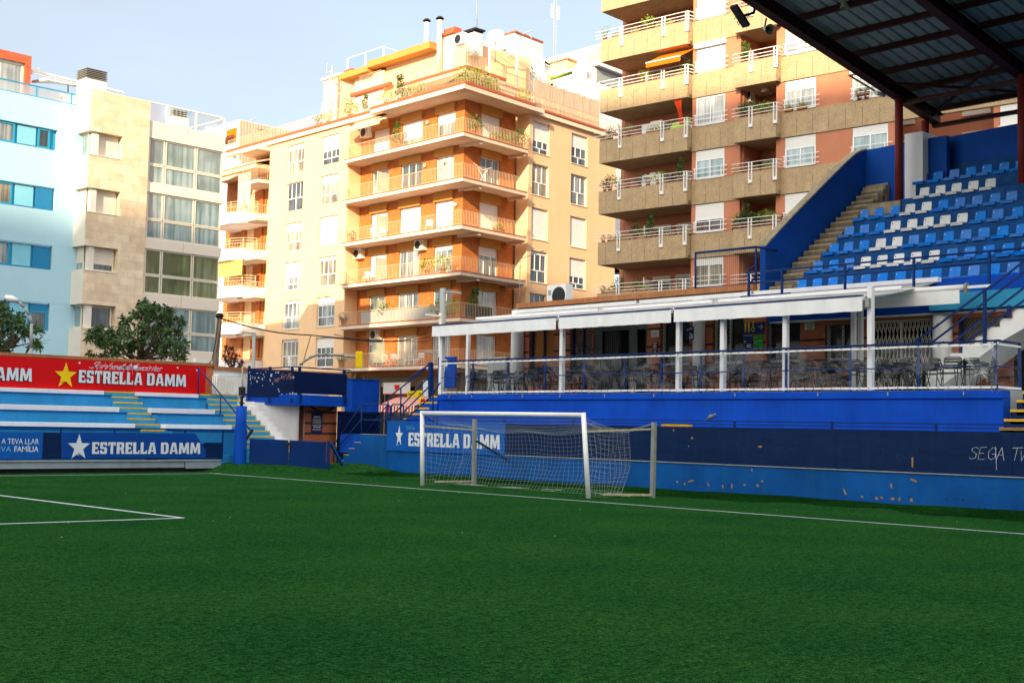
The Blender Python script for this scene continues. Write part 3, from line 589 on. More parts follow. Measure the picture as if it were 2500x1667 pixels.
# ================================================================== CAFE BUILDING
XC = 32.40; CW = Fr((XC, 0), 90)
def cs(px, py=860): return CW.q(px, py)[0]
def wall_holes(mb, fr, s0, s1, z0, z1, holes, o=0.0, depth=.16, top=None):
    """front face with real recessed openings; holes = (s0,s1,z0,z1)"""
    hs = [(min(a, b), max(a, b), c, d) for a, b, c, d in holes]; s0, s1 = min(s0, s1), max(s0, s1)
    ss = sorted({s0, s1, *[h[0] for h in hs], *[h[1] for h in hs]}); zs = sorted({z0, z1, *[h[2] for h in hs], *[h[3] for h in hs]})
    ss = [a for a in ss if s0 <= a <= s1]; zs = [a for a in zs if z0 <= a <= z1]
    for a, b in zip(ss[:-1], ss[1:]):
        run = None
        for c, d in zip(zs[:-1], zs[1:]):
            m1, m2 = (a+b)/2, (c+d)/2; inh = any(h[0] < m1 < h[1] and h[2] < m2 < h[3] for h in hs)
            if inh:
                if run is not None: mb.poly([fr.w(a, o, run), fr.w(b, o, run), fr.w(b, o, c), fr.w(a, o, c)]); run = None
            elif run is None: run = c
        if run is not None: mb.poly([fr.w(a, o, run), fr.w(b, o, run), fr.w(b, o, zs[-1]), fr.w(a, o, zs[-1])])
    for a, b, c, d in hs:
        i = o-depth
        mb.poly([fr.w(a, o, c), fr.w(a, i, c), fr.w(a, i, d), fr.w(a, o, d)]); mb.poly([fr.w(b, i, c), fr.w(b, o, c), fr.w(b, o, d), fr.w(b, i, d)])
        mb.poly([fr.w(a, o, c), fr.w(b, o, c), fr.w(b, i, c), fr.w(a, i, c)]); mb.poly([fr.w(a, i, d), fr.w(b, i, d), fr.w(b, o, d), fr.w(a, o, d)])
    return mb
cafe = thing('cafe_building', 'low brick cafe building with grilled windows under white awnings', 'building', (XC, 24, 2.5))
ZF = 2.72
sL, sRr = cs(1262), cs(2475); zs_ = CW.q(1780, 888)[1]
wins = [(1292, 1352), (1392, 1445), (1612, 1683), (1740, 1815), (1870, 1953), (2014, 2090), (2342, 2462)]
door = (1447, 1580); gate = (2122, 2277)
ZL = 4.92; wtop = lambda px: 5.35 if px < 1990 else 4.80
holes = [(cs(a), cs(b), zs_, wtop(a)) for a, b in wins]+[(cs(door[0]), cs(door[1]), ZF+.02, 5.3), (cs(gate[0]), cs(gate[1]), ZF+.02, 4.85)]
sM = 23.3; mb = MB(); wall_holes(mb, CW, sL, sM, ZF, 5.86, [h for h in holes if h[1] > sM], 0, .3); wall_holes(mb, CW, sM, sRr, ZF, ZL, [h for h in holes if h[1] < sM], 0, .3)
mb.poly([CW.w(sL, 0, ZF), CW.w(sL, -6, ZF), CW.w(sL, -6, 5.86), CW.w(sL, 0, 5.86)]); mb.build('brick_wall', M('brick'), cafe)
for z in (ZF+.42, ZF+1.02, ZF+1.62, ZF+2.22, ZF+2.75):
    mb = MB()
    pr = sorted([sL, sRr]+[v for h in holes if h[2] < z+.05 for v in h[:2]]); 
    for a, b in zip(pr[::2], pr[1::2]): mb.fb(CW, a, b, .001, .008, z, z+.075)
    mb.build('dark_brick_course', M('dark_brick'), cafe)
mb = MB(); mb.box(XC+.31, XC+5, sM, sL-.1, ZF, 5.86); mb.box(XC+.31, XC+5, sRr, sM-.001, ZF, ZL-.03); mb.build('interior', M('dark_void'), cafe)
mb = MB(); mb.box(XC-.12, XC+6, 24.3, sL+.06, 5.87, 6.0); mb.build('roof', M('concrete_grey'), cafe)
s0c, s1c = CW.q(1272, 760)[0], CW.q(1850, 715)[0]
mb = MB(); mb.box(XC-.2, XC+.1, s1c, s0c, 5.70, 5.865); mb.build('soffit_edge', M('white_wall'), cafe)
mb = MB(); mb.box(XC-.26, XC-.02, s1c, s0c, 6.002, 6.18); mb.build('roof_coping', M('coping'), cafe)
def grille(mb, fr, a, b, z0, z1, o, n=.105, r=.006):
    a, b = min(a, b), max(a, b); H = z1-z0; W = b-a; k = int((W+H*.8)/n)+1
    for i in range(k+1):   # diagonals both ways, clipped
        for sg in (1, -1):
            x0 = a+i*n-(H*.8 if sg > 0 else 0); x1 = x0+H*.8*sg if sg > 0 else x0-H*.8
            p0, p1 = (x0, z0), (x1, z1)
            t0, t1 = 0.0, 1.0; dx = p1[0]-p0[0]
            for lim, s_ in ((a, 1), (b, -1)):
                v0 = (p0[0]-lim)*s_; v1 = (p1[0]-lim)*s_
                if v0 < 0 and v1 < 0: t0 = 2
                elif v0 < 0: t0 = max(t0, -v0/(v1-v0))
                elif v1 < 0: t1 = min(t1, v0/(v0-v1))
            if t0 < t1: mb.tube(fr.w(p0[0]+dx*t0, o, z0+H*t0), fr.w(p0[0]+dx*t1, o, z0+H*t1), r, 4, caps=False)
for i, (a, b) in enumerate(wins):
    a, b = cs(a), cs(b); mb = MB()
    WT = 5.35 if i < 5 else 4.80
    for (u, v, c, d) in ((a, a-.07, zs_, WT), (b+.07, b, zs_, WT), (a-.07, b+.07, zs_, zs_+.09), ((a+b)/2+.025, (a+b)/2-.025, zs_+.09, WT)): mb.fb(CW, min(u, v), max(u, v), -.2, -.12, c, d)
    if i == 6: mb = MB(); mb.fb(CW, b, b+.1, -.05, .02, zs_, WT); mb.fb(CW, a-.1, a, -.05, .02, zs_, WT)
    f = mb.build('window', M('white_paint' if i not in (0, 1, 6) else 'rail_blue'), cafe)
    mb = MB(); mb.fb(CW, b, a, -.26, -.22, zs_, WT)
    mb.build('pane', M({0: 'display_orange', 1: 'red_stuff', 6: 'corrug'}.get(i, 'glass_cafe')), f)
    mb = MB(); mb.fb(CW, b-.02, a+.02, -.02, .05, zs_-.07, zs_-.001); mb.build('sill', M('rail_blue'), f)
    if i == 6:
        mb = MB(); z = zs_
        while z < 4.7: mb.fb(CW, b+.1, a-.1, -.219, -.19, z, z+.05); z += .075
        mb.build('shutter', M('corrug'), f)
    mb = MB(); grille(mb, CW, a, b, zs_, WT, .02); mb.build('grille', M('dark_metal'), f)
# window sweets display colours
mb = MB(); a, b = cs(1392), cs(1445)
for k in range(46):
    s_ = random.uniform(b+.05, a-.05); z = random.uniform(zs_, 4.6); r = random.uniform(.05, .11); mb.lathe([(r, 0), (r*.9, .02), (0, .03)], CW.w(s_, -.21, z), CW.n, 8)
mat('toys', (.5, .02, .02), .4, .9, 5, col2=(.6, .5, .45))
mb.build('window_display', M('toys'), cafe)
# doorway leaves
dr = MB(); a, b = cs(1447), cs(1580)
for px0, px1 in ((1447, 1466), (1533, 1552), (1574, 1580)): dr.fb(CW, cs(px1), cs(px0), -.12, -.05, ZF+.02, 5.3)
dr.fb(CW, b, a, -.12, -.06, 5.0, 5.3); dm = dr.build('door', M('door_grey'), cafe)
mb = MB()
for k in range(7): s_ = cs(1470+k*5); mb.fb(CW, s_-.03, s_, -.35-.03*k, -.14, ZF+.02, 5.0)
mb.build('folding_leaf', M('door_grey'), dm)
mb = MB(); mb.fb(CW, cs(1551), cs(1534), -.05, -.04, ZF+.1, ZF+1.0); mb.build('lower_panel', M('alu_beige'), dm)
# scissor gate
gt = MB(); a, b = cs(2122), cs(2277); zt = 4.86
for s_ in (a-.02, b+.02, (a+b)/2): gt.fb(CW, s_-.03, s_+.03, -.10, -.04, ZF, zt)
gt.fb(CW, b, a, -.1, -.04, zt-.05, zt)
n = 16
for i in range(n+1):
    s_ = a+(b-a)*i/n; gt.fb(CW, s_-.008, s_+.008, -.09, -.07, ZF, zt-.05)
for i in range(n):
    p, q = a+(b-a)*i/n, a+(b-a)*(i+1)/n
    for zc in (ZF+.4, ZF+.95, ZF+1.5, ZF+2.0):
        gt.bar(CW.w(p, -.06, zc-.22), CW.w(q, -.06, zc+.22), .008, .022); gt.bar(CW.w(p, -.05, zc+.22), CW.w(q, -.05, zc-.22), .008, .022)
gt.build('scissor_gate', M('alu_beige'), cafe)
for px, r, nm in ((1270, .24, 1), (1713, .20, 0), (2308, .26, 1)):
    c = CW.w(cs(px), .15, ZF); MB().tube(c, c+[0, 0, 3.08 if px < 2000 else 2.2], r, 20).build('column', M('white_wall'), cafe)
mb = MB()
for p0, p1 in ((1692, 1700), (2277, 2292)): mb.fb(CW, cs(p1), cs(p0), .02, .05, ZF, 5.4 if p0 < 2000 else 4.9)
mb.build('downpipe', M('blue_wall'), cafe)
def poster(nm, lb, px0, px1, py0, py1, m, lines=(), lm='poster_white', fr=CW, o=.02, marks=None, parent=None):
    a = fr.q(px0, (py0+py1)/2)[0]; b = fr.q(px1, (py0+py1)/2)[0]; z1 = fr.q((px0+px1)/2, py0)[1]; z0 = fr.q((px0+px1)/2, py1)[1]
    t = thing(nm, lb, 'poster' if 'poster' in nm else nm.split('_')[-1], fr.w((a+b)/2, o, z0)); MB().fb(fr, min(a, b), max(a, b), o, o+.012, z0, z1).build('panel', M(m), t)
    if lines:
        mb = MB(); W = abs(a-b); H = z1-z0; sg = -1 if b < a else 1
        for (u, v, w, h) in lines: s_ = a+sg*u*W; e = s_+sg*w*W; mb.fb(fr, min(s_, e), max(s_, e), o+.014, o+.017, z0+v*H, z0+(v+h)*H)
        mb.build('lettering', M(lm), t)
    return t, a, b, z0, z1
t, a, b, z0, z1 = poster('poster', 'small dark blue poster with white text, left of the green one', 1817, 1839, 819, 855, 'poster_navy', [(.05, .6, .2, .05), (.05, .5, .2, .03), (.35, .35, .5, .05), (.35, .27, .4, .05), (.35, .19, .55, .05), (.05, .05, .12, .08), (0, .97, 1, .03), (.9, .03, .08, .04)])
t, a, b, z0, z1 = poster('poster', 'bright green poster beside the small dark blue one on the cafe wall', 1841, 1864, 818, 855, 'poster_green', [(.05, .5, .35, .025), (.4, .6, .5, .025), (.1, .85, .3, .04), (.1, .1, .3, .03), (.65, .06, .25, .08)], 'poster_white')
t, a, b, z0, z1 = poster('restroom_sign', 'dark sign with yellow toilet symbols, wheelchair and white arrow pointing right', 1815, 1867, 790, 816, 'poster_navy')
mb = MB(); W = a-b
for u in (.13, .29):
    s_ = a-u*W; zc = z0+.07; mb.fb(CW, s_-.035, s_+.035, .034, .037, zc+.12, zc+.30); mb.fb(CW, s_-.025, s_+.025, .034, .037, zc, zc+.119); mb.lathe([(.03, 0), (.03, .003), (0, .003)], CW.w(s_, .034, zc+.345), CW.n, 12)
s_ = a-.49*W; mb.lathe([(.07, 0), (.07, .003), (.05, .003), (.05, 0)], CW.w(s_, .034, z0+.15), CW.n, 16); mb.fb(CW, s_-.012, s_+.012, .034, .038, z0+.2, z0+.36); mb.lathe([(.025, 0), (.025, .003), (0, .003)], CW.w(s_+.01, .034, z0+.39), CW.n, 10)
mb.build('symbols', M('yellow'), t)
mb = MB(); s_ = a-.72*W; zc = z0+.22; mb.bar(CW.w(s_, .036, zc), CW.w(s_-.17, .036, zc), .003, .02)
mb.bar(CW.w(s_-.10, .036, zc+.07), CW.w(s_-.175, .036, zc), .003, .02); mb.bar(CW.w(s_-.10, .036, zc-.07), CW.w(s_-.175, .036, zc), .003, .02); mb.build('arrow', M('poster_white'), t)
poster('notice_paper', 'yellowed paper notice high on the brick beside the cafe doorway', 1591, 1610, 806, 823, 'off_white', [(.1, .6, .8, .05), (.1, .4, .7, .05), (.15, .22, .6, .04)], 'dark_metal')
poster('notice_paper', 'yellowed paper notice on the wide brick pier between two grilled windows', 1966, 1990, 786, 805, 'off_white', [(.1, .7, .8, .06), (.1, .5, .7, .05), (.15, .32, .6, .05), (.3, .15, .5, .06)], 'dark_metal')
t, a, b, z0, z1 = poster('no_smoking_sign', 'narrow dark blue sign with red and white no smoking circle', 1594, 1607, 833, 860, 'poster_navy', [(.1, .84, .8, .05), (.2, .76, .6, .05), (.1, .22, .8, .04), (.35, .04, .3, .09)])
mb = MB(); c = CW.w((a+b)/2, .034, z0+.5*(z1-z0)); mb.lathe([(.09, 0), (.09, .003), (0, .003)], c, CW.n, 18); mb.build('disc', M('poster_white'), t)
mb = MB(); mb.lathe([(.09, .004), (.09, .007), (.068, .007), (.068, .004)], c, CW.n, 18); mb.bar(c+CW.n*.006+[0, .05, .05], c+CW.n*.006+[0, -.05, -.05], .003, .018); mb.build('prohibition_mark', M('red_board'), t)
t, a, b, z0, z1 = poster('event_poster', 'dark poster with pale figures wrapped on the white column', 1693, 1711, 800, 832, 'poster_navy', [(.45, .05, .2, .3), (.7, .1, .22, .35), (.5, .4, .2, .16), (.1, .75, .3, .08), (.45, .82, .4, .1)], 'scribble', o=.36)
# rooftop AC and aerial on the cafe
def ac_unit(name, label, fr, s, z, w=.85, h=.6, d=.32, o=0.0, group=None, m='white_metal', side=1):
    t = thing(name, label, 'air conditioner', fr.w(s, o+d/2, z), group); mb = MB(); mb.fb(fr, s-w/2, s+w/2, o, o+d, z, z+h); mb.build('casing', M(m), t)
    mb = MB(); c = fr.w(s+side*w*.12, o+d, z+h*.5); r = min(w, h)*.40
    mb.lathe([(r, 0), (r, .015), (r*.8, .02), (0, .012)], c, fr.n, 20); mb.build('fan_grille', M('dark_metal'), t)
    mb = MB(); e = -side*w*.36; mb.fb(fr, s+e-w*.08, s+e+w*.08, o+d, o+d+.006, z+h*.55, z+h*.78); mb.build('badge', M('grey_lamp'), t)
    return t
AF = Fr((33.2, 0), 90); a = AF.q(1352, 720); b = AF.q(1398, 720); z0 = 6.02; z1 = AF.q(1375, 697)[1]
ac_unit('air_conditioner', 'large white air conditioner outdoor unit standing on the cafe roof edge', AF, (a[0]+b[0])/2, z0, abs(a[0]-b[0]), z1-z0, .35, side=-1)
t = thing('tv_aerial', 'thin silver television aerial on a mast above the left end of the awnings', 'aerial', AF.w(AF.q(1272, 760)[0], 0, 6))
s_, zt = AF.q(1270, 632); mb = MB(); mb.tube(AF.w(s_, 0, 6.0), AF.w(s_, 0, zt), .018, 6)
e = AF.q(1328, 612); mb.tube(AF.w(s_, 0, zt), AF.w(e[0], 0, e[1]), .012, 5)
for k in range(9): p = AF.w(s_+(e[0]-s_)*k/8, 0, zt+(e[1]-zt)*k/8); mb.tube(p-[.16, 0, .03], p+[.16, 0, .03], .006, 4)
for dz in (-.10, .12): mb.tube(AF.w(s_, 0, zt), AF.w(s_-.30, 0, zt+dz-.12), .008, 4)
mb.build('antenna', M('galv'), t)
# ================================================================== TERRACE: posts, awnings, rail, film
XA = 28.42; AW = Fr((XA, 0), 90)
POSTS = [(1068, 'at the left corner'), (1362, 'where the first two awnings meet'), (1647, 'where the second and third awnings meet'), (1755, 'in the middle of the third awning'), (1908, 'under the right half of the third awning'), (2116, 'at the right end of the third awning')]
for px, d in POSTS:
    s_, _ = AW.q(px, 900); t = thing('awning_post', 'white square terrace post '+d, 'post', AW.w(s_, -.12, ZF), 'white posts along the cafe terrace'); top = 5.0 if px != 2116 else 5.35
    MB().fb(AW, s_-.068, s_+.068, -.26, -.12, ZF, top).build('post', M('white_paint'), t, bevel=.006)
    mb = MB(); mb.fb(AW, s_-.05, s_+.05, -.1, -.0, 4.82, 5.05); mb.build('bracket', M('galv'), t)
for px, X in ((1142, 30.9), (2084, 31.2), (2101, 31.4)):
    fr = Fr((X, 0), 90); s_, _ = fr.q(px, 900); t = thing('rear_post', 'thinner white rear post under the '+('left end of the first awning' if px == 1142 else 'third awning, '+('left' if px == 2084 else 'right')+' of a close pair'), 'post', fr.w(s_, 0, ZF)); MB().fb(fr, s_-.06, s_+.06, -.06, .06, ZF, 5.3).build('post', M('white_paint'), t)
def sag_sheet(mb, A, B, C_, D_, nu=14, nv=6, sag=.06):
    pts = []
    for j in range(nv+1):
        for i in range(nu+1):
            u, v = i/nu, j/nv; p = (A*(1-u)+B*u)*(1-v)+(D_*(1-u)+C_*u)*v; p = p-np.array([0, 0, sag*math.sin(math.pi*v)*(1+.3*math.sin(u*21))]); pts.append(p)
    N_ = nu+1; mb.add(pts, [(j*N_+i, j*N_+i+1, (j+1)*N_+i+1, (j+1)*N_+i) for j in range(nv) for i in range(nu)], True)
for k, (p0, p1, lb) in enumerate(((1058, 1360, 'first white awning over the left end of the cafe terrace'), (1367, 1641, 'second white awning, with creased hanging valance, over the cafe doorway'), (1648, 2108, 'long third white awning over the middle of the cafe terrace'))):
    s0, s1 = AW.q(p0, 812)[0], AW.q(p1, 790)[0]; t = thing('awning', lb, 'awning', AW.w((s0+s1)/2, 0, 4.75))
    mb = MB(); mb.fb(AW, s1, s0, -.06, .04, 5.0, 5.10); mb.build('front_bar', M('white_metal'), t, bevel=.005)
    mb = MB(); mb.fb(AW, s1+.02, s0-.02, -.05, .07, 5.102, 5.14); mb.build('seal_strip', M('rail_blue'), t)
    mb = MB(); n = 60; pts = []
    for i in range(n+1):
        u = i/n; s_ = s0+(s1-s0)*u; w = .012*math.sin(u*37)+.008*math.sin(u*91)+(.02*math.sin(u*300) if k == 1 and .3 < u < .5 else 0)
        for z, o in ((5.085, .05), (4.90, .055+w*.6), (4.72+.004*math.sin(u*50), .06+w)): pts.append(AW.w(s_, o, z))
    mb.add(pts, [(3*i+j, 3*i+3+j, 3*i+4+j, 3*i+1+j) for i in range(n) for j in range(2)], False); v = mb.build('valance', M('white_metal'), t)
    sl = v.modifiers.new('thick', 'SOLIDIFY'); sl.thickness = .006
    mb = MB(); f0, f1 = AW.w(s0, -.05, 5.10), AW.w(s1, -.05, 5.10); b1, b0 = np.array([XC-.3, f1[1], 5.80]), np.array([XC-.3, f0[1], 5.80])
    sag_sheet(mb, f0, f1, b1, b0, 24, 6, .05); c = mb.build('canopy', M('awning_cloth'), t); sl = c.modifiers.new('thick', 'SOLIDIFY'); sl.thickness = .008
    for u in (.04, .5, .96):
        a_ = f0*(1-u)+f1*u; b_ = b0*(1-u)+b1*u; MB().bar(a_-[0, 0, .08], b_-[0, 0, .10], .05, .04).build('arm', M('white_metal'), t)
    mb = MB(); mb.fb(AW, s1+.05, s0-.05, -2.0, -1.92, 5.46, 5.55); mb.fb(AW, s1, s0, -3.95, -3.75, 5.82, 5.95); mb.build('cassette', M('white_metal'), t)
XR = 31.0; RW = Fr((XR, 0), 90)
s0, za = RW.q(2042, 724); s1, _ = RW.q(2358, 702); s2, zb = RW.q(2418, 694)
t = thing('rolled_awning', 'rolled white awning on a thick tube at the right, below the blue seats', 'awning', RW.w((s0+s1)/2, 0, za-.5))
zr = za
MB().tube(RW.w(s0, 0, zr), RW.w(s1, 0, zr), .085, 14).build('roller', M('white_metal'), t); MB().bar(RW.w(s1, 0, zr), RW.w(s2, 0, zr), .06, .07).build('bar', M('white_metal'), t)
mb = MB(); zv = RW.q(2345, 741)[1]; mb.fb(RW, RW.q(2345, 720)[0], RW.q(2122, 740)[0]+.6, .05, .062, zv, zr+.02); mb.build('valance', M('white_paint'), t)
mb = MB(); mb.tube(RW.w(s1, 0, zr), RW.w(s1-.05, 0, zr), .13, 14); mb.tube(RW.w(s1-.03, .08, zr), RW.w(s1-.03, .08, zr-.25), .02, 6); mb.build('gear', M('galv'), t)
# railing with lacing and film
s0, s1 = AW.q(1078, 900)[0], AW.q(2434, 900)[0]
rl = thing('terrace_railing', 'navy tube railing laced with clear windbreak film along the cafe terrace', 'railing', AW.w((s0+s1)/2, 0, 2.69))
ZR = 3.845; Ec = np.array([XA+1.15, s1, 0])
mb = MB(); mb.tube(AW.w(s0, 0, ZR), AW.w(s1, 0, ZR), .026, 8); mb.tube(AW.w(s1, 0, ZR), Ec+[0, 0, ZR], .026, 8); mb.build('top_rail', M('rail_blue'), rl)
mb = MB(); mb.tube(AW.w(s0, 0, 3.27), AW.w(s1, 0, 3.25), .018, 8); mb.tube(AW.w(s1, 0, 3.25), Ec+[0, 0, 3.25], .018, 8); mb.build('mid_rail', M('rail_blue'), rl)
for px in (1154.5, 1240, 1330, 1426, 1525, 1615, 1711, 1815, 1919, 2075, 2242.6, 2430):
    s_ = AW.q(px, 900)[0]; MB().fb(AW, s_-.028, s_+.028, -.03, .02, 2.69, ZR).build('post', M('rail_blue'), rl)
MB().box(Ec[0]-.03, Ec[0]+.03, s1-.03, s1+.03, 2.6, ZR).build('post', M('rail_blue'), rl)
mb = MB(); n = 150; pts = []; nz_ = 8
for i in range(n+1):
    u = i/n; s_ = s0+(s1-s0)*u
    for j in range(nz_+1):
        v = j/nz_; z = 2.79+(3.74-2.79)*v; d = .035+.012*math.sin(u*70+v*3)+.01*math.sin(u*170-v*7)+.022*math.sin(u*23)*math.sin(v*3.1)+(.06*math.sin(v*9+u*400)*math.exp(-((u-.95)/.03)**2)); pts.append(AW.w(s_, d, z))
mb.add(pts, [(i*(nz_+1)+j, (i+1)*(nz_+1)+j, (i+1)*(nz_+1)+j+1, i*(nz_+1)+j+1) for i in range(n) for j in range(nz_)], True)
mb.poly([AW.w(s1, .03, 2.79), Ec+[0, -.03, 2.79], Ec+[0, -.03, 3.74], AW.w(s1, .03, 3.74)]); fl = mb.build('windbreak_film', M('film'), rl)
mb = MB()
for z0, z1, w in ((2.735, 2.79, 0), (3.74, 3.785, 0)):
    pts = []
    for i in range(n+1):
        u = i/n; s_ = s0+(s1-s0)*u; d = .04+.008*math.sin(u*60); pts += [AW.w(s_, d, z0+.006*math.sin(u*44)), AW.w(s_, d, z1+.004*math.sin(u*81))]
    mb.add(pts, [(2*i, 2*i+2, 2*i+3, 2*i+1) for i in range(n)])
mb.box(XA, Ec[0], s1-.04, s1-.03, 2.735, 2.79); mb.box(XA, Ec[0], s1-.04, s1-.03, 3.74, 3.785)
mb.build('hem', M('white_paint'), rl)
mb = MB(); mb2 = MB(); k = 0; s_ = s0-.1
while s_ > s1:
    mb.path([AW.w(s_, .05, 3.76), AW.w(s_-.12, .035, ZR+.03), AW.w(s_-.19, -.03, ZR+.01), AW.w(s_-.24, -.01, 3.78), AW.w(s_-.27, .05, 3.76)], .006, 4); mb2.fb(AW, s_-.011, s_+.011, .055, .062, 2.755, 2.777)
    s_ -= .27
mb.build('lacing', M('dark_metal'), rl); mb2.build('eyelets', M('dark_metal'), rl)
mb = MB(); mb2 = MB()   # crumpled scuffs on the film
def crumple(mb, px, py, ex, ey, n, w):
    for _ in range(n):
        a = AW.q(px+random.gauss(0, 3), py+random.gauss(0, 3)); b = AW.q(ex+random.gauss(0, 7), ey+random.gauss(0, 7)); c = ((a[0]+b[0])/2+random.gauss(0, .06), (a[1]+b[1])/2+random.gauss(0, .06))
        mb.path([AW.w(a[0], .09, a[1]), AW.w(c[0], .10, c[1]), AW.w(b[0], .09, b[1])], w*random.uniform(.4, 1), 3)
crumple(mb, 1240, 953, 1250, 925, 10, .010); crumple(mb, 1250, 930, 1275, 912, 10, .009); crumple(mb, 2360, 870, 2400, 905, 9, .010); crumple(mb, 2400, 905, 2428, 930, 9, .010)
crumple(mb, 2380, 915, 2440, 895, 6, .010); crumple(mb, 2430, 850, 2450, 895, 6, .007); crumple(mb, 2425, 940, 2440, 955, 6, .008); mb.build('crease', M('clear_glass'), rl)
# ------------------------------------------------------------------ terrace chairs and tables
def make_chair():
    t = thing('terrace_chair', 'dark slatted metal terrace chair', 'chair'); r = .013
    for sx in (-1, 1):
        x = sx*.245; mb = MB(); mb.path([(x*1.05, -.27, 0), (x, -.20, .40), (x, -.19, .62), (x, -.12, .655), (x, .14, .655), (x*.98, .20, .60)], r, 6); mb.path([(x*1.05, .30, 0), (x*.9, .16, .42), (x*.85, .23, .80)], r, 6)
        mb.build('side_frame', M('dark_metal'), t)
    mb = MB(); mb.path([(-.21, .225, .78), (-.17, .235, .83), (.17, .235, .83), (.21, .225, .78)], r, 6)
    for k in range(4): z = .53+.075*k; y = .185+(z-.42)*.12; mb.box(-.20, .20, y-.008, y+.008, z, z+.052)
    mb.build('backrest', M('dark_metal'), t)
    mb = MB()
    for k in range(6): y = -.21+.07*k; mb.box(-.225, .225, y, y+.055, .425, .44)
    mb.build('seat', M('dark_metal'), t); return t
def make_table():
    t = thing('terrace_table', 'dark square terrace table', 'table')
    MB().box(-.36, .36, -.36, .36, .715, .74).build('table_top', M('dark_metal'), t, bevel=.01)
    mb = MB(); mb.tube((0, 0, .03), (0, 0, .715), .03, 8); mb.build('column', M('dark_metal'), t)
    mb = MB(); [mb.bar((0, 0, .02), (c*.3, s*.3, .015), .05, .03) for c, s in ((1, 0), (-1, 0), (0, 1), (0, -1))]; mb.build('base', M('dark_metal'), t); return t
ch0, tb0 = make_chair(), make_table(); rc = random.Random(5)
tables = []; chairs = []
for i in range(13):
    y = 33.4-i*1.50+rc.uniform(-.15, .15); X = 29.75+rc.uniform(-.1, .15); tables.append((X, y))
    if i % 2 == 0 and i < 11: tables.append((31.3, y-.5))
for X, y in tables:
    for a in (0, 90, 180, 270):
        if rc.random() < .84:
            aa = R_(a+rc.uniform(-16, 16)); d = .50+rc.uniform(-.06, .14); chairs.append((X-d*math.sin(-aa)*-1*-1, y+d*math.cos(aa), aa, X))
chairs = [(X+(-math.sin(a))*(.52), y+(0)*1, a, X) if False else (x, y_, a, X) for (x, y_, a, X) in chairs]
def pxof(p):
    v = np.array(p)-Cv; return CX+FPX*(v@Rv)/(v@Dv)
chairs.sort(key=lambda c: pxof((c[0], c[1], 3))); tables.sort(key=lambda c: pxof((c[0], c[1], 3)))
for i, (x, y, a, X) in enumerate(chairs):
    lb = 'dark slatted metal terrace chair, '+ordn(i)+' from the left behind the clear film'
    if i == 0: ch0.location = (x, y, ZF); ch0.rotation_euler = (0, 0, a); ch0['label'] = lb; ch0['group'] = 'metal chairs on the cafe terrace'
    else: dup(ch0, (x, y, ZF), a, lb, 'metal chairs on the cafe terrace')
for i, (x, y) in enumerate(tables):
    lb = 'dark metal terrace table, '+ordn(i)+' from the left behind the clear film'
    if i == 0: tb0.location = (x, y, ZF); tb0['label'] = lb; tb0['group'] = 'metal tables on the cafe terrace'
    else: dup(tb0, (x, y, ZF), rc.uniform(-.1, .1), lb, 'metal tables on the cafe terrace')
# ------------------------------------------------------------------ right stair (white side) with blue rails
SF = Fr((30.6, 0), 90)
def sq(px, py): return SF.q(px, py)
stt = thing('stair', 'white stepped staircase with dark underside rising right behind the film', 'stair', SF.w(sq(2400, 900)[0], 0, 2.5))
prof = [(2380, 840), (2380, 820), (2410, 820), (2410, 798), (2441, 798), (2441, 777), (2472, 777), (2472, 755), (2503, 755), (2503, 733), (2534, 733), (2534, 711), (2565, 711), (2565, 765), (2440, 835), (2290, 948), (2262, 948), (2262, 906), (2290, 906), (2290, 884), (2320, 884), (2320, 862), (2350, 862), (2350, 840)]
MB().prism([SF.w(sq(*p)[0], 0, sq(*p)[1]) for p in prof], (1.6, 0, 0)).build('flight', M('white_wall'), stt)
mb = MB()
RT = Fr((30.55, 0), 90)
def rq(px, py): s_, z = RT.q(px, py); return RT.w(s_, 0, z)
rails = [((2227, 840), (2420, 697)), ((2265, 844), (2520, 650)), ((2292, 844), (2428, 744)), ((2318, 842), (2540, 672)), ((2350, 840), (2540, 705))]
for a, b in rails[:2]+rails[3:]: mb.bar(rq(*a), rq(*b), .045, .045)
mb.bar(rq(2415, 705), rq(2560, 590), .045, .045)
sr = thing('stair_railing', 'navy steel railing climbing the white staircase at the right', 'railing', rq(2300, 840)); mb.build('rail', M('rail_blue'), sr)
for px, pt, pb in ((2404, 704, 842), (2242, 828, 950), (2463, 745, 775)):
    a = rq(px, pt); b = rq(px, pb); MB().bar(b, a, .07, .07).build('post', M('rail_blue'), sr)
# ================================================================== UPPER STAND
X0s, Z0s, DX, DZ = 33.1, 6.01, .945, .677
stand = thing('seating_stand', 'steep concrete seating stand painted blue with a bare concrete stairway', 'stand', (36, 18, 6))
mb = MB(); mbf = MB(); YR_, YS = 6.0, 23.12
for k in range(9):
    x = X0s+DX*k; z = Z0s+DZ*k; yl_ = YS if k < 5 else 21.9
    mb.box(x, x+DX+(.0 if k < 8 else 2), YR_, yl_, z-.75, z-.001)
mb.build('tier', M('stand_blue'), stand, bevel=.01)
mb = MB()
for k in range(5, 34):
    x = 30.9+DX/3*k; z = Z0s+DZ*((x-X0s)/DX)+.012*math.sin(k*2.7)
    mb.box(x, x+DX/3+.12, YS+.01, 24.0, max(z-.9, 5.25), z-.02)
so1 = mb.build('stairway', M('concrete'), stand, bevel=.02)
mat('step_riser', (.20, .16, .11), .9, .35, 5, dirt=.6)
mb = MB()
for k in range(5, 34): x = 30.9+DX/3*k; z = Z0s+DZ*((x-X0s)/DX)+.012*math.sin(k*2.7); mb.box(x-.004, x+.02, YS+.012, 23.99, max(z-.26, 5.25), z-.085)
mb.build('riser', M('step_riser'), so1)
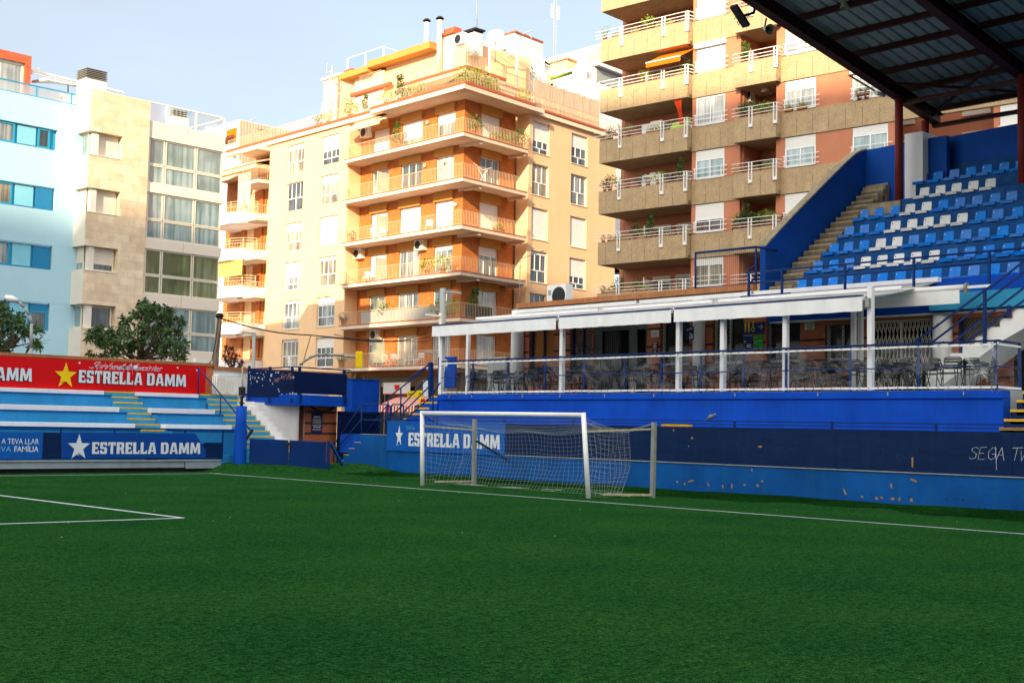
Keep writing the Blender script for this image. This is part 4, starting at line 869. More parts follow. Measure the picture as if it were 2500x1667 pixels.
mb = MB(); z = 9.36; mb.box(37.78, 39.5, 21.9, YS, z-.4, z); mb.box(38.9, 39.6, YS, 24, 9.3, 10.2); mb.build('landing', M('concrete'), stand)
mb = MB(); mb.box(X0s-1.0, X0s+.3, 6.0, YS, 4.96, 5.80); mb.box(X0s-.6, X0s-.3, 6.0, YS, 5.801, 5.93); mb.build('front_beam', M('blue_wall'), stand)
mb = MB(); mb.box(X0s-1.25, X0s-1.001, 6.0, 17.6, 5.0, 5.45); mb.build('lower_beam', M('light_blue'), stand)
mb = MB(); mb.box(X0s-1.02, 36, 6.0, 23, 4.925, 4.955); mb.build('soffit', M('white_wall'), stand)
PF = Fr((0, 24.05), 0)
def pq(px, py): s_, z = PF.q(px, py); return PF.w(s_, 0, z)
z7 = lambda x, y: (1860+x*.306, 260+y*.306)
top = [(30, 1112), (250, 875), (480, 640), (640, 480), (700, 425), (745, 385), (790, 360), (830, 350)]
pts = [pq(*z7(*q)) for q in top]; body = pts+[np.array([pts[-1][0], 24.05, 9.0]), np.array([33.9, 24.05, 5.2]), np.array([pts[0][0], 24.05, 5.2])]
pw = thing('parapet_wall', 'blue parapet wall sloping up beside the concrete stairway and curving at the top', 'wall', pts[0]*[1, 1, 0]+[0, 0, 5.2])
MB().prism(body, (0, .22, 0)).build('wall_body', M('parapet_blue'), pw, bevel=.01)
mb = MB()
for a, b in zip(pts[:-1], pts[1:]): mb.prism([a+[0, -.03, .003], b+[0, -.03, .003], b+[0, -.03, .06], a+[0, -.03, .06]], (0, .30, 0))
mb.build('coping', M('concrete'), pw)
bX = pts[-1][0]; BF = Fr((bX, 0), 90)
t = thing('back_wall', 'bright blue back wall behind the top of the concrete stairway', 'wall', (bX, 23, 9.4)); s0, z0 = 24.27, BF.q(2112, 366)[1]; s1 = 22.0
mb = MB(); zt = BF.q(2190, 352)[1]; mb.prism([BF.w(24.27, 0, 8.5), BF.w(24.27, 0, z0), BF.w(23.6, 0, zt-.03), BF.w(22.2, 0, zt+.02), BF.w(21.0, 0, zt+.02), BF.w(21.0, 0, 8.5)], (.22, 0, 0)); mb.build('wall_body', M('parapet_blue'), t)
# white pillar
p0 = BF.q(2208, 380); p1 = BF.q(2253, 380); px_ = bX-.35
F2 = Fr((px_, 0), 90); a = F2.q(2208, 380)[0]; b = F2.q(2253, 380)[0]; zt = F2.q(2230, 324)[1]
t = thing('pillar', 'whitewashed concrete pillar beside the red roof column', 'pillar', (px_, (a+b)/2, 9.4)); MB().box(px_, px_+1.0, b, a, 9.0, zt).build('pillar_body', M('white_wall'), t, bevel=.02)
B2 = Fr((px_+.9, 0), 90); t = thing('rear_wall', 'dark blue back wall behind the top row of seats at right', 'wall', (px_+.9, 15, 10)); za = B2.q(2290, 340)[1]; zb = B2.q(2480, 303)[1]; ya = B2.q(2290, 340)[0]; yb = B2.q(2480, 303)[0]
MB().prism([B2.w(ya+.6, 0, 9), B2.w(ya+.6, 0, za), B2.w(yb, 0, zb), B2.w(6, 0, zb+.2), B2.w(6, 0, 9)], (.25, 0, 0)).build('wall_body', M('parapet_blue'), t)
# seats
def make_seat(m):
    t = thing('stadium_seat', 'seat', 'seat')
    mb = MB(); P = []
    for y, z in ((-.185, .02), (-.20, .05), (-.195, .30), (-.17, .345), (.17, .345), (.195, .30), (.20, .05), (.185, .02)): P.append((.30+(z)*.18, y, z+.04))
    mb.prism(P, (.028, 0, .004)); b = mb.build('backrest', m, t, bevel=.008)
    mb = MB(); mb.hexa([(-.06, -.23, -.03), (.33, -.21, .0), (.33, .21, .0), (-.06, .23, -.03)], [(-.08, -.22, .035), (.33, -.2, .055), (.33, .2, .055), (-.08, .22, .035)]); mb.box(-.07, -.03, -.23, .23, -.07, -.03); mb.build('seat_pan', m, t, bevel=.01)
    mb = MB(); mb.lathe([(.022, 0), (.022, .004), (0, .004)], (.338, .13, .30), (-1, 0, .18), 12); mb.build('number_disc', M('poster_white' if m == M('seat_blue') else 'poster_navy'), t); return t
sb, sw = make_seat(M('seat_blue')), make_seat(M('seat_white')); sb.scale = sw.scale = (.92, .86, .92); used = {id(sb): 0, id(sw): 0}
rows = [(0, [(265, 'b'), (385, 'b'), (515, 'b'), (640, 'b'), (775, 'b'), (910, 'b'), (1050, 'b'), (1185, 'b'), (1335, 'b'), (1485, 'b'), (1635, 'b'), (1800, 'b'), (1950, 'b')]),
 (1, [(395, 'b'), (520, 'b'), (640, 'b'), (775, 'w'), (908, 'w'), (1040, 'w'), (1178, 'w'), (1320, 'w'), (1465, 'b'), (1605, 'b'), (1755, 'b'), (1910, 'b'), (2065, 'b')]),
 (2, [(520, 'b'), (640, 'b'), (765, 'b'), (895, 'w'), (1027, 'w'), (1160, 'b'), (1295, 'b'), (1435, 'b'), (1575, 'b'), (1720, 'b'), (1870, 'b'), (2022, 'b')]),
 (3, [(645, 'b'), (765, 'b'), (890, 'b'), (1012, 'w'), (1145, 'w'), (1275, 'w'), (1410, 'w'), (1548, 'w'), (1690, 'b'), (1835, 'b'), (1985, 'b')]),
 (4, [(765, 'b'), (885, 'b'), (1008, 'b'), (1132, 'w'), (1260, 'w'), (1392, 'b'), (1525, 'b'), (1663, 'b'), (1802, 'b'), (1943, 'b')]),
 (5, [(1243, 'w'), (1370, 'w'), (1500, 'w'), (1635, 'w'), (1770, 'w')]),
 (6, [(1232, 'b'), (1355, 'b'), (1483, 'b'), (1613, 'b'), (1743, 'b'), (1877, 'b'), (2010, 'b')])]
RN = ['bottom', 'second lowest', 'third lowest', 'middle', 'fifth', 'short white sixth', 'top']
for k, lst in rows:
    X = X0s+DX*k; z = Z0s+DZ*k
    for i, (q, c) in enumerate(lst):
        py = 260+(1440-(q-265)*.075-k*140)*.306; fr = Fr((X+.3, 0), 90); y = fr.q(1860+(q+52)*.306, py)[0]; pr = sb if c == 'b' else sw
        lb = ('blue' if c == 'b' else 'white')+' plastic seat, '+ORD[i]+' from the left in the '+RN[k]+' row of the stand'
        if not used[id(pr)]: used[id(pr)] = 1; pr.location = (X, y, z); pr['label'] = lb; pr['group'] = 'plastic seats in the stand'
        else: dup(pr, (X, y+rc.uniform(-.01, .01), z), rc.uniform(-.045, .045), lb, 'plastic seats in the stand')
# front railing of the upper stand
XF = 31.2; FF = Fr((XF, 0), 90)
def fq(px, py): s_, z = FF.q(px, py); return FF.w(s_, 0, z)
fr_ = thing('front_railing', 'navy tube railing in front of the blue seats', 'railing', fq(2100, 700))
mb = MB()
for a, b in (((1822, 667), (2560, 600)), ((1830, 692), (2560, 628)), ((1808, 725), (1930, 716))): mb.tube(fq(*a), fq(*b), .028, 8)
mb.build('rail', M('rail_blue'), fr_)
for px, pt, pb in ((1828, 667, 735), (1909, 660, 725), (2063, 647, 716), (2231, 632, 700), (2415, 614, 705)): MB().bar(fq(px, pb), fq(px, pt), .06, .06).build('post', M('rail_blue'), fr_)
# mesh cage
CF = Fr((32.6, 0), 90)
def cq(px, py): s_, z = CF.q(px, py); return CF.w(s_, 0, z)
cg = thing('mesh_cage', 'navy framed wire mesh panel standing left of the concrete stairway', 'fence', cq(1770, 700)); mb = MB()
A_, B_, C2, D2 = cq(1698, 618), cq(1846, 603), cq(1846, 693), cq(1698, 705)
mb.tube(A_, B_, .04, 8); mb.tube(D2, C2, .03, 8); mb.tube(A_, cq(1698, 720), .035, 8); mb.tube(B_, cq(1846, 700), .035, 8); E_ = B_+np.array([1.1, 0, 0]); mb.tube(B_, E_, .035, 8); mb.tube(B_-[0, 0, .55], cq(1822, 667), .03, 8); mb.tube(cq(1846, 675), cq(1824, 700), .03, 8); mb.build('frame', M('rail_blue'), cg)
mb = MB()
for i in range(1, 30): u = i/30; mb.tube(D2*(1-u)+C2*u, A_*(1-u)+B_*u, .004, 4, caps=False)
for i in range(1, 20): u = i/20; mb.tube(D2*(1-u)+A_*u, C2*(1-u)+B_*u, .004, 4, caps=False)
for i in range(1, 8): u = i/8; p = B_*(1-u)+E_*u; mb.tube(p, p-[0, 0, 1.2], .004, 4, caps=False)
mb.build('mesh', M('dark_metal'), cg)
# ================================================================== STAND ROOF
rz = lambda x: 14.05-(x-30.5)*.158
roof = thing('stand_roof', 'dark corrugated stand roof on rust red beams, seen from below', 'roof', (34, 15, 12))
XF0, XF1, YA, YB = 27.2, 40.9, 22.15, 6.0
mb = MB(); y = YB; pts = []; prof = []
while y < YA+.3:
    prof += [(y, 0), (y+.24, 0), (y+.27, .09), (y+.37, .09), (y+.40, 0)]; y += .40
N_ = len(prof)
for x in (XF0, XF1): pts += [(x, a, rz(x)+.62+b) for a, b in prof]
mb.add(pts, [(i, i+1, N_+i+1, N_+i) for i in range(N_-1)]); so_ = mb.build('roof_sheet', M('roof_sheet'), roof); sl = so_.modifiers.new('thick', 'SOLIDIFY'); sl.thickness = .03; sl.offset = 1
def roofbeam(y, w=.32, h=.42):
    mb = MB(); a = lambda x, dz, yy: (x, yy, rz(x)+dz)
    for (lo, hi, ww) in ((0, .03, w), (.03, h-.03, .03), (h-.03, h, w)):
        mb.hexa([a(XF0, lo, y-ww/2), a(XF1, lo, y-ww/2), a(XF1, lo, y+ww/2), a(XF0, lo, y+ww/2)], [a(XF0, hi, y-ww/2), a(XF1, hi, y-ww/2), a(XF1, hi, y+ww/2), a(XF0, hi, y+ww/2)])
    mb.build('beam', M('roof_beam'), roof)
for y in (YA, 18.0, 13.9): roofbeam(y)
for i, x in enumerate((27.3, 29.0, 30.7, 32.35, 34.0, 35.4, 37.0, 38.6, 40.6)):
    MB().box(x-.07, x+.07, YB, YA+.2, rz(x)+.43, rz(x)+.60).build('purlin', M('roof_beam'), roof)
mb = MB(); mb.box(38.2, 38.5, YB, YA, rz(38.3)-.10, rz(38.3)-.001); mb.box(40.5, 40.7, YB, YA+.1, rz(40.6)-.12, rz(40.6)-.001); mb.build('cross_beam', M('roof_beam'), roof)
mb = MB(); mb.bar((37.0, YA, rz(37)+.2), (40.3, 18, rz(40.3)+.2), .08, .08); mb.bar((40.3, YA, rz(40.3)+.2), (37.0, 18, rz(37)+.2), .08, .08); mb.build('bracing', M('roof_beam'), roof)
for px, pt in ((2195, 479), (2493, 440)):
    c = np.array([38.05, 22.1 if px < 2300 else Fr((38.05, 0), 90).q(2496, 400)[0], 0.0]); t = thing('roof_column', 'round rust red steel column carrying the '+('left corner of the stand roof' if px < 2300 else 'roof at the right edge'), 'column', c+[0, 0, 9.3]); MB().tube(c+[0, 0, 8.9], c+[0, 0, rz(38.05)], .135, 18).build('column', M('red_paint'), t)
c = Fr((40.2, 0), 90); s_ = c.q(2258, 300)[0]; t = thing('rear_roof_column', 'darker slim roof column rising from the white pillar', 'column', c.w(s_, 0, 10)); MB().tube(c.w(s_, 0, 9.0), c.w(s_, 0, rz(40.2)), .14, 16).build('column', M('red_paint'), t)
# horns, floodlight, tube lights
def horn(name, label, fr, px, py, r, axis, L_):
    s_, z = fr.q(px, py); c = fr.w(s_, 0, z); t = thing(name, label, 'loudspeaker', c); ax = np.array(axis, float); ax /= np.linalg.norm(ax)
    MB().lathe([(r, 0), (r*.98, -.01), (r*.7, -L_*.3), (r*.42, -L_*.7), (r*.35, -L_), (0, -L_-.02)], c, ax, 20).build('horn', M('horn'), t)
    MB().lathe([(r*.97, -.002), (r*.62, -L_*.28), (r*.36, -L_*.6)], c, ax, 20).build('bell_inside', M('horn'), t); MB().lathe([(r*.42, -L_*.5), (r*.2, -L_*.3), (0, -L_*.25)], c, ax, 14).build('throat', M('dark_metal'), t)
    MB().bar(c-ax*L_, c-ax*L_+[.1, 0, .35], .04, .04).build('bracket', M('dark_metal'), t)
HF = Fr((0, YA+.25), 0)
horn('horn_speaker', 'grey horn loudspeaker hanging left of the roof edge', HF, 1880, 72, .16, (-.5, -.9, -.35), .42)
horn('horn_speaker', 'grey horn loudspeaker facing the pitch, fixed on the dark roof beam', HF, 1925, 45, .16, (-.75, -.6, -.2), .35)
horn('horn_speaker', 'small horn loudspeaker pointing down under the roof sheets', Fr((0, 20.3), 0), 2062, 22, .14, (-.1, -.2, -1), .40)
s_, z = HF.q(1815, 42); c = HF.w(s_, 0, z); t = thing('floodlight', 'black floodlight on a bent arm at the roof tip', 'floodlight', c); a = HF.w(*[HF.q(1792, 12)[0], 0], HF.q(1792, 12)[1]); b = HF.w(HF.q(1824, 62)[0], 0, HF.q(1824, 62)[1])
d = (b-a); d /= np.linalg.norm(d); nrm = np.cross(d, [0, 1, 0]); mb = MB(); mb.prism([a+[0, -.12, 0], b+[0, -.12, 0], b+[0, .12, 0], a+[0, .12, 0]], nrm*-.10); mb.build('housing', M('dark_metal'), t)
mb = MB(); mb.prism([a+d*.05+[0, -.10, 0]+nrm*.012, b-d*.05+[0, -.10, 0]+nrm*.012, b-d*.05+[0, .10, 0]+nrm*.012, a+d*.05+[0, .10, 0]+nrm*.012], nrm*-.01); mb.build('lamp_glass', M('terracotta'), t)
e = HF.w(HF.q(1845, 12)[0], 0, HF.q(1845, 12)[1]); mb = MB(); mid = HF.w(HF.q(1840, 32)[0], 0, HF.q(1840, 32)[1]); mb.path([(a+b)/2-nrm*.1, mid, e, e+[.9, 0, .2]], .045, 8); mb.box(e[0]-.15, e[0]+.3, e[1]-.1, e[1]+.1, e[2]-.05, e[2]+.12); mb.build('bracket', M('dark_metal'), t)
mb = MB(); [mb.path([a+(b-a)*u, a+(b-a)*u-nrm*.3+[0, 0, -.05], mid], .008, 4) for u in (.3, .5, .6)]; mb.build('cable', M('black_rubber'), t)
a = HF.q(2072, 184); b = HF.q(2135, 222); t = thing('tube_light', 'slim grey tube light clipped under the roof edge beam', 'lamp', HF.w(a[0], 0, a[1])); MB().tube(HF.w(a[0], 0, a[1]), HF.w(b[0], 0, b[1]), .035, 8).build('tube', M('grey_lamp'), t)
MB().tube(HF.w(b[0]+.1, 0, b[1]-.05), HF.w(HF.q(2158, 233)[0], 0, HF.q(2158, 233)[1]), .07, 10).build('end_box', M('alu_beige'), t)
# ================================================================== LEFT STAND (faces -Y)
YB0 = 36.85; LF = Fr((0, YB0), 0)
def lz(px, py, Y): return oy(px, py, Y)
XL = -6.0
ls = thing('terrace_stand', 'low concrete terrace stand with white edged blue benches and two stairways', 'stand', (14, 38.5, 0))
TY = [37.70, 38.85, 40.0]; wh = [(1028.6, 1040.6), (986, 999), (945, 955.6)]
XS1 = (lz(270, 966, 39.6)[0], lz(355, 966, 39.6)[0]); XS2 = (22.35, 23.88)
x_s1 = [18.82, 19.90]
segs = [(XL, x_s1[0]), (x_s1[1], 22.30)]
mbw = MB(); mbb = MB(); mbl = MB(); prev = .4
Zt = []
for k, (Yw, (yt, yb)) in enumerate(zip(TY, wh)):
    zt = lz(0, yt, Yw)[2]; zb = lz(0, yb, Yw)[2]; Zt.append((zb, zt))
for k, Yw in enumerate(TY):
    zb, zt = Zt[k]
    for a, b in segs:
        mbw.box(a, b, Yw, Yw+.62, zb, zt)
        if k < 2:
            mbb.box(a, b, Yw+.60, TY[k+1]+.01, zt-.2, Zt[k+1][0]-.002); mbl.box(a, b, Yw+.57, TY[k+1]-.01, Zt[k+1][0]-.05, Zt[k+1][0]-.001)
        if k == 0: mbb.box(a, b, Yw-.35, Yw+.5, .3, zb-.001); mbl.box(a, b, Yw-.38, Yw-.01, zb-.06, zb-.003)
mbb.box(22.30, 26.0, 40.3, 40.6, .2, 1.0)
mbw.build('white_edge', M('white_wall'), ls, bevel=.012); mbb.build('bench', M('terrace_blue'), ls, bevel=.012); mbl.build('bench_lip', M('mid_blue'), ls)
mb = MB()
for a, b in segs: mb.box(a, b, 36.9, 37.34, .1, .50)
mb.build('front_walk', M('terrace_blue'), ls)
def flight(x0, x1, n, ytop, ztop, rise, run):
    mb = MB(); mn = MB()
    for i in range(n):
        z = ztop-rise*i; y = ytop-run*i; mb.box(x0, x1, y, y+run+.02, max(-.1, z-rise*3), z-.001); mn.box(x0+.02, x1-.02, y-.006, y+.07, z-.048, z+.004)
    s = mb.build('stairway', M('light_blue'), ls); mn.build('nosing', M('yellow_line'), s)
zt = 3.13*.81; flight(x_s1[0], x_s1[1], 8, 40.0, zt, .2175*.81, .39*.81)
flight(XS2[0], XS2[1], 13, 40.05, zt+.02, .2175*.81, .385*.81)
mb = MB()
for i in range(13):
    z = zt+.02-.2175*.81*(i-.7); y = 40.0-.385*.81*i; mb.box(XS2[1], XS2[1]+.32, y+.04, y+.30, 0, z)
mb.build('stepped_kerb', M('white_wall'), ls, bevel=.01)
# grey metal kerb
kb = thing('metal_kerb', 'long grey blue metal kerb panel at the foot of the left stand', 'kerb', (16, 36.75, 0))
xe = lz(540, 1120, 36.72)[0]; xm = lz(452, 1120, 36.72)[0]
mb = MB(); mb.prism([(XL, 36.72, .13), (xm-.01, 36.72, .13), (xm-.01, 36.76, .33), (XL, 36.76, .33)], (0, .03, 0)); mb.prism([(xm+.01, 36.68, .10), (xe, 36.68, .10), (xe, 36.74, .33), (xm+.01, 36.74, .33)], (0, .03, 0)); mb.build('panel', M('grey_metal'), kb)
mb = MB(); mb.box(XL, xe, 36.70, 36.95, .332, .37); mb.build('cap', M('concrete_grey'), kb); mb = MB(); mb.box(XL, xe, 36.80, 36.9, -.1, .34); mb.build('shadow_backing', M('dark_void'), kb)  # near-black strip stands in for the shadow gap under the kerb panel
# boards
zb0, zb1 = lz(0, 1120, YB0)[2], lz(0, 1054, YB0)[2]
nb = thing('barrier_boards', 'dark navy boards filling the gaps between the left stand banners', 'hoarding', (16, YB0, zb0))
x = lambda px: lz(px, 1090, YB0-.02)[0]
mb = MB(); mb.box(x(103), x(148), YB0-.02, YB0+.02, zb0, zb1); mb.box(x(148), x(500), YB0+.0, YB0+.03, zb0, zb1-.3); mb.box(x(500), x(545), YB0-.02, YB0+.02, zb0-.0, lz(520, 1080, YB0)[2]); mb.build('panel', M('navy_board'), nb)
BF_ = Fr((0, YB0), 0)
t = banner('slogan_banner', 'blue banner with thin white two-line slogan at the left edge', BF_, XL, x(103), zb0-.0, zb1+.0, 'banner_mid', .05)
mb = MB(); s0, z = BF_.q(0, 1083); s1 = BF_.q(93, 1083)[0]; text_mesh('A TEVA LLAR', mb, BF_, s0+.02, z, .155, .052, .0, 1, s1-s0-.02); s0, z = BF_.q(33, 1102); text_mesh('FAMÍLIA', mb, BF_, s0, z, .155, .052, .012, 1, s1-s0); mb.build('slogan', M('letter_white'), t)
mb = MB(); s0 = BF_.q(-22, 1102)[0]; s1 = BF_.q(25, 1102)[0]; text_mesh('TEVA', mb, BF_, s0, z, .155, .052, -.012, 1, s1-s0); mb.build('thin_slogan', M('cyan_panel'), t)
sbn = thing('sponsor_banner', 'blue sponsor banner with cut corner on the left stand barrier', 'banner', (x(320), YB0, zb0))
P = [BF_.w(BF_.q(a, b)[0], .02, BF_.q(a, b)[1]) for a, b in ((148, 1118), (148, 1055), (475, 1057.5), (488, 1078), (501, 1098), (501, 1117))]
MB().prism(P[::-1], (0, -.02, 0)).build('panel', M('banner_blue'), sbn)
mb = MB(); s_, z_ = BF_.q(191, 1090); star(mb, BF_, s_, z_-.02, .36, .045, .40); mb.build('star', M('letter_white'), sbn)
mb = MB(); s0 = BF_.q(223, 1100)[0]; s1 = BF_.q(487, 1100)[0]; z0 = BF_.q(350, 1107.5)[1]; z1 = BF_.q(350, 1079.5)[1]; lettering('ESTRELLA DAMM', mb, BF_, s0, z0, s1-s0, z1-z0, .045); mb.build('lettering', M('letter_white'), sbn)
mb = MB(); s_, z_ = BF_.q(181, 1110); text_mesh('1876', mb, BF_, s_, z_, .045, .047, .02, 1, .3); mb.build('year_lettering', M('letter_white'), sbn)
hr = thing('handrail', 'navy handrail along the front of the left terrace stand', 'handrail', (16, YB0, zb1))
r0 = oy(612, 1051, YB0-.3); mb = MB(); zr_ = lz(0, 1041, YB0)[2]; mb.tube((XL, YB0, zr_), (r0[0], YB0, zr_), .022, 8); mb.build('rail', M('rail_blue'), hr)
for px in (148, 279, 452, 544): MB().box(x(px)-.02, x(px)+.02, YB0-.01, YB0+.02, zb0 if px == 544 else zb1, zr_).build('post', M('rail_blue'), hr)
MB().box(r0[0]-.035, r0[0]+.035, YB0-.03, YB0+.03, .2, zr_).build('post', M('rail_blue'), hr)
# wall behind with red board
YW = 40.30; WF = Fr((0, YW), 0)
z_cb, z_ct = lz(0, 867.5, YW)[2], lz(0, 861, YW)[2]+.02
xb, xw = lz(500, 925, YW)[0], lz(520, 925, YW)[0]; xend = oy(846, 895, YW+.3)[0]
bwl = thing('boundary_wall', 'brick boundary wall with orange coping behind the left stand', 'wall', (12, YW, 2.5))
mb = MB(); mb.box(XL, xw, YW, YW+.25, 0, z_cb); mb.build('brick_wall', M('brick'), bwl)
mb = MB(); mb.box(xw+.001, xend-1.0, YW+.02, YW+.25, 0, z_cb-.06); mb.build('white_wall', M('white_wall'), bwl)
mb = MB(); mb.box(XL, xw, YW-.06, YW+.30, z_cb, z_ct); mb.box(xw+.001, xend, YW-.05, YW+.30, z_cb-.12, z_ct-.09); mb.build('roof_coping', M('coping'), bwl)
z0, z1 = lz(0, 945, YW-.06)[2], lz(0, 868.5, YW-.06)[2]
rb = banner('sponsor_board', 'wide red sponsor board with yellow star and white shadowed lettering', WF, XL, xb, z0, z1, 'red_board', .07)
mb = MB(); s_, z_ = WF.q(158, 915); star(mb, WF, s_, z_-.03, .385, .08, .44); mb.build('star', M('yellow'), rb)
for o_, mm, dx in ((.076, 'letter_dark', .03), (.09, 'letter_white', 0)):
    mb = MB(); mbq = MB(); s0 = WF.q(189, 930)[0]; s1 = WF.q(451, 930)[0]; z0_ = WF.q(320, 936+3)[1]; z1_ = WF.q(320, 909.5+2)[1]; lettering('ESTRELLA DAMM', mb, WF, s0-dx, z0_-dx*.8, s1-s0, z1_-z0_+.03, o_)
    s1b = WF.q(75, 915)[0]; lettering('ESTRELLA DAMM', mbq, WF, s1b-(s1-s0)-dx, WF.q(40, 930)[1]-dx*.8, s1-s0, z1_-z0_+.03, o_); mb.build('lettering', M(mm), rb); mbq.build('lettering', M(mm), rb)
mb = MB(); s_, z_ = WF.q(152, 934.5); text_mesh('1876', mb, WF, s_-.12, z_, .04, .09, .02, 1, .26); mb.build('year_lettering', M('letter_dark'), rb)
mb = MB(); s_, z_ = WF.q(212, 902); scrawl('Skinheads', mb, WF, s_, z_+.05, .22, .09, .02, 1, .6, 1.9, 2.5); s_, z_ = WF.q(284, 904); scrawl('Antifaxcistes', mb, WF, s_, z_+.04, .20, .09, .02, 1, .6, 1.75, 2.2)
for k in range(12): s_, z_ = WF.q(222+k*11, 900); mb.fb(WF, s_-.003, s_+.003, .09, .093, z_-random.uniform(.05, .2), z_)
mb.lathe([(.09, 0), (.09, .003), (0, .003)], WF.w(WF.q(328, 898)[0], .094, WF.q(328, 898)[1]), WF.n, 14); mb.build('graffiti', M('scribble'), rb)
mb = MB()
for px, py in ((192, 886), (431, 898), (478, 904)): mb.lathe([(.035, 0), (.035, .003), (0, .003)], WF.w(WF.q(px, py)[0], .075, WF.q(px, py)[1]), WF.n, 10)
mb.build('paint_spot', M('scribble'), rb)
# stair handrail on the left stand
hs = thing('stair_handrail', 'navy sloping handrail beside the right hand stairway of the left stand', 'handrail', (22.3, 39, 1)); mb = MB()
q1, q2, q3 = oy(485, 898, 40.0), oy(577, 1010, 37.6), oy(612, 1051, YB0)
mb.tube(q1, q3, .025, 8); mb.build('rail', M('rail_blue'), hs)
MB().tube(q1, oy(484, 961, 40.0), .025, 8).build('post', M('rail_blue'), hs); MB().tube(oy(538.5, 968, 38.7), oy(538.5, 1038, 38.7), .022, 8).build('post', M('rail_blue'), hs)
# stack of white trestles
YS_ = 39.95; a = lz(518, 962, YS_); b = lz(600, 962, YS_); t = thing('folded_tables', 'stack of white folded metal table frames leaning on the white wall', 'table frames', (a+b)/2); SFr = Fr((0, YS_), 0)
z0 = a[2]; z1 = lz(520, 914, YS_)[2]; mb = MB()
for k in range(3):
    o = .05*k; mb.path([SFr.w(a[0]+.05*k, o, z0), SFr.w(a[0]+.05*k, o, z1-.05), SFr.w(a[0]+.1+.05*k, o, z1), SFr.w(b[0]-.1-.03*k, o, z1), SFr.w(b[0]-.03*k, o, z1-.08), SFr.w(b[0]-.03*k, o, z0)], .018, 6)
for k in range(9):
    u = a[0]+.15+k*.115; mb.path([SFr.w(u, .05, z0), SFr.w(u+.10, .06, z0+.15), SFr.w(u+.13, .06, z1-.16), SFr.w(u+.2, .05, z1-.06)], .013, 5)
mb.build('tube_frames', M('white_paint'), t)
mb = MB(); mb.fb(SFr, a[0]+.15, a[0]+.5, -.04, -.01, z0, z1-.12); mb.fb(SFr, a[0]+.25, b[0]-.5, -.02, .0, z0+.1, z1-.2); mb.build('table_top', M('off_white'), t)
# padded corner mast with camera head
mp_ = oz(585, 1131, .26); t = thing('padded_mast', 'corner mast wrapped in bright blue padding with a rusty fitting on top', 'mast', mp_)
zt_ = Fr(mp_[:2], 0).q(594, 991)[1]; mb = MB(); H = zt_-.26
mb.lathe([(.20, -.05), (.21, H*.2), (.195, H*.35), (.20, H*.5), (.185, H*.66), (.175, H*.70), (.178, H), (0, H)], mp_, (0, 0, 1), 9); mb.build('padding', M('blue_wall'), t)
mb = MB(); top = mp_+[0, 0, H]; mb.tube(top, top+[0, 0, .30], .05, 8); mb.tube(top+[0, 0, .08], top+[0, 0, .12], .10, 8); mb.tube(top+[0, 0, .28], top+[0, 0, .32], .10, 8); mb.box(top[0]-.08, top[0]+.08, top[1]-.08, top[1]+.08, top[2]+.34, top[2]+.62); mb.build('fitting', M('dark_metal'), t)
mb = MB(); mb.tube(top+[0, 0, .30], top+[-.02, 0, 1.3], .022, 8); mb.tube(top+[.03, 0, .30], top+[.01, 0, 1.15], .012, 6); mb.build('pipe', M('rust'), t)
mb = MB(); mb.bar(mp_+[.22, .05, .75], mp_+[.50, .1, 1.1], .06, .08); mb.build('strap', M('dark_metal'), t)
# corner gate of two navy panels
G0, G1 = np.array([22.05, 36.30, 0]), np.array([24.25, 34.75, 0]); gd = Fr(G0[:2], math.degrees(math.atan2(G1[1]-G0[1], G1[0]-G0[0])))
t = thing('corner_gate', 'double navy sheet metal gate closing the corner of the pitch', 'gate', G0+[0, 0, .2])
def gq(px, py): s_, z = gd.q(px, py); return s_, z
a = gq(610, 1070); b = gq(704, 1078); c = gq(706, 1075); d = gq(797, 1078); zt0 = a[1]
MB().prism([gd.w(a[0], 0, zt0), gd.w(b[0], 0, zt0-.03), gd.w(b[0], 0, gq(704, 1138)[1]), gd.w(a[0], 0, gq(612, 1133)[1])], gd.n*.05).build('gate_leaf', M('gate_blue'), t, bevel=.008)
MB().prism([gd.w(c[0]+.01, 0, zt0-.03), gd.w(d[0], 0, zt0-.07), gd.w(d[0], 0, gq(797, 1143)[1]), gd.w(c[0]+.01, 0, gq(706, 1139)[1])], gd.n*.05).build('gate_leaf', M('gate_blue'), t, bevel=.008)
MB().fb(gd, gq(798, 1100)[0], gq(806, 1100)[0], -.03, .07, -.05, zt0-.04).build('gate_post', M('rail_blue'), t)
mb = MB(); mb.fb(gd, b[0]-.1, b[0]+.14, .052, .09, zt0-.2, zt0-.1); mb.fb(gd, b[0]-.01, b[0]+.03, .052, .065, zt0-.75, zt0-.15); mb.build('latch', M('dark_metal'), t)
MB().bar(gd.w(gq(806, 1080)[0], .05, gq(806, 1080)[1]), oz(845, 1150, .04), .09, .07).build('brace', M('mid_blue'), t)
# white curved wall, brick pier, platform
YC = 39.35; a = oy(640, 1030, YC); b = oy(726, 1030, YC); zt = oy(690, 984, YC)[2]
t = thing('curved_wall', 'smooth white wall with a rounded end under the navy platform', 'wall', (a+b)/2); P = [(XS2[1]-.2, YC), (b[0]-.1, YC)]
for k in range(8): an = -math.pi/2+math.pi/2*k/7; P.append((b[0]-.1+.33*math.cos(an), YC+.35+.35*math.sin(an)))
P += [(b[0]+.23, YC+1.6), (XS2[1]-.2, YC+1.6)]
o = MB().prism([(x_, y_, -.1) for x_, y_ in P], (0, 0, zt+.1)).build('wall_body', M('white_wall'), t)
YP = 39.85; PF2 = Fr((0, YP), 0); a = oy(741, 1030, YP)[0]; b = oy(822, 1030, YP)[0]; t = thing('brick_pier', 'orange brick pier with dark courses below the navy platform', 'wall', ((a+b)/2, YP, 0)); MB().box(a, b, YP, YP+.4, -.1, oy(780, 985, YP)[2]).build('brickwork', M('brick'), t)
mb = MB()
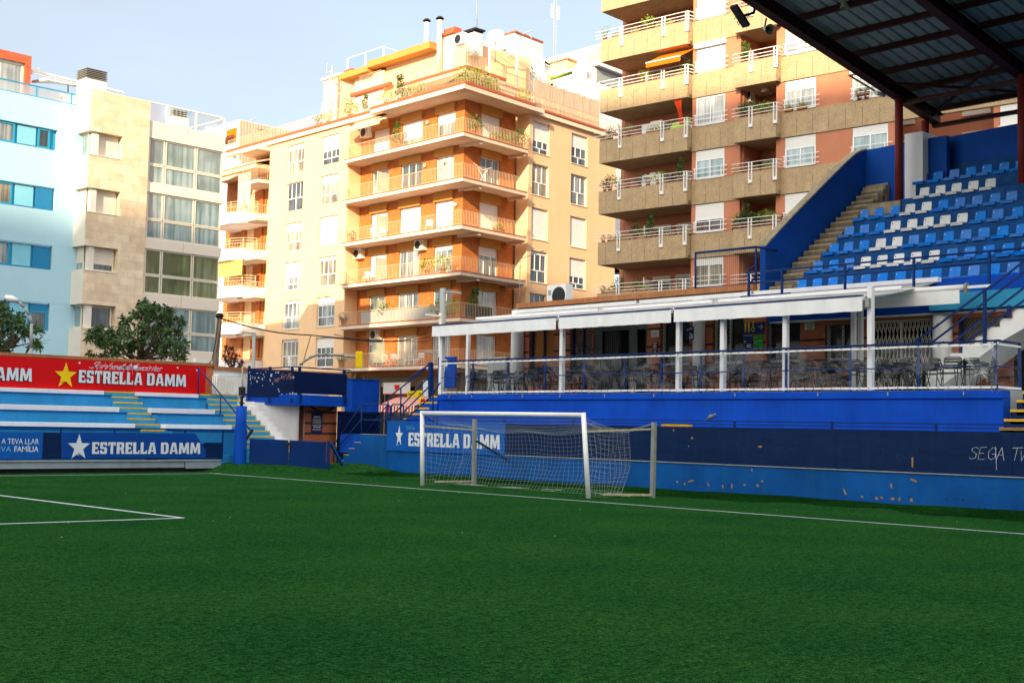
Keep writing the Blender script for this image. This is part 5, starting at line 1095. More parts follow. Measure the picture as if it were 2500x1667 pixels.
for py in (1006, 1033, 1058): z = oy(780, py, YP)[2]; mb.box(a, b, YP-.008, YP-.001, z-.04, z+.04)
mb.build('dark_course', M('dark_brick'), t)
mb = MB(); mb.tube((a-.05, YP-.1, 0), (a-.05, YP-.1, oy(741, 990, YP)[2]), .03, 8); mb.build('pipe', M('galv'), t)
mb = MB(); L0 = oy(750, 988, YP); L1 = oy(820, 988, YP)
for sg in (.22, .3): mb.path([L0*(1-k/12)+L1*k/12-np.array([0, .12, sg*math.sin(math.pi*k/12)]) for k in range(13)], .016, 5)
mb.build('cable', M('black_rubber'), t)
poster('info_poster', 'tall dark navy notice with white text on the brick pier', 759, 786, 1007, 1058, 'poster_navy', [(.2, .77, .6, .055)]+[(.12, .70-.045*k, .76, .018) for k in range(6)]+[(.1, .37, .8, .035), (.2, .27, .14, .07), (.42, .27, .2, .06), (.68, .27, .14, .07), (.1, .19, .8, .02), (.15, .15, .7, .015)], 'poster_white', fr=PF2, o=.02)
# platform: left face slanted, right face
Yp = 38.95; c0 = oy(720.5, 905, Yp); pl0 = Fr(c0[:2], 157)
def onf(fr, px, py, o=0): s_, z = fr.q(px, py); return fr.w(s_, o, z)
pl1 = Fr(c0[:2], 5)
t = thing('platform', 'raised press platform with navy side panels and blue slab above the white wall', 'platform', c0*[1, 1, 0]+[0, 0, 1.9])
zt, zb = c0[2], pl0.q(715, 971)[1]; zb2 = pl1.q(725, 960)[1]; zf1, zf0 = pl1.q(722, 963)[1], pl1.q(722, 989)[1]
sl_ = pl0.q(604, 930)[0]; sr_ = pl1.q(846, 930)[0]
mb = MB(); mb.fb(pl0, min(0, sl_), max(0, sl_), -.03, .03, zb, zt); mb.build('side_panel', M('navy'), t, bevel=.005)
mb = MB(); mb.fb(pl1, .01, sr_, -.03, .03, zb2, zt-.02); mb.build('side_panel', M('navy'), t, bevel=.005)
mb = MB(); e0 = pl0.w(pl0.q(605, 980)[0], 0, 0)[:2]; e1 = pl1.w(pl1.q(850, 975)[0], 0, 0)[:2]; cc = c0[:2]
mb.prism([(e0[0], e0[1], zf0), (cc[0], cc[1]-.05, zf0), (e1[0], e1[1], zf0), (e1[0], e1[1]+2.2, zf0), (e0[0], e0[1]+1.5, zf0)], (0, 0, zf1-zf0)); mb.build('deck', M('blue_wall'), t)
mb = MB(); st0 = pl0.q(612, 985)[0]; st1 = pl0.q(634, 985)[0]; mb.fb(pl0, min(st0, st1), max(st0, st1), -.25, -.02, pl0.q(620, 1001)[1], zf0+.01); mb.build('deck_drop', M('blue_wall'), t)
mb = MB(); A = onf(pl0, 604, 901); B_ = c0+[0, 0, .14]; C2 = onf(pl1, 855, 904); mb.tube(A, B_, .025, 8); mb.tube(B_, C2, .025, 8); mb.build('handrail', M('rail_blue'), t)
for px, fr in ((608, pl0), (659, pl0), (713, pl0), (733, pl1), (842, pl1)): s_ = fr.q(px, 940)[0]; zlo = zf0+.15; mb = MB(); mb.fb(fr, s_-.05, s_+.05, -.09, -.032, zlo, zt+.12); mb.fb(fr, s_-.05, s_+.05, .01, .07, zf0+.1, zb-.01 if fr is pl0 else zb2-.01); mb.build('bracket', M('rail_blue'), t)
mb = MB(); rs = random.Random(3)
SK = [(609, 909, 4, 2), (611, 925, 2, 9), (611, 917, 2, 4), (616, 921, 2, 6), (622, 923, 2, 8), (628, 911, 4, 3), (643, 914, 3, 4), (631, 922, 4, 4), (640, 925, 3, 6), (627, 931, 4, 6), (636, 911, 1.5, 4), (613, 935, 2, 4), (641, 941, 2, 3), (649, 908, 2, 3), (662, 916, 5, 9), (659, 928, 2.5, 8), (673, 909, 2.5, 5), (679, 909, 4, 6), (665, 937, 2, 6), (679, 950, 2.5, 4), (681, 955, 2.5, 5), (700, 963, 3, 5), (707, 962, 4, 8), (714, 961, 4, 8), (716, 921, 4, 7), (688, 962, 4, 2), (645, 920, 2.5, 4)]
for px, py, w, h in SK:
    s_, z = pl0.q(px, py); a = w*.006; b = h*.006; an = rs.uniform(-.4, .4); mb.prism([pl0.w(s_+x_*a*math.cos(an)-y_*b*math.sin(an), .032, z+x_*a*math.sin(an)+y_*b*math.cos(an)) for x_, y_ in ((-1, -1), (1, -1), (1, 1), (-1, 1))], pl0.n*.003)
mb.build('stickers', M('stickers'), t)
mb = MB(); s_, z = pl0.q(680, 921); scrawl('SntTfxn', mb, pl0, s_, z-.05, .2, .036, .016, -1 if pl0.q(600, 940)[0] > 0 else 1, .5, 1.0, 2.2); s_, z = pl0.q(668, 925); scrawl('SaGE', mb, pl0, s_, z-.1, .14, .036, .013, -1 if pl0.q(600, 940)[0] > 0 else 1, .2, .8, 2.6); mb.build('graffiti', M('red_stuff'), t)
mb = MB(); s_, z = pl0.q(680, 941); scrawl('Exhad', mb, pl0, s_, z-.1, .24, .036, .013, -1 if pl0.q(600, 940)[0] > 0 else 1, .3, 1.1, 3); mb.build('dark_graffiti', M('dark_void'), t)
mb = MB(); zz = zb2-.10; 
for k in range(9): q = onf(pl1, 790+k*6, 955, -.8); mb.tube(q-[0, 0, .12], q+[0, 0, .1], .012, 5)
mb.build('chair_legs', M('white_metal'), t)
# louvred gate and blue cabinet
YG = 39.2; a, b = oy(824, 1080, YG)[0], oy(926, 1080, YG)[0]; zt = oy(870, 1006, YG)[2]; t = thing('louvred_gate', 'dark navy louvred metal gate in the corner passage', 'gate', ((a+b)/2, YG, 0)); mb = MB()
for u, v in ((a, a+.12), (b-.12, b)): mb.box(u, v, YG, YG+.06, -.1, zt)
mb.box(a, b, YG, YG+.06, zt-.08, zt+.02); mb.build('frame', M('navy'), t); mb = MB(); z = .0
while z < zt-.1: mb.prism([(a+.12, YG+.01, z), (b-.12, YG+.01, z), (b-.12, YG+.06, z+.045), (a+.12, YG+.06, z+.045)], (0, .004, .004)); z += .075
mb.box(a+.12, b-.12, YG+.065, YG+.07, -.1, zt-.1); mb.build('louvres', M('navy'), t)
YQ = 40.6; a, b = oy(860, 965, YQ)[0], oy(926, 965, YQ)[0]; t = thing('blue_cabinet', 'plain bright blue upright box above the louvred gate', 'cabinet', ((a+b)/2, YQ, 1.5)); mb = MB(); z1 = oy(890, 928, YQ)[2]; mb.box(a, b, YQ, YQ+.5, 1.2, z1); mb.build('body', M('blue_wall'), t, bevel=.015); mb = MB(); mb.box(a-.03, b+.03, YQ-.03, YQ+.53, z1+.001, z1+.04); mb.build('lid', M('sign_blue'), t)
# ------------------------------------------------------------------ steps and rails up to the cafe terrace
CS = thing('terrace_stair', 'blue steps with bright yellow nosings climbing to the left end of the cafe terrace', 'stair', (27.5, yT, 1.7)); mb = MB(); mn = MB()
for i, (px0, py, h) in enumerate(((1049, 968, 5), (1029.5, 983, 5), (1015, 997, 5), (999, 1011, 5), (986, 1024, 6))):
    w = oy(1068, py, yT+.02); X = w[0] if i < 4 else 27.0; fr = Fr((X, 0), 90); s0 = fr.q(px0, py)[0]; z = fr.q(1060, py-2)[1]; mb.box(X, X+1.6, yT+.02, s0, .7, z-.001); mn.box(X-.008, X+.25, yT+.021, s0, z-.055, z+.006)
mb.build('tread', M('blue_wall'), CS); mn.build('nosing', M('yellow_line'), CS)
def z2(x_, y_): return (800+x_*.17857, 900+y_*.17857)
def railset(name, label, X, paths, posts, r=.024, mt='rail_blue'):
    fr = Fr((X, 0), 90); f = lambda q: fr.w(fr.q(*z2(*q))[0], 0, fr.q(*z2(*q))[1])
    t = thing(name, label, 'railing', f(paths[0][0])); mb = MB(); [mb.path([f(q) for q in p], r, 8) for p in paths]; mb.build('rail', M(mt), t)
    for a, b in posts: MB().tube(f(b), f(a), r*1.1, 8).build('post', M(mt), t)
railset('stair_railing', 'navy tube railing over the small stepped end of the wall', 26.45, [[(80, 1040), (455, 510), (485, 487), (820, 487), (850, 510)], [(110, 1110), (460, 700), (840, 700)]], [((462, 500), (462, 920)), ((855, 505), (855, 710)), ((815, 490), (815, 905)), ((85, 1035), (75, 1390))])
railset('stair_railing', 'second navy tube railing behind, sloping down over the corner passage', 27.4, [[(490, 920), (800, 510)], [(600, 920), (840, 620)]], [((805, 505), (805, 900))], .018)
railset('stair_railing', 'navy railing of three sloping tubes left of the yellow edged terrace steps', 27.1, [[(825, 540), (825, 400), (850, 375), (1340, 0)], [(870, 630), (870, 510), (900, 487), (1010, 487), (1040, 510), (1040, 640)], [(870, 640), (1010, 510), (1400, 90)], [(1045, 585), (1395, 235)], [(1050, 700), (1400, 390), (1540, 190)], [(870, 655), (1260, 655)]], [((1000, 258), (1000, 700)), ((1440, 290), (1440, 630))])
fr = Fr((27.6, 0), 90); f = lambda q: fr.w(fr.q(*z2(*q))[0], 0, fr.q(*z2(*q))[1]); t = thing('rail_post', 'thick navy post at the foot of the white left corner awning post', 'post', f((1410, 370))); MB().bar(f((1410, 380)), f((1410, -85)), .13, .13).build('post', M('rail_blue'), t); MB().path([f((1405, -70)), f((1100, 150))], .03, 8).build('rail', M('rail_blue'), t)
# parking sign and grey cabinet left of the cafe
PK = Fr((31.5, 0), 90); a = PK.q(1071, 885)[0]; b = PK.q(1114, 885)[0]; z1 = PK.q(1090, 871)[1]; t = thing('parking_sign', 'blue parking sign board with white letter P behind the first awning post', 'sign', PK.w((a+b)/2, 0, 3)); MB().fb(PK, b, a, -.05, .05, z1-1.2, z1).build('panel', M('sign_blue'), t, bevel=.03)
mb = MB(); s_, z = PK.q(1084, 905); text_mesh('P', mb, PK, s_, z, .42, .055, .05, -1, .30); mb.build('letter', M('poster_white'), t); MB().fb(PK, (a+b)/2-.05, (a+b)/2+.05, -.03, .03, 2.5, z1-1.2).build('post', M('galv'), t)
PK = Fr((33.5, 0), 90); a = PK.q(1190, 900)[0]; b = PK.q(1234, 900)[0]; z1 = PK.q(1210, 872)[1]; t = thing('utility_cabinet', 'ribbed grey utility cabinet seen under the first awning', 'cabinet', PK.w((a+b)/2, 0, 2.5)); MB().fb(PK, b, a, -.4, 0, 2.5, z1).build('body', M('grey_lamp'), t); mb = MB()
for k in range(10): s_ = b+(a-b)*(k+.5)/10; mb.fb(PK, s_-.008, s_+.008, .001, .012, 2.6, z1-.06)
mb.build('rib', M('galv'), t)
mb = MB(); mb.box(28.75, 36, yT+.02, 37.6, .8, 2.0); tag(mb.build('side_street', M('asphalt')), kind='structure')
# ================================================================== BUILDING HELPERS
rb_ = random.Random(11)
def window(par, fr, s0, s1, z0, z1, o=-.14, cols=2, split=0.0, shut=0.0, frame='white_metal', glass='glass', ctop=0, fw=.06, shm='shutter_white', sill=True):
    s0, s1 = min(s0, s1), max(s0, s1); mb = MB(); zt = z1-shut*(z1-z0); zm = z0+split*(zt-z0)
    mb.fb(fr, s0, s0+fw, o, o+.05, z0, zt); mb.fb(fr, s1-fw, s1, o, o+.05, z0, zt); mb.fb(fr, s0+fw, s1-fw, o, o+.05, z0, z0+fw); mb.fb(fr, s0+fw, s1-fw, o, o+.05, zt-fw, zt)
    if split: mb.fb(fr, s0+fw, s1-fw, o, o+.048, zm-fw/2, zm+fw/2)
    def mul(n, a, b):
        for i in range(1, n): s_ = s0+(s1-s0)*i/n; mb.fb(fr, s_-fw*.45, s_+fw*.45, o, o+.046, a, b)
    if split: mul(cols, z0+fw, zm-fw/2); mul(ctop or cols, zm+fw/2, zt-fw)
    else: mul(cols, z0+fw, zt-fw)
    w = mb.build('window', M(frame), par)
    if glass == 'glass': glass = rb_.choice(('glass', 'glass', 'glass_light', 'glass_dark', 'glass_warm'))
    if shut < .99: MB().fb(fr, s0+.01, s1-.01, o-.03, o+.012, z0+.01, zt-.01).build('pane', M(glass), w)
    if shut > 0:
        mb = MB(); n = max(2, int((z1-zt)/.09)); h = (z1-zt)/n
        for i in range(n): mb.prism([fr.w(s0+.01, o+.03, zt+h*i), fr.w(s1-.01, o+.03, zt+h*i), fr.w(s1-.01, o+.055, zt+h*(i+.1)), fr.w(s0+.01, o+.055, zt+h*(i+.1))], (0, 0, h*.86))
        mb.build('shutter', M(shm), w)
    if sill: MB().fb(fr, s0-.04, s1+.04, o+.05, .05, z0-.05, z0-.002).build('sill', M('cream_band' if frame != 'cyan_frame' else 'cyan_frame'), w)
    return w
def railing(par, pts, h, mt='cream_rail', step=.15, r=.0075, top=.018, nm='railing'):
    mb = MB()
    for a, b in zip(pts[:-1], pts[1:]):
        a = np.array(a, float); b = np.array(b, float); L_ = np.linalg.norm(b-a); n = max(1, int(L_/step))
        mb.bar(a+[0, 0, h], b+[0, 0, h], top*2, top*1.6); mb.bar(a+[0, 0, .08], b+[0, 0, .08], top, top)
        for i in range(n+1): p = a+(b-a)*i/n; mb.bar(p+[0, 0, .08], p+[0, 0, h], r*2*(2.0 if i % 10 == 0 else 1), r*2)
    return mb.build(nm, M(mt), par)
def isect(f1, f2):
    A = np.array([[f1.d[0], -f2.d[0]], [f1.d[1], -f2.d[1]]]); t = np.linalg.solve(A, (f2.P-f1.P)[:2]); return f1.P+f1.d*t[0]
def foliage(mb, c, r, n, L_=.12, rng=rb_, flat=1.0, hol=.35):
    c = np.array(c, float)
    for _ in range(n):
        v = np.array([rng.gauss(0, 1), rng.gauss(0, 1), rng.gauss(0, 1)]); v /= np.linalg.norm(v)+1e-9; k = r*(hol+(1-hol)*rng.random()); p = c+v*k*[1, 1, flat]
        d = v*.8+np.array([rng.gauss(0, .6), rng.gauss(0, .6), rng.gauss(0, .6)]); d /= np.linalg.norm(d)+1e-9; w = np.cross(d, [rng.gauss(0, 1), rng.gauss(0, 1), rng.gauss(0, 1)]); w /= np.linalg.norm(w)+1e-9; l = L_*rng.uniform(.6, 1.3)
        mb.poly([p, p+d*l*.5+w*l*.22, p+d*l, p+d*l*.5-w*l*.22])
def make_plant(kind):
    t = thing('potted_plant', 'plant', 'plant'); mb = MB()
    if kind == 'box': mb.hexa([(-.30, -.09, 0), (.30, -.09, 0), (.30, .09, 0), (-.30, .09, 0)], [(-.34, -.11, .18), (.34, -.11, .18), (.34, .11, .18), (-.34, .11, .18)])
    else: mb.lathe([(0, 0), (.11, 0), (.15, .24), (.165, .24), (.165, .28), (0, .28)], (0, 0, 0), (0, 0, 1), 10)
    mb.build('pot', M('terracotta_pot'), t); mb = MB()
    if kind == 'box': [foliage(mb, (x_, 0, .30), .17, 45, .11) for x_ in (-.2, 0, .2)]; mb.build('leaves', M('leaf_yellow'), t)
    elif kind == 'bush': foliage(mb, (0, 0, .62), .38, 220, .13, flat=1.0); mb.build('leaves', M('leaf'), t)
    elif kind == 'tall': [foliage(mb, (.05*math.sin(k), 0, .45+.22*k), .26-.03*k, 90, .13) for k in range(5)]; mb.build('leaves', M('leaf'), t)
    elif kind == 'bright': foliage(mb, (0, 0, .55), .42, 200, .14); mb.build('leaves', M('leaf_yellow'), t)
    elif kind == 'flower':
        foliage(mb, (0, 0, .42), .2, 90, .1); mb.build('leaves', M('leaf'), t); mb = MB(); foliage(mb, (0, 0, .5), .2, 34, .07); mb.build('flowers', M('flower_pink'), t)
    elif kind == 'dry':
        for _ in range(26): a = rb_.uniform(0, 6.3); e = np.array([math.cos(a)*.22, math.sin(a)*.22, rb_.uniform(.5, .85)]); mb.tube((0, 0, .25), e, .006, 4); foliage(mb, e, .05, 3, .08)
        mb.build('stems', M('leaf_yellow'), t)
    elif kind == 'spiky':
        for _ in range(60): a = rb_.uniform(0, 6.3); k = rb_.uniform(.2, .5); e = np.array([math.cos(a)*k, math.sin(a)*k, .28+rb_.uniform(.1, .5)]); mb.tube((0, 0, .26), e, .012, 3, .001)
        mb.build('leaves', M('leaf'), t)
    return t
PL = {}
def plant(kind, pos, label, group, rz=None):
    rz = rb_.uniform(0, 3) if rz is None and kind != 'box' else (rz or 0)
    if kind not in PL:
        PL[kind] = make_plant(kind); o = PL[kind]; o.scale = (1.35,)*3; o.location = [float(v) for v in pos]; o.rotation_euler = (0, 0, rz); o['label'] = label; o['group'] = group; return o
    o = dup(PL[kind], pos, rz, label, group); k_ = rb_.uniform(1.1, 1.45) if 'corner' in group else rb_.uniform(.75, 1.0); o.scale = (k_, k_, k_); return o
# ================================================================== CENTRAL CORNER BUILDING
O = od(1132, 320, 81.0); SLf, SRf = Fr(O[:2], 90), Fr(O[:2], 7)
PLf, PRf, BLf, BRf = SLf.sh(-.5), SRf.sh(-.5), SLf.sh(-1.6), SRf.sh(-1.6)
cb = thing('apartment_building', 'peach and orange brick corner apartment building with wraparound balconies in the centre', 'building', O*[1, 1, 0])
ztop = [SLf.q(x_, y_)[1] for x_, y_ in ((1139, 204.7), (1137, 320), (1134, 431), (1132, 547), (1130, 660.5), (1129, 773))]; ztop.append(ztop[-1]-2.98)
SE, RE = 13.25, 6.57     # balcony extents
sl = lambda px, py=500: PLf.q(px, py)[0]
sr = lambda px, py=500: PRf.q(px, py)[0]
s_side = sl(848, 500); s_left = sl(655, 520)
colL = [(14.52, 16.80), (19.10, 21.38)]; colR = [(7.66, 9.50), (12.06, 14.0)]
# s shift for h change is nil; plain walls with windows
zlow = ztop[6]; holesL = []; holesR = []
for k in range(1, 7):
    for a, b in colL: holesL.append((a, b, ztop[k]+.12, ztop[k]+2.30))
    for a, b in colR: holesR.append((a, b, ztop[k]+.12, ztop[k]+2.30))
mb = MB(); ztw = ztop[0]-.25
wall_holes(mb, PLf, s_side, s_left, -.1, ztw, holesL, 0, .22); e_ = PRf.q(1291, 400)[0]
mr_ = MB(); wall_holes(mr_, PRf, e_, 17.6, -.1, ztw, holesR, 0, .22)
# recess side walls
mb.poly([PLf.w(s_side, 0, -.1), PLf.w(s_side, -1.1, -.1), PLf.w(s_side, -1.1, ztw), PLf.w(s_side, 0, ztw)])
mr_.poly([PRf.w(e_, 0, -.1), PRf.w(e_, -1.1, -.1), PRf.w(e_, -1.1, ztw), PRf.w(e_, 0, ztw)]); mr_.build('rendered_wall', M('cream_wall'), cb)
mb.poly([PLf.w(s_left, 0, -.1), PLf.w(s_left, -1.2, -.1), PLf.w(s_left, -1.2, ztw), PLf.w(s_left, 0, ztw)])
mb.poly([PLf.w(s_left, -1.2, -.1), PLf.w(29.0, -1.2, -.1), PLf.w(29.0, -1.2, ztw), PLf.w(s_left, -1.2, ztw)])
mb.build('rendered_wall', M('cream_wall'), cb)
kc = isect(BLf, BRf); sc = float((kc-BLf.P) @ BLf.d); scr = float((kc-BRf.P) @ BRf.d)
dl = lambda px: BLf.q(px, 400)[0]; dr_ = lambda px: BRf.q(px, 450)[0]
wl = [(dl(910), dl(949), 'narrow'), (dl(980), dl(1030), 'wide'), (dl(1065), dl(1109), 'mid')]; wr = (dr_(1172), dr_(1219))
mb = MB(); hl = []; hr_ = []
for k in range(1, 7):
    for a, b, _ in wl: hl.append((a, b, ztop[k]+.02, ztop[k]+2.15))
    hr_.append((wr[0], wr[1], ztop[k]+.02, ztop[k]+2.15)); hl.append((dl(862), dl(879), ztop[k]+.02, ztop[k]+2.1))
wall_holes(mb, BLf, sc, s_side, 5, ztw, hl, 0, .2); wall_holes(mb, BRf, scr, BRf.q(1250, 450)[0]+.25, 5, ztw, hr_, 0, .2); mb.build('brick_wall', M('brick_orange'), cb)
for k in range(1, 7):
    z0, z1 = ztop[k]+2.16, ztop[k-1]-.28
    for a, b, _ in wl: MB().fb(BLf, min(a, b)-.05, max(a, b)+.05, .0, .16, z0, z1).build('bulkhead', M('bulkhead'), cb)
    MB().fb(BRf, wr[0]-.05, wr[1]+.05, 0, .16, z0, z1).build('bulkhead', M('bulkhead'), cb)
MB().fb(BLf, sc+.1, s_side, -.6, -.3, -.1, 5.0).fb(BRf, scr+.1, 17.6, -.6, -.3, -.1, 5.0).build('shopfront_wall', M('tan_wall'), cb)
MB().prism([tuple(PLf.w(29, -1.4, 5)), tuple(PLf.w(s_side, -1.8, 5)), tuple(kc+[.3, .3, 5]), tuple(PRf.w(e_, -1.9, 5)), tuple(PRf.w(17.6, -1.3, 5)), tuple(PRf.w(17.6, -14, 5)), tuple(PLf.w(29, -16, 5))], (0, 0, ztw-5)).build('core', M('cream_wall'), cb)
# windows
sh_opts = [0.0, .35, .9, .5, .18, .65, 1.0]
SHL = {(1, 0): .50, (1, 1): .16, (2, 0): .28, (2, 1): 0, (3, 0): .92, (3, 1): .30, (4, 0): .1, (4, 1): .52, (5, 0): .28, (5, 1): .08, (6, 0): .32, (6, 1): .05}
SHR = {(1, 0): .58, (1, 1): .42, (2, 0): 0, (2, 1): 0, (3, 0): 1.0, (3, 1): 1.0, (4, 0): .08, (4, 1): .58, (5, 0): .0, (5, 1): .8, (6, 0): .5, (6, 1): .5}
for k in range(1, 7):
    for i, (a, b) in enumerate(colL): window(cb, PLf, a, b, ztop[k]+.12, ztop[k]+2.30, -.18, 2, .45, SHL[(k, i)], ctop=4, glass='glass')
    for i, (a, b) in enumerate(colR): window(cb, PRf, a, b, ztop[k]+.12, ztop[k]+2.30, -.18, 2, .42, SHR[(k, i)], ctop=3, glass='glass' if k < 4 else 'glass_dark')
    for i, (a, b, nm) in enumerate(wl):
        shv = {1: (.7, .55, .32), 2: (.0, .0, .0), 3: (.8, .95, .9), 4: (.7, 0, .12), 5: (.0, 0, 0), 6: (.2, 0, 0)}[k][i]
        window(cb, BLf, a, b, ztop[k]+.02, ztop[k]+2.15, -.15, {'narrow': 2, 'wide': 3, 'mid': 3}[nm], 0, shv, sill=False, glass='glass')
    window(cb, BRf, wr[0], wr[1], ztop[k]+.02, ztop[k]+2.15, -.15, 3, 0, {1: .95, 2: 0, 3: .95, 4: .25, 5: 0, 6: 0}[k], sill=False, glass='glass')
    dd = MB(); a, b = sorted((dl(862), dl(879))); dd.fb(BLf, a, b, -.15, -.10, ztop[k]+.02, ztop[k]+2.1); o = dd.build('balcony_door', M('white_metal'), cb); MB().fb(BLf, a+.15, b-.15, -.10, -.09, ztop[k]+.5, ztop[k]+1.95).build('pane', M('glass_dark' if k in (1, 2, 5) else 'door_tan'), o)
# balconies
def slab_poly(k, ext=0.0, sE=SE, rE=RE):
    q = isect(SLf.sh(ext), SRf.sh(ext)); A = SLf.w(sE, ext, 0); B_ = SRf.w(rE, ext, 0)
    return [tuple(A), tuple(q), tuple(B_), tuple(SRf.w(rE, -2.0, 0)), tuple(kc+[.4, .4, 0]), tuple(SLf.w(sE, -2.0, 0))], A, q, B_
for k in range(1, 7):
    pts, A, q, B_ = slab_poly(k); z = ztop[k]; mb = MB(); mb.prism([(x_, y_, z-.26) for x_, y_, _ in pts], (0, 0, .26)); sb_ = mb.build('balcony', M('slab'), cb)
    mb = MB(); 
    for s_ in (1.9, RE-.15): mb.fb(SRf, s_-.12, s_+.12, -2.0, .12-.25, z-.45, z-.262)
    mb.build('beam_end', M('slab'), sb_)
    A2 = SLf.w(SE, -.07, z); q2 = isect(SLf.sh(-.07), SRf.sh(-.07))*[1, 1, 0]+[0, 0, z]; B2 = SRf.w(RE, -.07, z)
    railing(sb_, [SLf.w(SE, -.5, z), A2, q2, B2, SRf.w(RE, -.5, z)], .95)
    mb = MB(); mb.fb(SLf, -.0, SE, -.02, .03, z-.03, z+.02); mb.fb(SRf, .0, RE, -.02, .03, z-.03, z+.02); mb.build('edge_trim', M('red_trim'), sb_)
    # frosted divider
    s_ = dl(949)+.1 if k in (2, 3, 4, 5, 6) else None
    if s_: MB().fb(BLf, s_-.25, s_-.22, .02, 1.0, z+.35, z+1.75).fb(BLf, s_-.27, s_-.20, 1.0, 1.04, z+.2, z+1.8).build('divider', M('glass_panel'), sb_)
# top terrace slab along everything
z = ztop[0]; pts, A, q, B_ = slab_poly(0, .22, 9.9, 8.0)
MB().prism([(x_, y_, z-.34) for x_, y_, _ in pts], (0, 0, .30)).build('terrace_slab', M('slab'), cb)
mb = MB(); mb.fb(PLf, 9.0, 30.5, -.2, .22, z-.34, z-.05); mb.fb(PRf, RE, 17.9, -.2, .24, z-.36, z-.05); mb.build('cornice', M('cream_band'), cb)
mb = MB(); mb.fb(SLf, -.2, 9.9, -.3, .25, z-.04, z+.14); mb.fb(PLf, 9.91, 30.3, -.25, .28, z-.04, z+.14); mb.fb(SRf, -.2, 7.0, -.3, .25, z-.04, z+.14); mb.fb(PRf, 7.0, 17.9, -.25, .30, z-.04, z+.12); mb.build('red_edge', M('red_trim'), cb)
railing(cb, [PLf.w(30.2, .1, z+.1), PLf.w(10, .1, z+.1), SLf.w(9.8, .1, z+.1), isect(SLf.sh(.1), SRf.sh(.1))*[1, 1, 0]+[0, 0, z+.1], SRf.w(7.0, .1, z+.1), PRf.w(7.2, .1, z+.1), PRf.w(17.8, .1, z+.1)], .85, nm='terrace_railing')
# penthouse storeys
zz = ztop[0]; L1, R1 = SLf.sh(-3.4), SRf.sh(-3.4); L1s, R1s = SLf.sh(-2.3), SRf.sh(-2.3)
def corner_block(L_, R_f, sl_, sr_, z0, z1, m, nm, par=cb):
    q = isect(L_, R_f); a = L_.w(sl_, 0, 0); b = R_f.w(sr_, 0, 0); MB().prism([(a[0], a[1], z0), (q[0], q[1], z0), (b[0], b[1], z0), tuple(R_f.w(sr_, -9, z0)), (a[0]+9, a[1], z0)], (0, 0, z1-z0)).build(nm, M(m), par); return a, q, b
z1 = L1s.q(1138, 159)[1]
corner_block(L1, R1, 17, 9, zz, z1-.3, 'cream_band', 'penthouse_wall')
aE = L1s.q(975, 196)[0]
a, q, b = corner_block(L1s, R1s, aE, R1s.q(1235, 188)[0], z1-.42, z1-.14, 'slab', 'penthouse_slab'); 
qc = isect(L1s, R1s); cL = float((qc-L1s.P) @ L1s.d); cR_ = float((qc-R1s.P) @ R1s.d); mb = MB(); mb.fb(L1s, cL-.04, aE, -.2, .04, z1-.20, z1+.0); bR = R1s.q(1235, 188)[0]; mb.fb(R1s, cR_+.2, bR, -.2, .04, z1-.2, z1); mb.build('red_edge', M('red_trim'), cb)
railing(cb, [L1s.w(aE, -.06, z1), isect(L1s.sh(-.06), R1s.sh(-.06))*[1, 1, 0]+[0, 0, z1], R1s.w(bR, -.06, z1)], .95, nm='penthouse_railing')
R1b = Fr(R1s.P[:2], 7, -.9) if False else R1s.sh(-1.0); b0_, b1_ = R1b.q(1237, 190)[0], R1b.q(1322, 205)[0]
mb = MB(); mb.fb(R1b, bR-.5, b1_, -3, 0, z1-.42, z1-.14); mb.build('penthouse_slab', M('slab'), cb); mb = MB(); mb.fb(R1b, bR-.5, b1_, -.2, .04, z1-.138, z1); mb.build('red_edge', M('red_trim'), cb); railing(cb, [R1b.w(bR, -.05, z1), R1b.w(b1_, -.05, z1)], .9, nm='penthouse_railing')
# upper roof house
L2, R2 = SLf.sh(-5.2), SRf.sh(-6.0); zt2 = L2.q(1064, 110)[1]; s_a, s_b = L2.q(943, 150)[0], L2.q(1068, 110)[0]
mb = MB(); mb.fb(L2, s_b-3.5, s_a, -6, 0, z1-.2, zt2-.5); mb.build('roof_house_wall', M('cream_wall'), cb)
mb = MB(); mb.fb(L2, s_b-.2, s_a+1.2, -6, .9, zt2-.5, zt2); mb.build('roof_house_eave', M('bulkhead'), cb)
zt3 = L2.q(900, 172)[1]; s_c = L2.q(850, 190)[0]; s_d = L2.q(808, 210)[0]
mb = MB(); mb.fb(L2, s_a+1.21, s_c, -5, .9, zt3-.45, zt3); mb.build('roof_house_eave', M('bulkhead'), cb); mb = MB(); mb.fb(L2, s_a, s_c-1.2, -5, .2, zz, zt3-.45); mb.build('roof_house_wall', M('cream_band'), cb)
mb = MB(); mb.fb(L2, L2.q(965, 200)[0], s_c-1, .25, .5, L2.q(900, 222)[1]-.25, L2.q(900, 222)[1]); mb.build('red_edge', M('red_trim'), cb)
railing(cb, [L2.w(s_a-.2, .6, L2.q(940, 205)[1]), L2.w(s_a+2.6, .6, L2.q(940, 205)[1])], .9, nm='penthouse_railing')
# stair tower far left on the roof
s_e, s_f = L2.q(790, 230)[0], L2.q(822, 230)[0]; zt4 = L2.q(800, 195)[1]; mb = MB(); mb.fb(L2, s_f, s_e, -4, 0, zz, zt4); mb.fb(L2, s_f-.5, s_e+.2, -4.2, .15, zt4, zt4+.2); mb.build('stair_tower', M('cream_band'), cb)
mb = MB(); s_g = L2.q(824, 190)[0]; mb.fb(L2, s_g-.5, s_g+.4, -2, -1, zt4+.2, L2.q(824, 168)[1]); mb.build('chimney', M('cream_wall'), cb); mb = MB(); mb.fb(L2, s_g-.55, s_g+.45, -2.05, -.95, L2.q(824, 168)[1]+.001, L2.q(824, 164)[1]); mb.build('chimney_cap', M('red_trim'), cb)
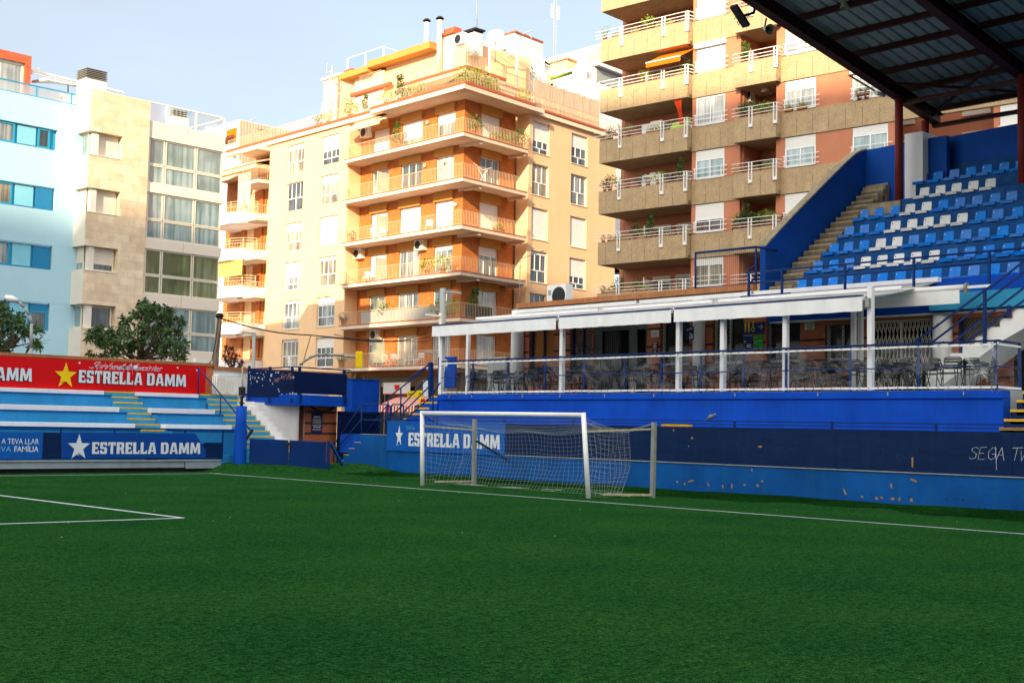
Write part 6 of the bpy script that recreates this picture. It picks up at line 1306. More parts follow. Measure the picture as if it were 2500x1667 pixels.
# spiral stair
mb = MB(); cst = L2.w(L2.q(832, 220)[0], .9, zz); H = zt4-zz+.6; mb.tube(cst, cst+[0, 0, H], .05, 6)
for k in range(14): a = k*.6; p = cst+np.array([math.cos(a)*.8, math.sin(a)*.8, H*k/14]); mb.prism([cst+[0, 0, H*k/14], p+[.12, 0, 0], p+[0, .12, 0]], (0, 0, .04)); mb.tube(p, p+[0, 0, .9], .015, 4)
mb.build('spiral_stair', M('cream_rail'), cb)
# glass screen
g0, g1, g2 = L2.q(849, 170), L2.q(937, 120), L2.q(980, 130); zg = L2.q(937, 116)[1]
gs = thing('glass_screen', 'tall translucent wind screen with white posts on the roof left of the chimneys', 'screen', L2.w(g1[0], -1.5, zt3)); LG = L2.sh(-1.2)
a, b = LG.q(849, 160)[0], LG.q(937, 130)[0]; zg = LG.q(937, 115)[1]; MB().fb(LG, b, a, 0, .02, zt3, zg).build('pane', M('clear_glass'), gs); mb = MB()
for s_ in (a, (a+b)/2, b): mb.fb(LG, s_-.05, s_+.05, -.03, .05, zt3, zg+.05)
mb.fb(LG, b, a, -.02, .04, zg, zg+.05); mb.build('frame', M('white_metal'), gs); MB().bar(LG.w(b, 0, zg), LG.w(b, -4, zg-.2), .05, .05).build('brace', M('white_metal'), gs)
# chimneys
def pipe(name, label, fr, px, py0, py1, r, m, cap='dark_metal', cr=1.9):
    s_, z0 = fr.q(px, py0); _, z1_ = fr.q(px, py1); t = thing(name, label, 'chimney', fr.w(s_, 0, z0)); MB().tube(fr.w(s_, 0, z0), fr.w(s_, 0, z1_-.25), r, 12).build('flue', M(m), t)
    mb = MB(); mb.lathe([(r*cr, 0), (r*.9, .16), (0, .18)], fr.w(s_, 0, z1_-.14), (0, 0, 1), 12); mb.tube(fr.w(s_, 0, z1_-.3), fr.w(s_, 0, z1_-.1), r*.5, 6); mb.build('cowl', M(cap), t)
pipe('chimney_pipe', 'shorter pale metal chimney pipe with dark cowl, left of the pair', L2.sh(-.5), 1040.5, 116, 48, .17, 'off_white'); pipe('chimney_pipe', 'taller cream chimney pipe running down the roof house, right of the pair', L2.sh(.95), 1071, 175, 43, .17, 'cream_band')
LC = L2.sh(.5); a, b = LC.q(1078, 130)[0], LC.q(1107, 130)[0]; zc = LC.q(1090, 88)[1]; t = thing('chimney_stack', 'square cream chimney block with red tiled cap beside the tall pipe', 'chimney', LC.w(a, 0, z1)); MB().fb(LC, b, a, -1.0, 0, z1, zc).build('stack', M('cream_band'), t); MB().fb(LC, b-.15, a+.1, -1.2, .2, zc, zc+.18).fb(LC, b+.1, a-.1, -.8, -.1, zc+.18, zc+.55).build('cap', M('red_trim'), t)
# white roof house with pergola
WH0 = od(1256, 160, 93); HW_L, HW_R = Fr(WH0[:2], 90), Fr(WH0[:2], 7); zt = HW_R.q(1258, 80)[1]; t = thing('roof_house', 'white rendered roof house with slim red edge above the corner building', 'building', WH0*[1, 1, 0]+[0, 0, zz])
a = HW_L.q(1165, 105)[0]; b = HW_R.q(1325, 110)[0]; MB().prism([tuple(HW_L.w(a, 0, zz)), tuple(WH0*[1, 1, 0]+[0, 0, zz]), tuple(HW_R.w(b, 0, zz)), tuple(HW_R.w(b, -6, zz)), tuple(HW_L.w(a, -8, zz))], (0, 0, zt-zz)).build('wall', M('white_wall'), t)
mb = MB(); mb.fb(HW_L, -.1, a, -.3, .08, zt, zt+.12); mb.fb(HW_R, -.08, b, -.3, .08, zt, zt+.12); mb.build('roof_edge', M('red_trim'), t)
window(t, HW_L, HW_L.q(1243, 110)[0], HW_L.q(1225, 110)[0], HW_L.q(1235, 112)[1], HW_L.q(1235, 96)[1], .06, 1, 0, 0, sill=False, glass='shutter_white')
window(t, HW_L, HW_L.q(1240, 130)[0], HW_L.q(1206, 130)[0], HW_L.q(1225, 138)[1], HW_L.q(1225, 122)[1], .06, 2, 0, 0, sill=False, glass='glass')
for px in (1277, 1297, 1316): s_, z_ = HW_R.q(px, 104+(px-1277)*.3); MB().bar(HW_R.w(s_, .05, z_+.1), HW_R.w(s_+.4, .05, z_-.15), .03, .05).build('vent', M('cream_band'), t)
pg_ = thing('pergola', 'white steel pergola frame with climbing plants on the corner building roof', 'pergola', R1b.w(bR+2, 0, z1)); PGf = R1b.sh(-.3); mb = MB(); zpt = PGf.q(1196, 96)[1]
for px, yy in ((1196, 96), (1263, 118), (1328, 144)): s_ = PGf.q(px, yy)[0]; zz_ = PGf.q(px, yy)[1]; mb.fb(PGf, s_-.06, s_+.06, -.06, .06, z1-.1, zz_); mb.bar(PGf.w(s_, 0, zz_-.05), PGf.w(s_, -4.2, zz_-.45), .07, .07)
s0_, s1_ = PGf.q(1196, 96), PGf.q(1390, 160); mb.bar(PGf.w(s0_[0], 0, s0_[1]), PGf.w(s1_[0], 0, s0_[1]-.5), .07, .07); mb.bar(PGf.w(s0_[0], -4, s0_[1]-.4), PGf.w(s1_[0], -4, s0_[1]-.9), .07, .07)
for k in range(7): u = k/6; s_ = s0_[0]+(s1_[0]-s0_[0])*u; mb.bar(PGf.w(s_, 0, s0_[1]-.5*u), PGf.w(s_, -4, s0_[1]-.4-.5*u), .04, .04)
mb.build('frame', M('white_metal'), pg_)
mb = MB()
for px, yy in ((1280, 168), (1295, 158), (1310, 150), (1300, 172), (1318, 178), (1330, 168), (1312, 162)): s_, z_ = PGf.q(px, yy); foliage(mb, PGf.w(s_, -1.5, z_), .5, 70, .16)
mb.build('climbing_plant', M('leaf_yellow'), pg_)
t = thing('satellite_dish', 'white satellite dish on the roof beside the pergola', 'satellite dish', od(1210, 100, 86)); c = od(1210, 90, 86); MB().lathe([(0, -.08), (.3, -.05), (.6, .06), (.6, .08), (.3, -.02), (0, -.05)], c, (-.7, -.5, .45), 20).build('dish', M('white_metal'), t); MB().tube(c+[0, 0, -1.8], c, .04, 6).build('mast', M('galv'), t)
for px, d, y0, lb, th_ in ((1164.5, 90, 96, 'tall thin aerial mast rising from the roof of the corner building', .035), ):
    t = thing('aerial_mast', lb, 'aerial', od(px, y0, d)); MB().tube(od(px, y0, d), od(px-.5, -40, d), th_, 6).build('mast', M('galv'), t)
t = thing('lattice_mast', 'slender red and white lattice aerial mast behind the roofs', 'aerial', od(1355, 150, 110)); A = od(1354, 165, 110); B_ = od(1356, -20, 110); mb = MB(); n = 26
for k in range(n):
    for (dx, dy), (ex, ey) in (((-.12, 0), (.12, 0)), ((.12, 0), (0, .15)), ((0, .15), (-.12, 0))):
        p = A+(B_-A)*k/n+[dx, dy, 0]; q = A+(B_-A)*(k+1)/n+[dx, dy, 0]; r = A+(B_-A)*(k+1)/n+[ex, ey, 0]; mb.tube(p, q, .018, 4); mb.tube(p, r, .012, 3)
mb.build('lattice', M('galv'), t); mb = MB(); c = od(1356, 30, 110); mb.tube(c+[-.5, 0, 0], c+[.5, 0, 0], .03, 5); [mb.tube(c+[dx, 0, -.6], c+[dx, 0, .6], .025, 5) for dx in (-.5, .5, -.25, .25)]; mb.build('antenna', M('white_metal'), t)
ac_unit('air_conditioner', 'white air conditioner unit on the roof right of the chimney block', Fr(od(1130, 110, 87)[:2], 90), 0, Fr(od(1130, 110, 87)[:2], 90).q(1130, 112)[1], .9, .8, .4)
t = thing('chimney_stack', 'white chimney with open dark slatted cap behind the rooftop air conditioner', 'chimney', od(1140, 100, 89)); f_ = Fr(od(1140, 100, 89)[:2], 90); a, z0 = f_.q(1130, 108); b = f_.q(1158, 108)[0]; zt = f_.q(1140, 84)[1]; MB().fb(f_, b, a, -.8, 0, z0-1, zt).build('stack', M('off_white'), t); MB().fb(f_, b-.15, a+.15, -.9, .1, zt+.15, zt+.28).fb(f_, b, b+.2, -.8, 0, zt, zt+.15).fb(f_, a-.2, a, -.8, 0, zt, zt+.15).build('cap', M('dark_metal'), t)
t = thing('roof_aerial', 'grey television aerial on the white roof house', 'aerial', od(1298, 92, 90)); c = od(1298, 95, 90); mb = MB(); mb.tube(c, od(1292, 82, 90), .03, 5); mb.tube(od(1276, 84, 90), od(1300, 75, 90), .04, 5); mb.build('antenna', M('grey_lamp'), t)
# reed screen on right terrace
RS = PRf.sh(-.25); s0_, s1_ = RS.q(1303, 210)[0], RS.q(1463, 250)[0]; t = thing('reed_screen', 'weathered reed screen standing behind the terrace railing on the right roof edge', 'screen', RS.w((s0_+s1_)/2, 0, zz)); mb = MB(); s_ = s0_
while s_ < s1_: w = rb_.uniform(.05, .16); mb.fb(RS, s_, s_+w*.93, -.02*rb_.random(), .02+.02*rb_.random(), zz+.2, RS.q(1380, 219)[1]+rb_.uniform(-.09, .06)); s_ += w
mb.build('reed_mat', M('reed'), t)
GFm = PRf.sh(-2.0); a, z_a = GFm.q(1345, 193); b, z_b = GFm.q(1395, 178); t = thing('roller_awning', 'folded green edged roller awning beside the reed screen', 'awning', GFm.w(a, 0, z_a)); MB().tube(GFm.w(a, 0, z_a), GFm.w(b, 0, z_b), .13, 8).build('roll', M('leaf_yellow'), t); 
s_ = GFm.q(1338, 190)[0]; MB().fb(GFm, s_-.3, s_+.3, -.3, 0, zz, GFm.q(1338, 182)[1]).build('pier', M('cream_band'), t)
mb = MB(); s0_ = R1b.q(1245, 200)[0]; mb.fb(R1b, s0_, R1b.q(1300, 210)[0], -3, -.6, zz, z1-.43); mb.build('penthouse_wall', M('cream_band'), cb)
# far-left small balconies of the same building
for k in range(0, 7):
    z = ztop[k] if k else ztop[0]-.5
    a0, a1 = s_left+.02, s_left+3.4
    P = [PLf.w(a0, .15, 0), PLf.w(a0+.1, .95 if k else 1.1, 0), PLf.w(a1-.8, .95 if k else 1.1, 0), PLf.w(a1, .0, 0), PLf.w(a1, -1.2, 0), PLf.w(a0, -1.2, 0)]
    o = MB().prism([(p[0], p[1], z-.27) for p in P], (0, 0, .25)).build('side_balcony', M('slab'), cb)
    if k: railing(o, [p*[1, 1, 0]+[0, 0, z] for p in P[:4]], .95, step=.14)
    if k:
        mb = MB(); mb.fb(PLf, a0+2.1, a1+.5, -1.19, -1.12, z, ztop[k-1]-.3); mb.build('brick_pier', M('brick_orange'), cb); window(cb, PLf, a0+.3, a0+1.3, z+.05, z+2.2, -1.18, 1, 0, (0, .9, 0, .2, .6, 0, .3)[k], sill=False)
# street level shop
SHF = BLf.sh(.3)
t, a, b, z0, z1_ = poster('shop_sign', 'white shop sign with small red drink logo above the striped awning', 950, 1016, 934, 963, 'poster_white', fr=SHF, o=.5)
mb = MB(); s_, z_ = SHF.q(984, 945); mb.prism([SHF.w(s_+.30, .53, z_+.14), SHF.w(s_-.30, .53, z_+.14), SHF.w(s_-.2, .53, z_-.2), SHF.w(s_+.2, .53, z_-.2)], SHF.n*.01); mb.fb(SHF, b, a, .515, .53, z0, z0+.06); mb.build('logo', M('red_board'), t)
aw = thing('striped_awning', 'red and white striped shop awning beyond the corner steps', 'awning', SHF.w((a+b)/2, 0, 2)); q0 = SHF.q(1018, 966); zA = q0[1]; o1 = 2.0; FA = SHF.sh(o1); zB_ = FA.q(960, 990)[1]; sA = FA.q(920, 990)[0]; sB = FA.q(1012, 990)[0]; n = 26
for c_, mm in ((0, 'red_board'), (1, 'off_white')):
    mb = MB()
    for i in range(c_, n, 2):
        u, v = sA+(sB-sA)*i/n, sA+(sB-sA)*(i+1)/n; mb.poly([FA.w(u, 0, zB_), FA.w(v, 0, zB_), FA.w(v, -o1+.1, zA), FA.w(u, -o1+.1, zA)]); mb.poly([FA.w(u, .01, zB_-.42), FA.w(v, .01, zB_-.42), FA.w(v, .01, zB_), FA.w(u, .01, zB_)])
    mb.build('stripes', M(mm), aw)
mb = MB()
for p0_, p1_ in ((930, 938), (942, 950), (1003, 1012), (1032, 1045)): mb.fb(SHF, SHF.q(p1_, 980)[0], SHF.q(p0_, 980)[0], .01, .06, 0, 4.2)
mb.build('shopfront', M('dark_void'), cb)
# clutter on the central balconies
ac_unit('air_conditioner', 'air conditioner high under the cream awning on the top brick balcony', BLf, dl(898), ztop[1]+1.75, .95, .75, .4, .02, 'air conditioners on the brick facade', 'off_white', 1)
ac_unit('air_conditioner', 'air conditioner at the left end of the fourth brick balcony from the top', BLf, dl(889), ztop[4]+2.0, .95, .7, .4, .02, 'air conditioners on the brick facade', 'off_white', 1)
ac_unit('air_conditioner', 'air conditioner between the two windows of the fourth brick balcony from the top', BLf, dl(1038), ztop[4]+1.98, .95, .72, .4, .02, 'air conditioners on the brick facade', 'off_white', 1)
ac_unit('air_conditioner', 'air conditioner on the lowest visible brick balcony', BLf, dl(935), ztop[6]+2.0, .95, .7, .4, .02, 'air conditioners on the brick facade', 'off_white', 1)
t = thing('balcony_awning', 'cream scalloped awning at the left end of the top brick balcony', 'awning', SLf.w(12, 0, ztop[0]-.5)); a, b = SLf.q(850, 300)[0], SLf.q(930, 280)[0]; n = 24
f0 = PLf; mb = MB(); zt = ztop[0]-.42
for i in range(n): u, v = a+(b-a)*i/n, a+(b-a)*(i+1)/n; mb.poly([SLf.w(u, .1, zt-.55), SLf.w(v, .1, zt-.55), SLf.w(v, -.6, zt), SLf.w(u, -.6, zt)]); mb.poly([SLf.w(u, .11, zt-.70), SLf.w((u+v)/2, .11, zt-.76), SLf.w(v, .11, zt-.70), SLf.w(v, .11, zt-.55), SLf.w(u, .11, zt-.55)])
mb.build('cloth', M('cream_cloth'), t)
GP = 'plants on the corner building'
FLN = {0: 'roof terrace', 1: 'top brick balcony', 2: 'second brick balcony', 3: 'third brick balcony', 4: 'fourth brick balcony', 5: 'fifth brick balcony', 6: 'lowest brick balcony'}
def cpl(kind, fr, px, k, o, what, where):
    s_ = fr.q(px, 400)[0]; plant(kind, fr.w(s_, o, ztop[k]+(.1 if k == 0 else .01)), what+' on the '+FLN[k]+', '+where, GP)
cpl('tall', SLf, 950, 1, -.6, 'tall clipped green shrub', 'left of the middle window'); 
for px, kd, w in ((1165, 'bush', 'green potted bush'), (1262, 'spiky', 'spiky potted plant'), (1278, 'bush', 'green potted bush')): cpl(kd, SRf, px, 1, -.35, w, {1165: 'just right of the corner', 1262: 'near the right end', 1278: 'at the very right end'}[px])
for px, w in ((1215, 'left'), (1238, 'right')): cpl('box', SRf, px, 1, -.3, 'planter box', 'the '+w+' box on the right side')
cpl('box', SRf, 1225, 3, -.2, 'long planter box', 'on the right side below the shutter'); cpl('flower', SLf, 856, 3, -.4, 'flowering pot', 'at the left end')
for px, w in ((1040, 'left'), (1078, 'right')): cpl('bright', SLf, px, 4, -.35, 'leafy planter', w+' one in front of the windows')
cpl('spiky', SLf, 840, 5, -.35, 'spiky potted plant', 'at the left end'); cpl('bush', SLf, 938, 5, -.45, 'dark green potted tree', 'left of the dark cloth'); cpl('tall', SRf, 1180, 5, -.5, 'slender bright potted tree', 'right of the corner')
for px, w in ((1062, 'left'), (1098, 'right')): cpl('bright', SLf, px, 5, -.5, 'yellowish potted plant', w+' one beside the window')
cpl('spiky', SLf, 838, 6, -.35, 'palm like potted plant', 'at the left end')
for i, (px, kd) in enumerate(((770, 'bright'), (790, 'dry'), (845, 'bright'), (878, 'tall'), (930, 'bright'), (962, 'tall'), (975, 'bush'), (1000, 'bright'), (1110, 'bright'))):
    f_ = SLf if px > 925 else PLf; s_ = f_.q(px, 260)[0]; plant(kd, f_.w(s_, -.5, zz+.1), 'potted plant on the left roof terrace, '+ORD[i]+' from the left', GP)
for i, px in enumerate((1150, 1160, 1172, 1184, 1198, 1210, 1222, 1290)):
    s_ = SRf.q(px, 215)[0]; plant('bright' if i % 2 else 'box', SRf.w(s_, -.4, zz+.1), 'yellow green plant on the right roof terrace, '+ORD[i]+' from the corner', GP)
# dark cloth on the fifth balcony rail and white furniture
t = thing('balcony_cloth', 'dark grey cloth stretched behind the railing of the fifth brick balcony', 'cloth', SLf.w(5, 0, ztop[5])); a, b = SLf.q(878, 760)[0], SLf.q(1060, 750)[0]; MB().fb(SLf, b, a, -.14, -.12, ztop[5]+.06, ztop[5]+.86).build('left_cloth', M('grey_lamp'), t); a, b = SRf.q(1140, 750)[0], SRf.q(1205, 750)[0]; MB().fb(SRf, a, b, -.14, -.12, ztop[5]+.06, ztop[5]+.86).build('right_cloth', M('dark_metal'), t)
def patio_chair(): 
    t = thing('balcony_chair', 'chair', 'chair'); mb = MB(); mb.box(-.22, .22, -.22, .22, .40, .44); mb.build('seat', M('white_metal'), t); mb = MB()
    mb.path([(-.22, .22, .42), (-.2, .28, .85), (.2, .28, .85), (.22, .22, .42)], .02, 5); [mb.box(-.2, .2, .25, .27, z_, z_+.06) for z_ in (.55, .66, .77)]; mb.build('backrest', M('white_metal'), t)
    for x_, y_ in ((-.2, -.2), (.2, -.2), (-.2, .2), (.2, .2)): MB().tube((x_, y_, .4), (x_*1.2, y_*1.2, 0), .016, 5).build('leg', M('white_metal'), t)
    return t
pc = patio_chair(); spots = [(925, 6), (940, 6), (975, 6), (990, 6), (1005, 6), (870, 4), (888, 3), (905, 3), (1020, 3), (1070, 3)]
for i, (px, k) in enumerate(spots):
    s_ = SLf.q(px, 800)[0]; p = SLf.w(s_, -.75, ztop[k]+.01); lb = 'white patio chair on the '+FLN[k]+', '+ORD[len([1 for q in spots[:i] if q[1] == k])]+' from the left'
    if i == 0: pc.location = p; pc['label'] = lb; pc['group'] = 'white chairs on the brick balconies'
    else: dup(pc, p, rb_.uniform(-1.5, 1.5), lb, 'white chairs on the brick balconies')
t = thing('drying_rack', 'white clothes drying rack on the right part of the second brick balcony', 'rack', SRf.w(3, 0, ztop[2])); mb = MB(); c = SRf.w(SRf.q(1195, 420)[0], -.6, ztop[2]); f = lambda a, z_: c+SRf.d*a+np.array([0, 0, z_])
mb.path([f(-.9, 1.25), f(0, .95), f(.9, 1.25)], .02, 5); mb.path([f(-.4, 0), f(.5, 1.05)], .02, 5); mb.path([f(.4, 0), f(-.5, 1.05)], .02, 5); mb.build('frame', M('white_metal'), t)
for k, px, w in ((2, 1085, .3), (2, 1040, .3), (3, 1118, .2), (1, 1044, .3)):
    s_ = dl(px); p = BLf.w(s_, .12, ztop[k]+1.75); t = thing('wall_lamp', 'small round wall lamp on the '+FLN[k]+(' near the corner' if px > 1060 else ' between the windows'), 'lamp', p); MB().lathe([(0, -.1), (.12, -.05), (.12, .05), (0, .1)], p, BLf.n, 12).build('globe', M('off_white'), t)
# ================================================================== BROWN BUILDING (right)
Q = od(1677, 366, 70.5); BPf = Fr(Q[:2], 95.75); BWf = BPf.sh(-.45); BCf = BPf.sh(-2.6)
bb = thing('apartment_building', 'terracotta apartment building with rough brown concrete balcony bands at the right', 'building', Q*[1, 1, 0])
zbot = [11.12, 14.12, 17.2, 20.19, 23.17, 26.17, 29.2]; zbot = [BPf.q(1677, y)[1] for y in (629, 498, 367, 237, 107, -22)]+[29.2]; zbot.insert(0, zbot[0]-3.0); HB = 1.33
bp = lambda px, py=400: BPf.q(px, py)[0]
bw = lambda px, py=400: BWf.q(px, py)[0]
bc = lambda px, py=400: BCf.q(px, py)[0]
sEnd = 6.12; S1 = 0.0; S2a, S2b = bp(1791), bp(1895); SR = -26.0
W1 = (bw(1697), bw(1767)); T1 = (bw(1767), bw(1800)); W2 = (bw(1915), bw(1990)); W3 = (bw(2080), bw(2167)); W4 = (bw(2440, 250), bw(2530, 250))
B3 = (bw(2190, 290), bw(2425, 290))
for k in range(0, 8):
    z = zbot[k] if k < len(zbot) else 32.2
    z0, z1 = z, z+HB
    mb = MB(); mb.fb(BPf, S1, sEnd, -.18, 0, z0, z1); mb.fb(BPf, S1, S1+.18, -.46, -.181, z0, z1); mb.fb(BPf, S1, sEnd, -2.62, -.182, z0, z0+.22)
    bnd = mb.build('balcony_band', M('brown_band'), bb)
    mb = MB(); mb.fb(BPf, S2b, S2a, -.18, 0, z0, z1); mb.fb(BPf, S2b, S2b+.18, -.46, -.181, z0, z1); mb.fb(BPf, S2b, S2a, -2.62, -.182, z0, z0+.22)
    bnd2 = mb.build('balcony_band', M('brown_band'), bb)
    mb = MB(); mb.fb(BWf, S2a-.0, S1-.0, -.25, 0, z0, z1); mb.fb(BWf, SR, S2b, -.25, 0, z0, z1); mb.build('wall_band', M('brown_band'), bb)
    s_ = sEnd-.55
    while s_ > SR:
        f_ = BPf if (S1 < s_ < sEnd or S2b < s_ < S2a) else BWf
        if k < 6 and s_ > -13: MB().fb(f_, s_-.008, s_+.008, .0, .0015, z0+.02, z1-.25-.12*rb_.random()).build('panel_joint', M('dark_metal'), bb)
        s_ -= .93
# openings wall
holes = []; rec = [(S1-.0, sEnd), (S2b, S2a-.30), B3]
zz0, zz1 = 5.0, 33.0
for k in range(len(zbot)):
    za = zbot[k]+HB; zb = (zbot[k+1] if k+1 < len(zbot) else 32.2)
    for a, b in (W1, W2, W3, W4): holes.append((a, b, za+.0, zb))
mb = MB(); sB = float(BWf.q(1805, 400)[0])
solid = [(W1[0], S1-.001), (sB, W1[1]), (W2[0], bw(1893)), (W3[0], W2[1]), (bw(2188), W3[1]), (W4[0], B3[1]), (SR, W4[1])]
for a, b in solid:
    a, b = min(a, b), max(a, b); mb.fb(BWf, a, b, -.35, -.06, zz0, zz1)
for s_, dpt in ((S1-.02, 2.3), (sB+.0, 2.3), (bw(1893), 2.3)): mb.fb(BWf, s_-.08, s_+.08, -dpt, -.3, zz0, zz1)
mb.build('terracotta_wall', M('terracotta'), bb)
mb = MB(); mb.fb(BCf, -26, bc(1516, 400), -.3, 0, zz0, zz1); e0 = BCf.w(bc(1516, 400), 0, 0); mb.prism([tuple(e0*[1, 1, 0]+[0, 0, zz0]), tuple(e0*[1, 1, 0]+[6, .6, zz0]), tuple(e0*[1, 1, 0]+[6, .3, zz0]), tuple(e0*[1, 1, 0]+[0, -.3, zz0])], (0, 0, zz1-zz0)); mb.build('recess_wall', M('terracotta'), bb)
SH1 = {0: (.2, .3), 1: (.5, .95), 2: (.3, .35), 3: (0, .3), 4: (.97, .1), 5: (.9, .3), 6: (.9, .3), 7: (.3, .3)}
for k in range(len(zbot)):
    za = zbot[k]+HB+.05; zb = (zbot[k+1] if k+1 < len(zbot) else 32.2)
    for i, (a, b) in enumerate((W1, W2, W3, W4)):
        s_h = SH1[k][0] if i == 0 else SH1[k][1] if i == 1 else (.25 if i == 2 else .95)
        window(bb, BWf, a, b, za, zb-.04, -.12, 2, 0, s_h, sill=False, glass='glass_light' if k > 2 else 'glass_blue' if k == 2 else 'glass', fw=.08)
        if (k, i) in ((3, 2), (4, 0)): MB().fb(BWf, min(a, b)-.08, max(a, b)+.06, -.05, .14, zb-.28, zb-.01).build('shutter_box', M('white_metal'), bb)
        for dz in (.12, .38, .62):   # guard rails
            pass
        mb = MB(); [mb.bar(BWf.w(max(a, b)+.05, .10, za+dz-.05), BWf.w(min(a, b)-.28, .10, za+dz-.05), .03, .035) for dz in (.12, .38, .64)]; [mb.bar(BWf.w(s_, .10, za+.02), BWf.w(s_, .10, za+.62), .03, .04) for s_ in (max(a, b)-.05, min(a, b)+.1)]; mb.build('guard_rail', M('white_rail'), bb)
    # recess doors on the left balcony and second balcony
    fz = zbot[k]+.25
    for a, b, shv, cc in ((bc(1598), bc(1642), [.15, .1, .2, .15, .2, 0, .2, .3][k], 1), (bc(1655), bc(1690), [.0, .95, .9, .1, .3, .4, .3, .3][k], 1), (bc(1862), bc(1902), [.3, .9, .9, .95, .6, .25, .3, .3][k], 1), (bc(2185, 300), bc(2235, 300), .96, 1), (bc(2350, 280), bc(2420, 280), .96, 1)):
        window(bb, BCf, a, b, fz, fz+2.2, .03, cc+1, 0, shv, sill=False, glass='glass_dark', shm='alu_beige')
    zt = zbot[k]+HB
    def rset(f_, a, b, posts, ret=None):
        mb = MB()
        for dz in (.10, .28, .50):
            mb.bar(f_.w(a, .06, zt+dz), f_.w(b, .06, zt+dz), .026, .028)
            if ret is not None: mb.bar(f_.w(b, .06, zt+dz), f_.w(b-.12, -.40, zt+dz), .035, .035)
        o = mb.build('balcony_rail', M('white_rail'), bb)
        for s_ in posts:
            p = MB(); p.fb(f_, s_+.07, s_+.11, .0, .09, zt-.62, zt+.50); p.fb(f_, s_-.11, s_-.07, .0, .09, zt-.62, zt+.50); p.fb(f_, s_-.07, s_+.07, .02, .08, zt-.62, zt-.45); p.build('rail_post', M('white_rail'), o)
    rset(BPf, sEnd+.35, S1, (bp(1514), bp(1617), S1+.05), 1); rset(BPf, S2a+.1, S2b, (bp(1833), S2b+.05), 1)
    if k == 4: rset(BWf, bw(2260, 300), bw(2430, 280), (bw(2345, 300),))
    # frosted partitions
    if k in (0, 1, 2, 4): MB().fb(BCf, bc(1612)-.03, bc(1612), .05, 1.5, fz+.3, fz+1.9).fb(BCf, bc(1612)-.05, bc(1612)+.02, 1.5, 1.55, fz, fz+2.0).build('partition', M('off_white'), bb)
for k in (2, 3):
    fz = zbot[k]+.3; t = thing('storage_cupboard', 'white balcony cupboard with open door, '+('lower' if k == 2 else 'upper')+' of two on the brown building', 'cupboard', BCf.w(bc(1622), 1, fz), 'cupboards on the brown balconies'); a, b = bc(1618), bc(1645); MB().fb(BCf, min(a, b), max(a, b), .5, 1.3, fz, fz+2.05).build('body', M('off_white'), t); MB().fb(BCf, max(a, b)+.02, max(a, b)+.6, 1.25, 1.3, fz+.1, fz+1.95).build('door', M('white_metal'), t)
mb = MB(); mb.fb(BPf, -26, sEnd-1.6, -9, -2.95, 5, 33); mb.build('core', M('terracotta'), bb)
# partition next to shuttered door behind the blue wall
t = thing('partition_screen', 'white framed frosted balcony screen above the dark blue back wall', 'screen', BWf.w(bw(2285, 300), 0, zbot[4]+.3)); a = bw(2283, 300); MB().fb(BWf, a-.03, a, -1.4, .0, zbot[4]+.3, zbot[4]+2.5).build('panel', M('glass_panel'), t); MB().fb(BWf, a-.05, a+.03, 0, .05, zbot[4]+.3, zbot[4]+2.55).build('frame', M('white_rail'), t)
# orange awning, red curtain, green cloth, AC
t = thing('orange_awning', 'bright orange balcony awning with scalloped edge on the brown building', 'awning', BPf.w(3, 0, zbot[5])); a, b = bp(1568, 150), bp(1661, 130); za, zb_ = BPf.q(1615, 117)[1], BPf.q(1615, 148)[1]; mb = MB(); n = 20
oo = .55; za = zbot[5]-.15; fO = BPf.sh(oo); zb_ = fO.q(1600, 150)[1]; a, b = fO.q(1577, 150)[0], fO.q(1661, 135)[0]
for i in range(n): u, v = a+(b-a)*i/n, a+(b-a)*(i+1)/n; mb.poly([fO.w(u, 0, zb_), fO.w(v, 0, zb_), fO.w(v-.25, -oo-.6, za), fO.w(u-.25, -oo-.6, za)]); mb.poly([fO.w(u, .0, zb_-.24), fO.w((u+v)/2, .0, zb_-.30), fO.w(v, 0, zb_-.24), fO.w(v, .0, zb_-.03), fO.w(u, .0, zb_-.03)])
mb.build('cloth', M('orange_cloth'), t); MB().fb(fO, b, a, -.02, .04, zb_-.03, zb_+.03).build('front_bar', M('white_metal'), t); MB().bar(fO.w(b, -.1, zb_), BPf.w(b-.1, -1.0, zbot[5]-.9), .05, .05).build('arm', M('dark_metal'), t)
t = thing('red_curtain', 'red balcony curtain gathered in the middle on the brown building', 'curtain', BPf.w(.3, 0, zbot[3]+1.5)); mb = MB(); zt, zb_ = zbot[4]-.02, zbot[3]+HB+.2; n = 12; pts = []
for j in range(n+1):
    u = j/n; z = zt+(zb_-zt)*u; w = .20+.55*abs(u-.55)**1.3*(1.1 if u < .55 else .5); c = .75-.3*u
    for i in range(11): v = i/10; pts.append(BPf.w(c+(v-.5)*2*w*.55, -.15+.05*math.sin(v*19), z))
mb.add(pts, [(j*11+i, j*11+i+1, (j+1)*11+i+1, (j+1)*11+i) for j in range(n) for i in range(10)], True); mb.build('cloth', M('red_cloth'), t)
t = thing('green_cloth', 'lime green cloth hung over a rack beside the red curtain', 'cloth', BPf.w(1.7, -.6, zbot[3]+HB)); a, b = bp(1623, 310), bp(1668, 305); MB().prism([BPf.w(a, -.4, zbot[3]+HB), BPf.w(b, -.4, zbot[3]+HB+.05), BPf.w(b, -.8, zbot[3]+HB+.62), BPf.w(a, -.8, zbot[3]+HB+.55)], (0, 0, .03)).build('cloth', M('green_cloth'), t)
GA = 'air conditioners on the brown building'
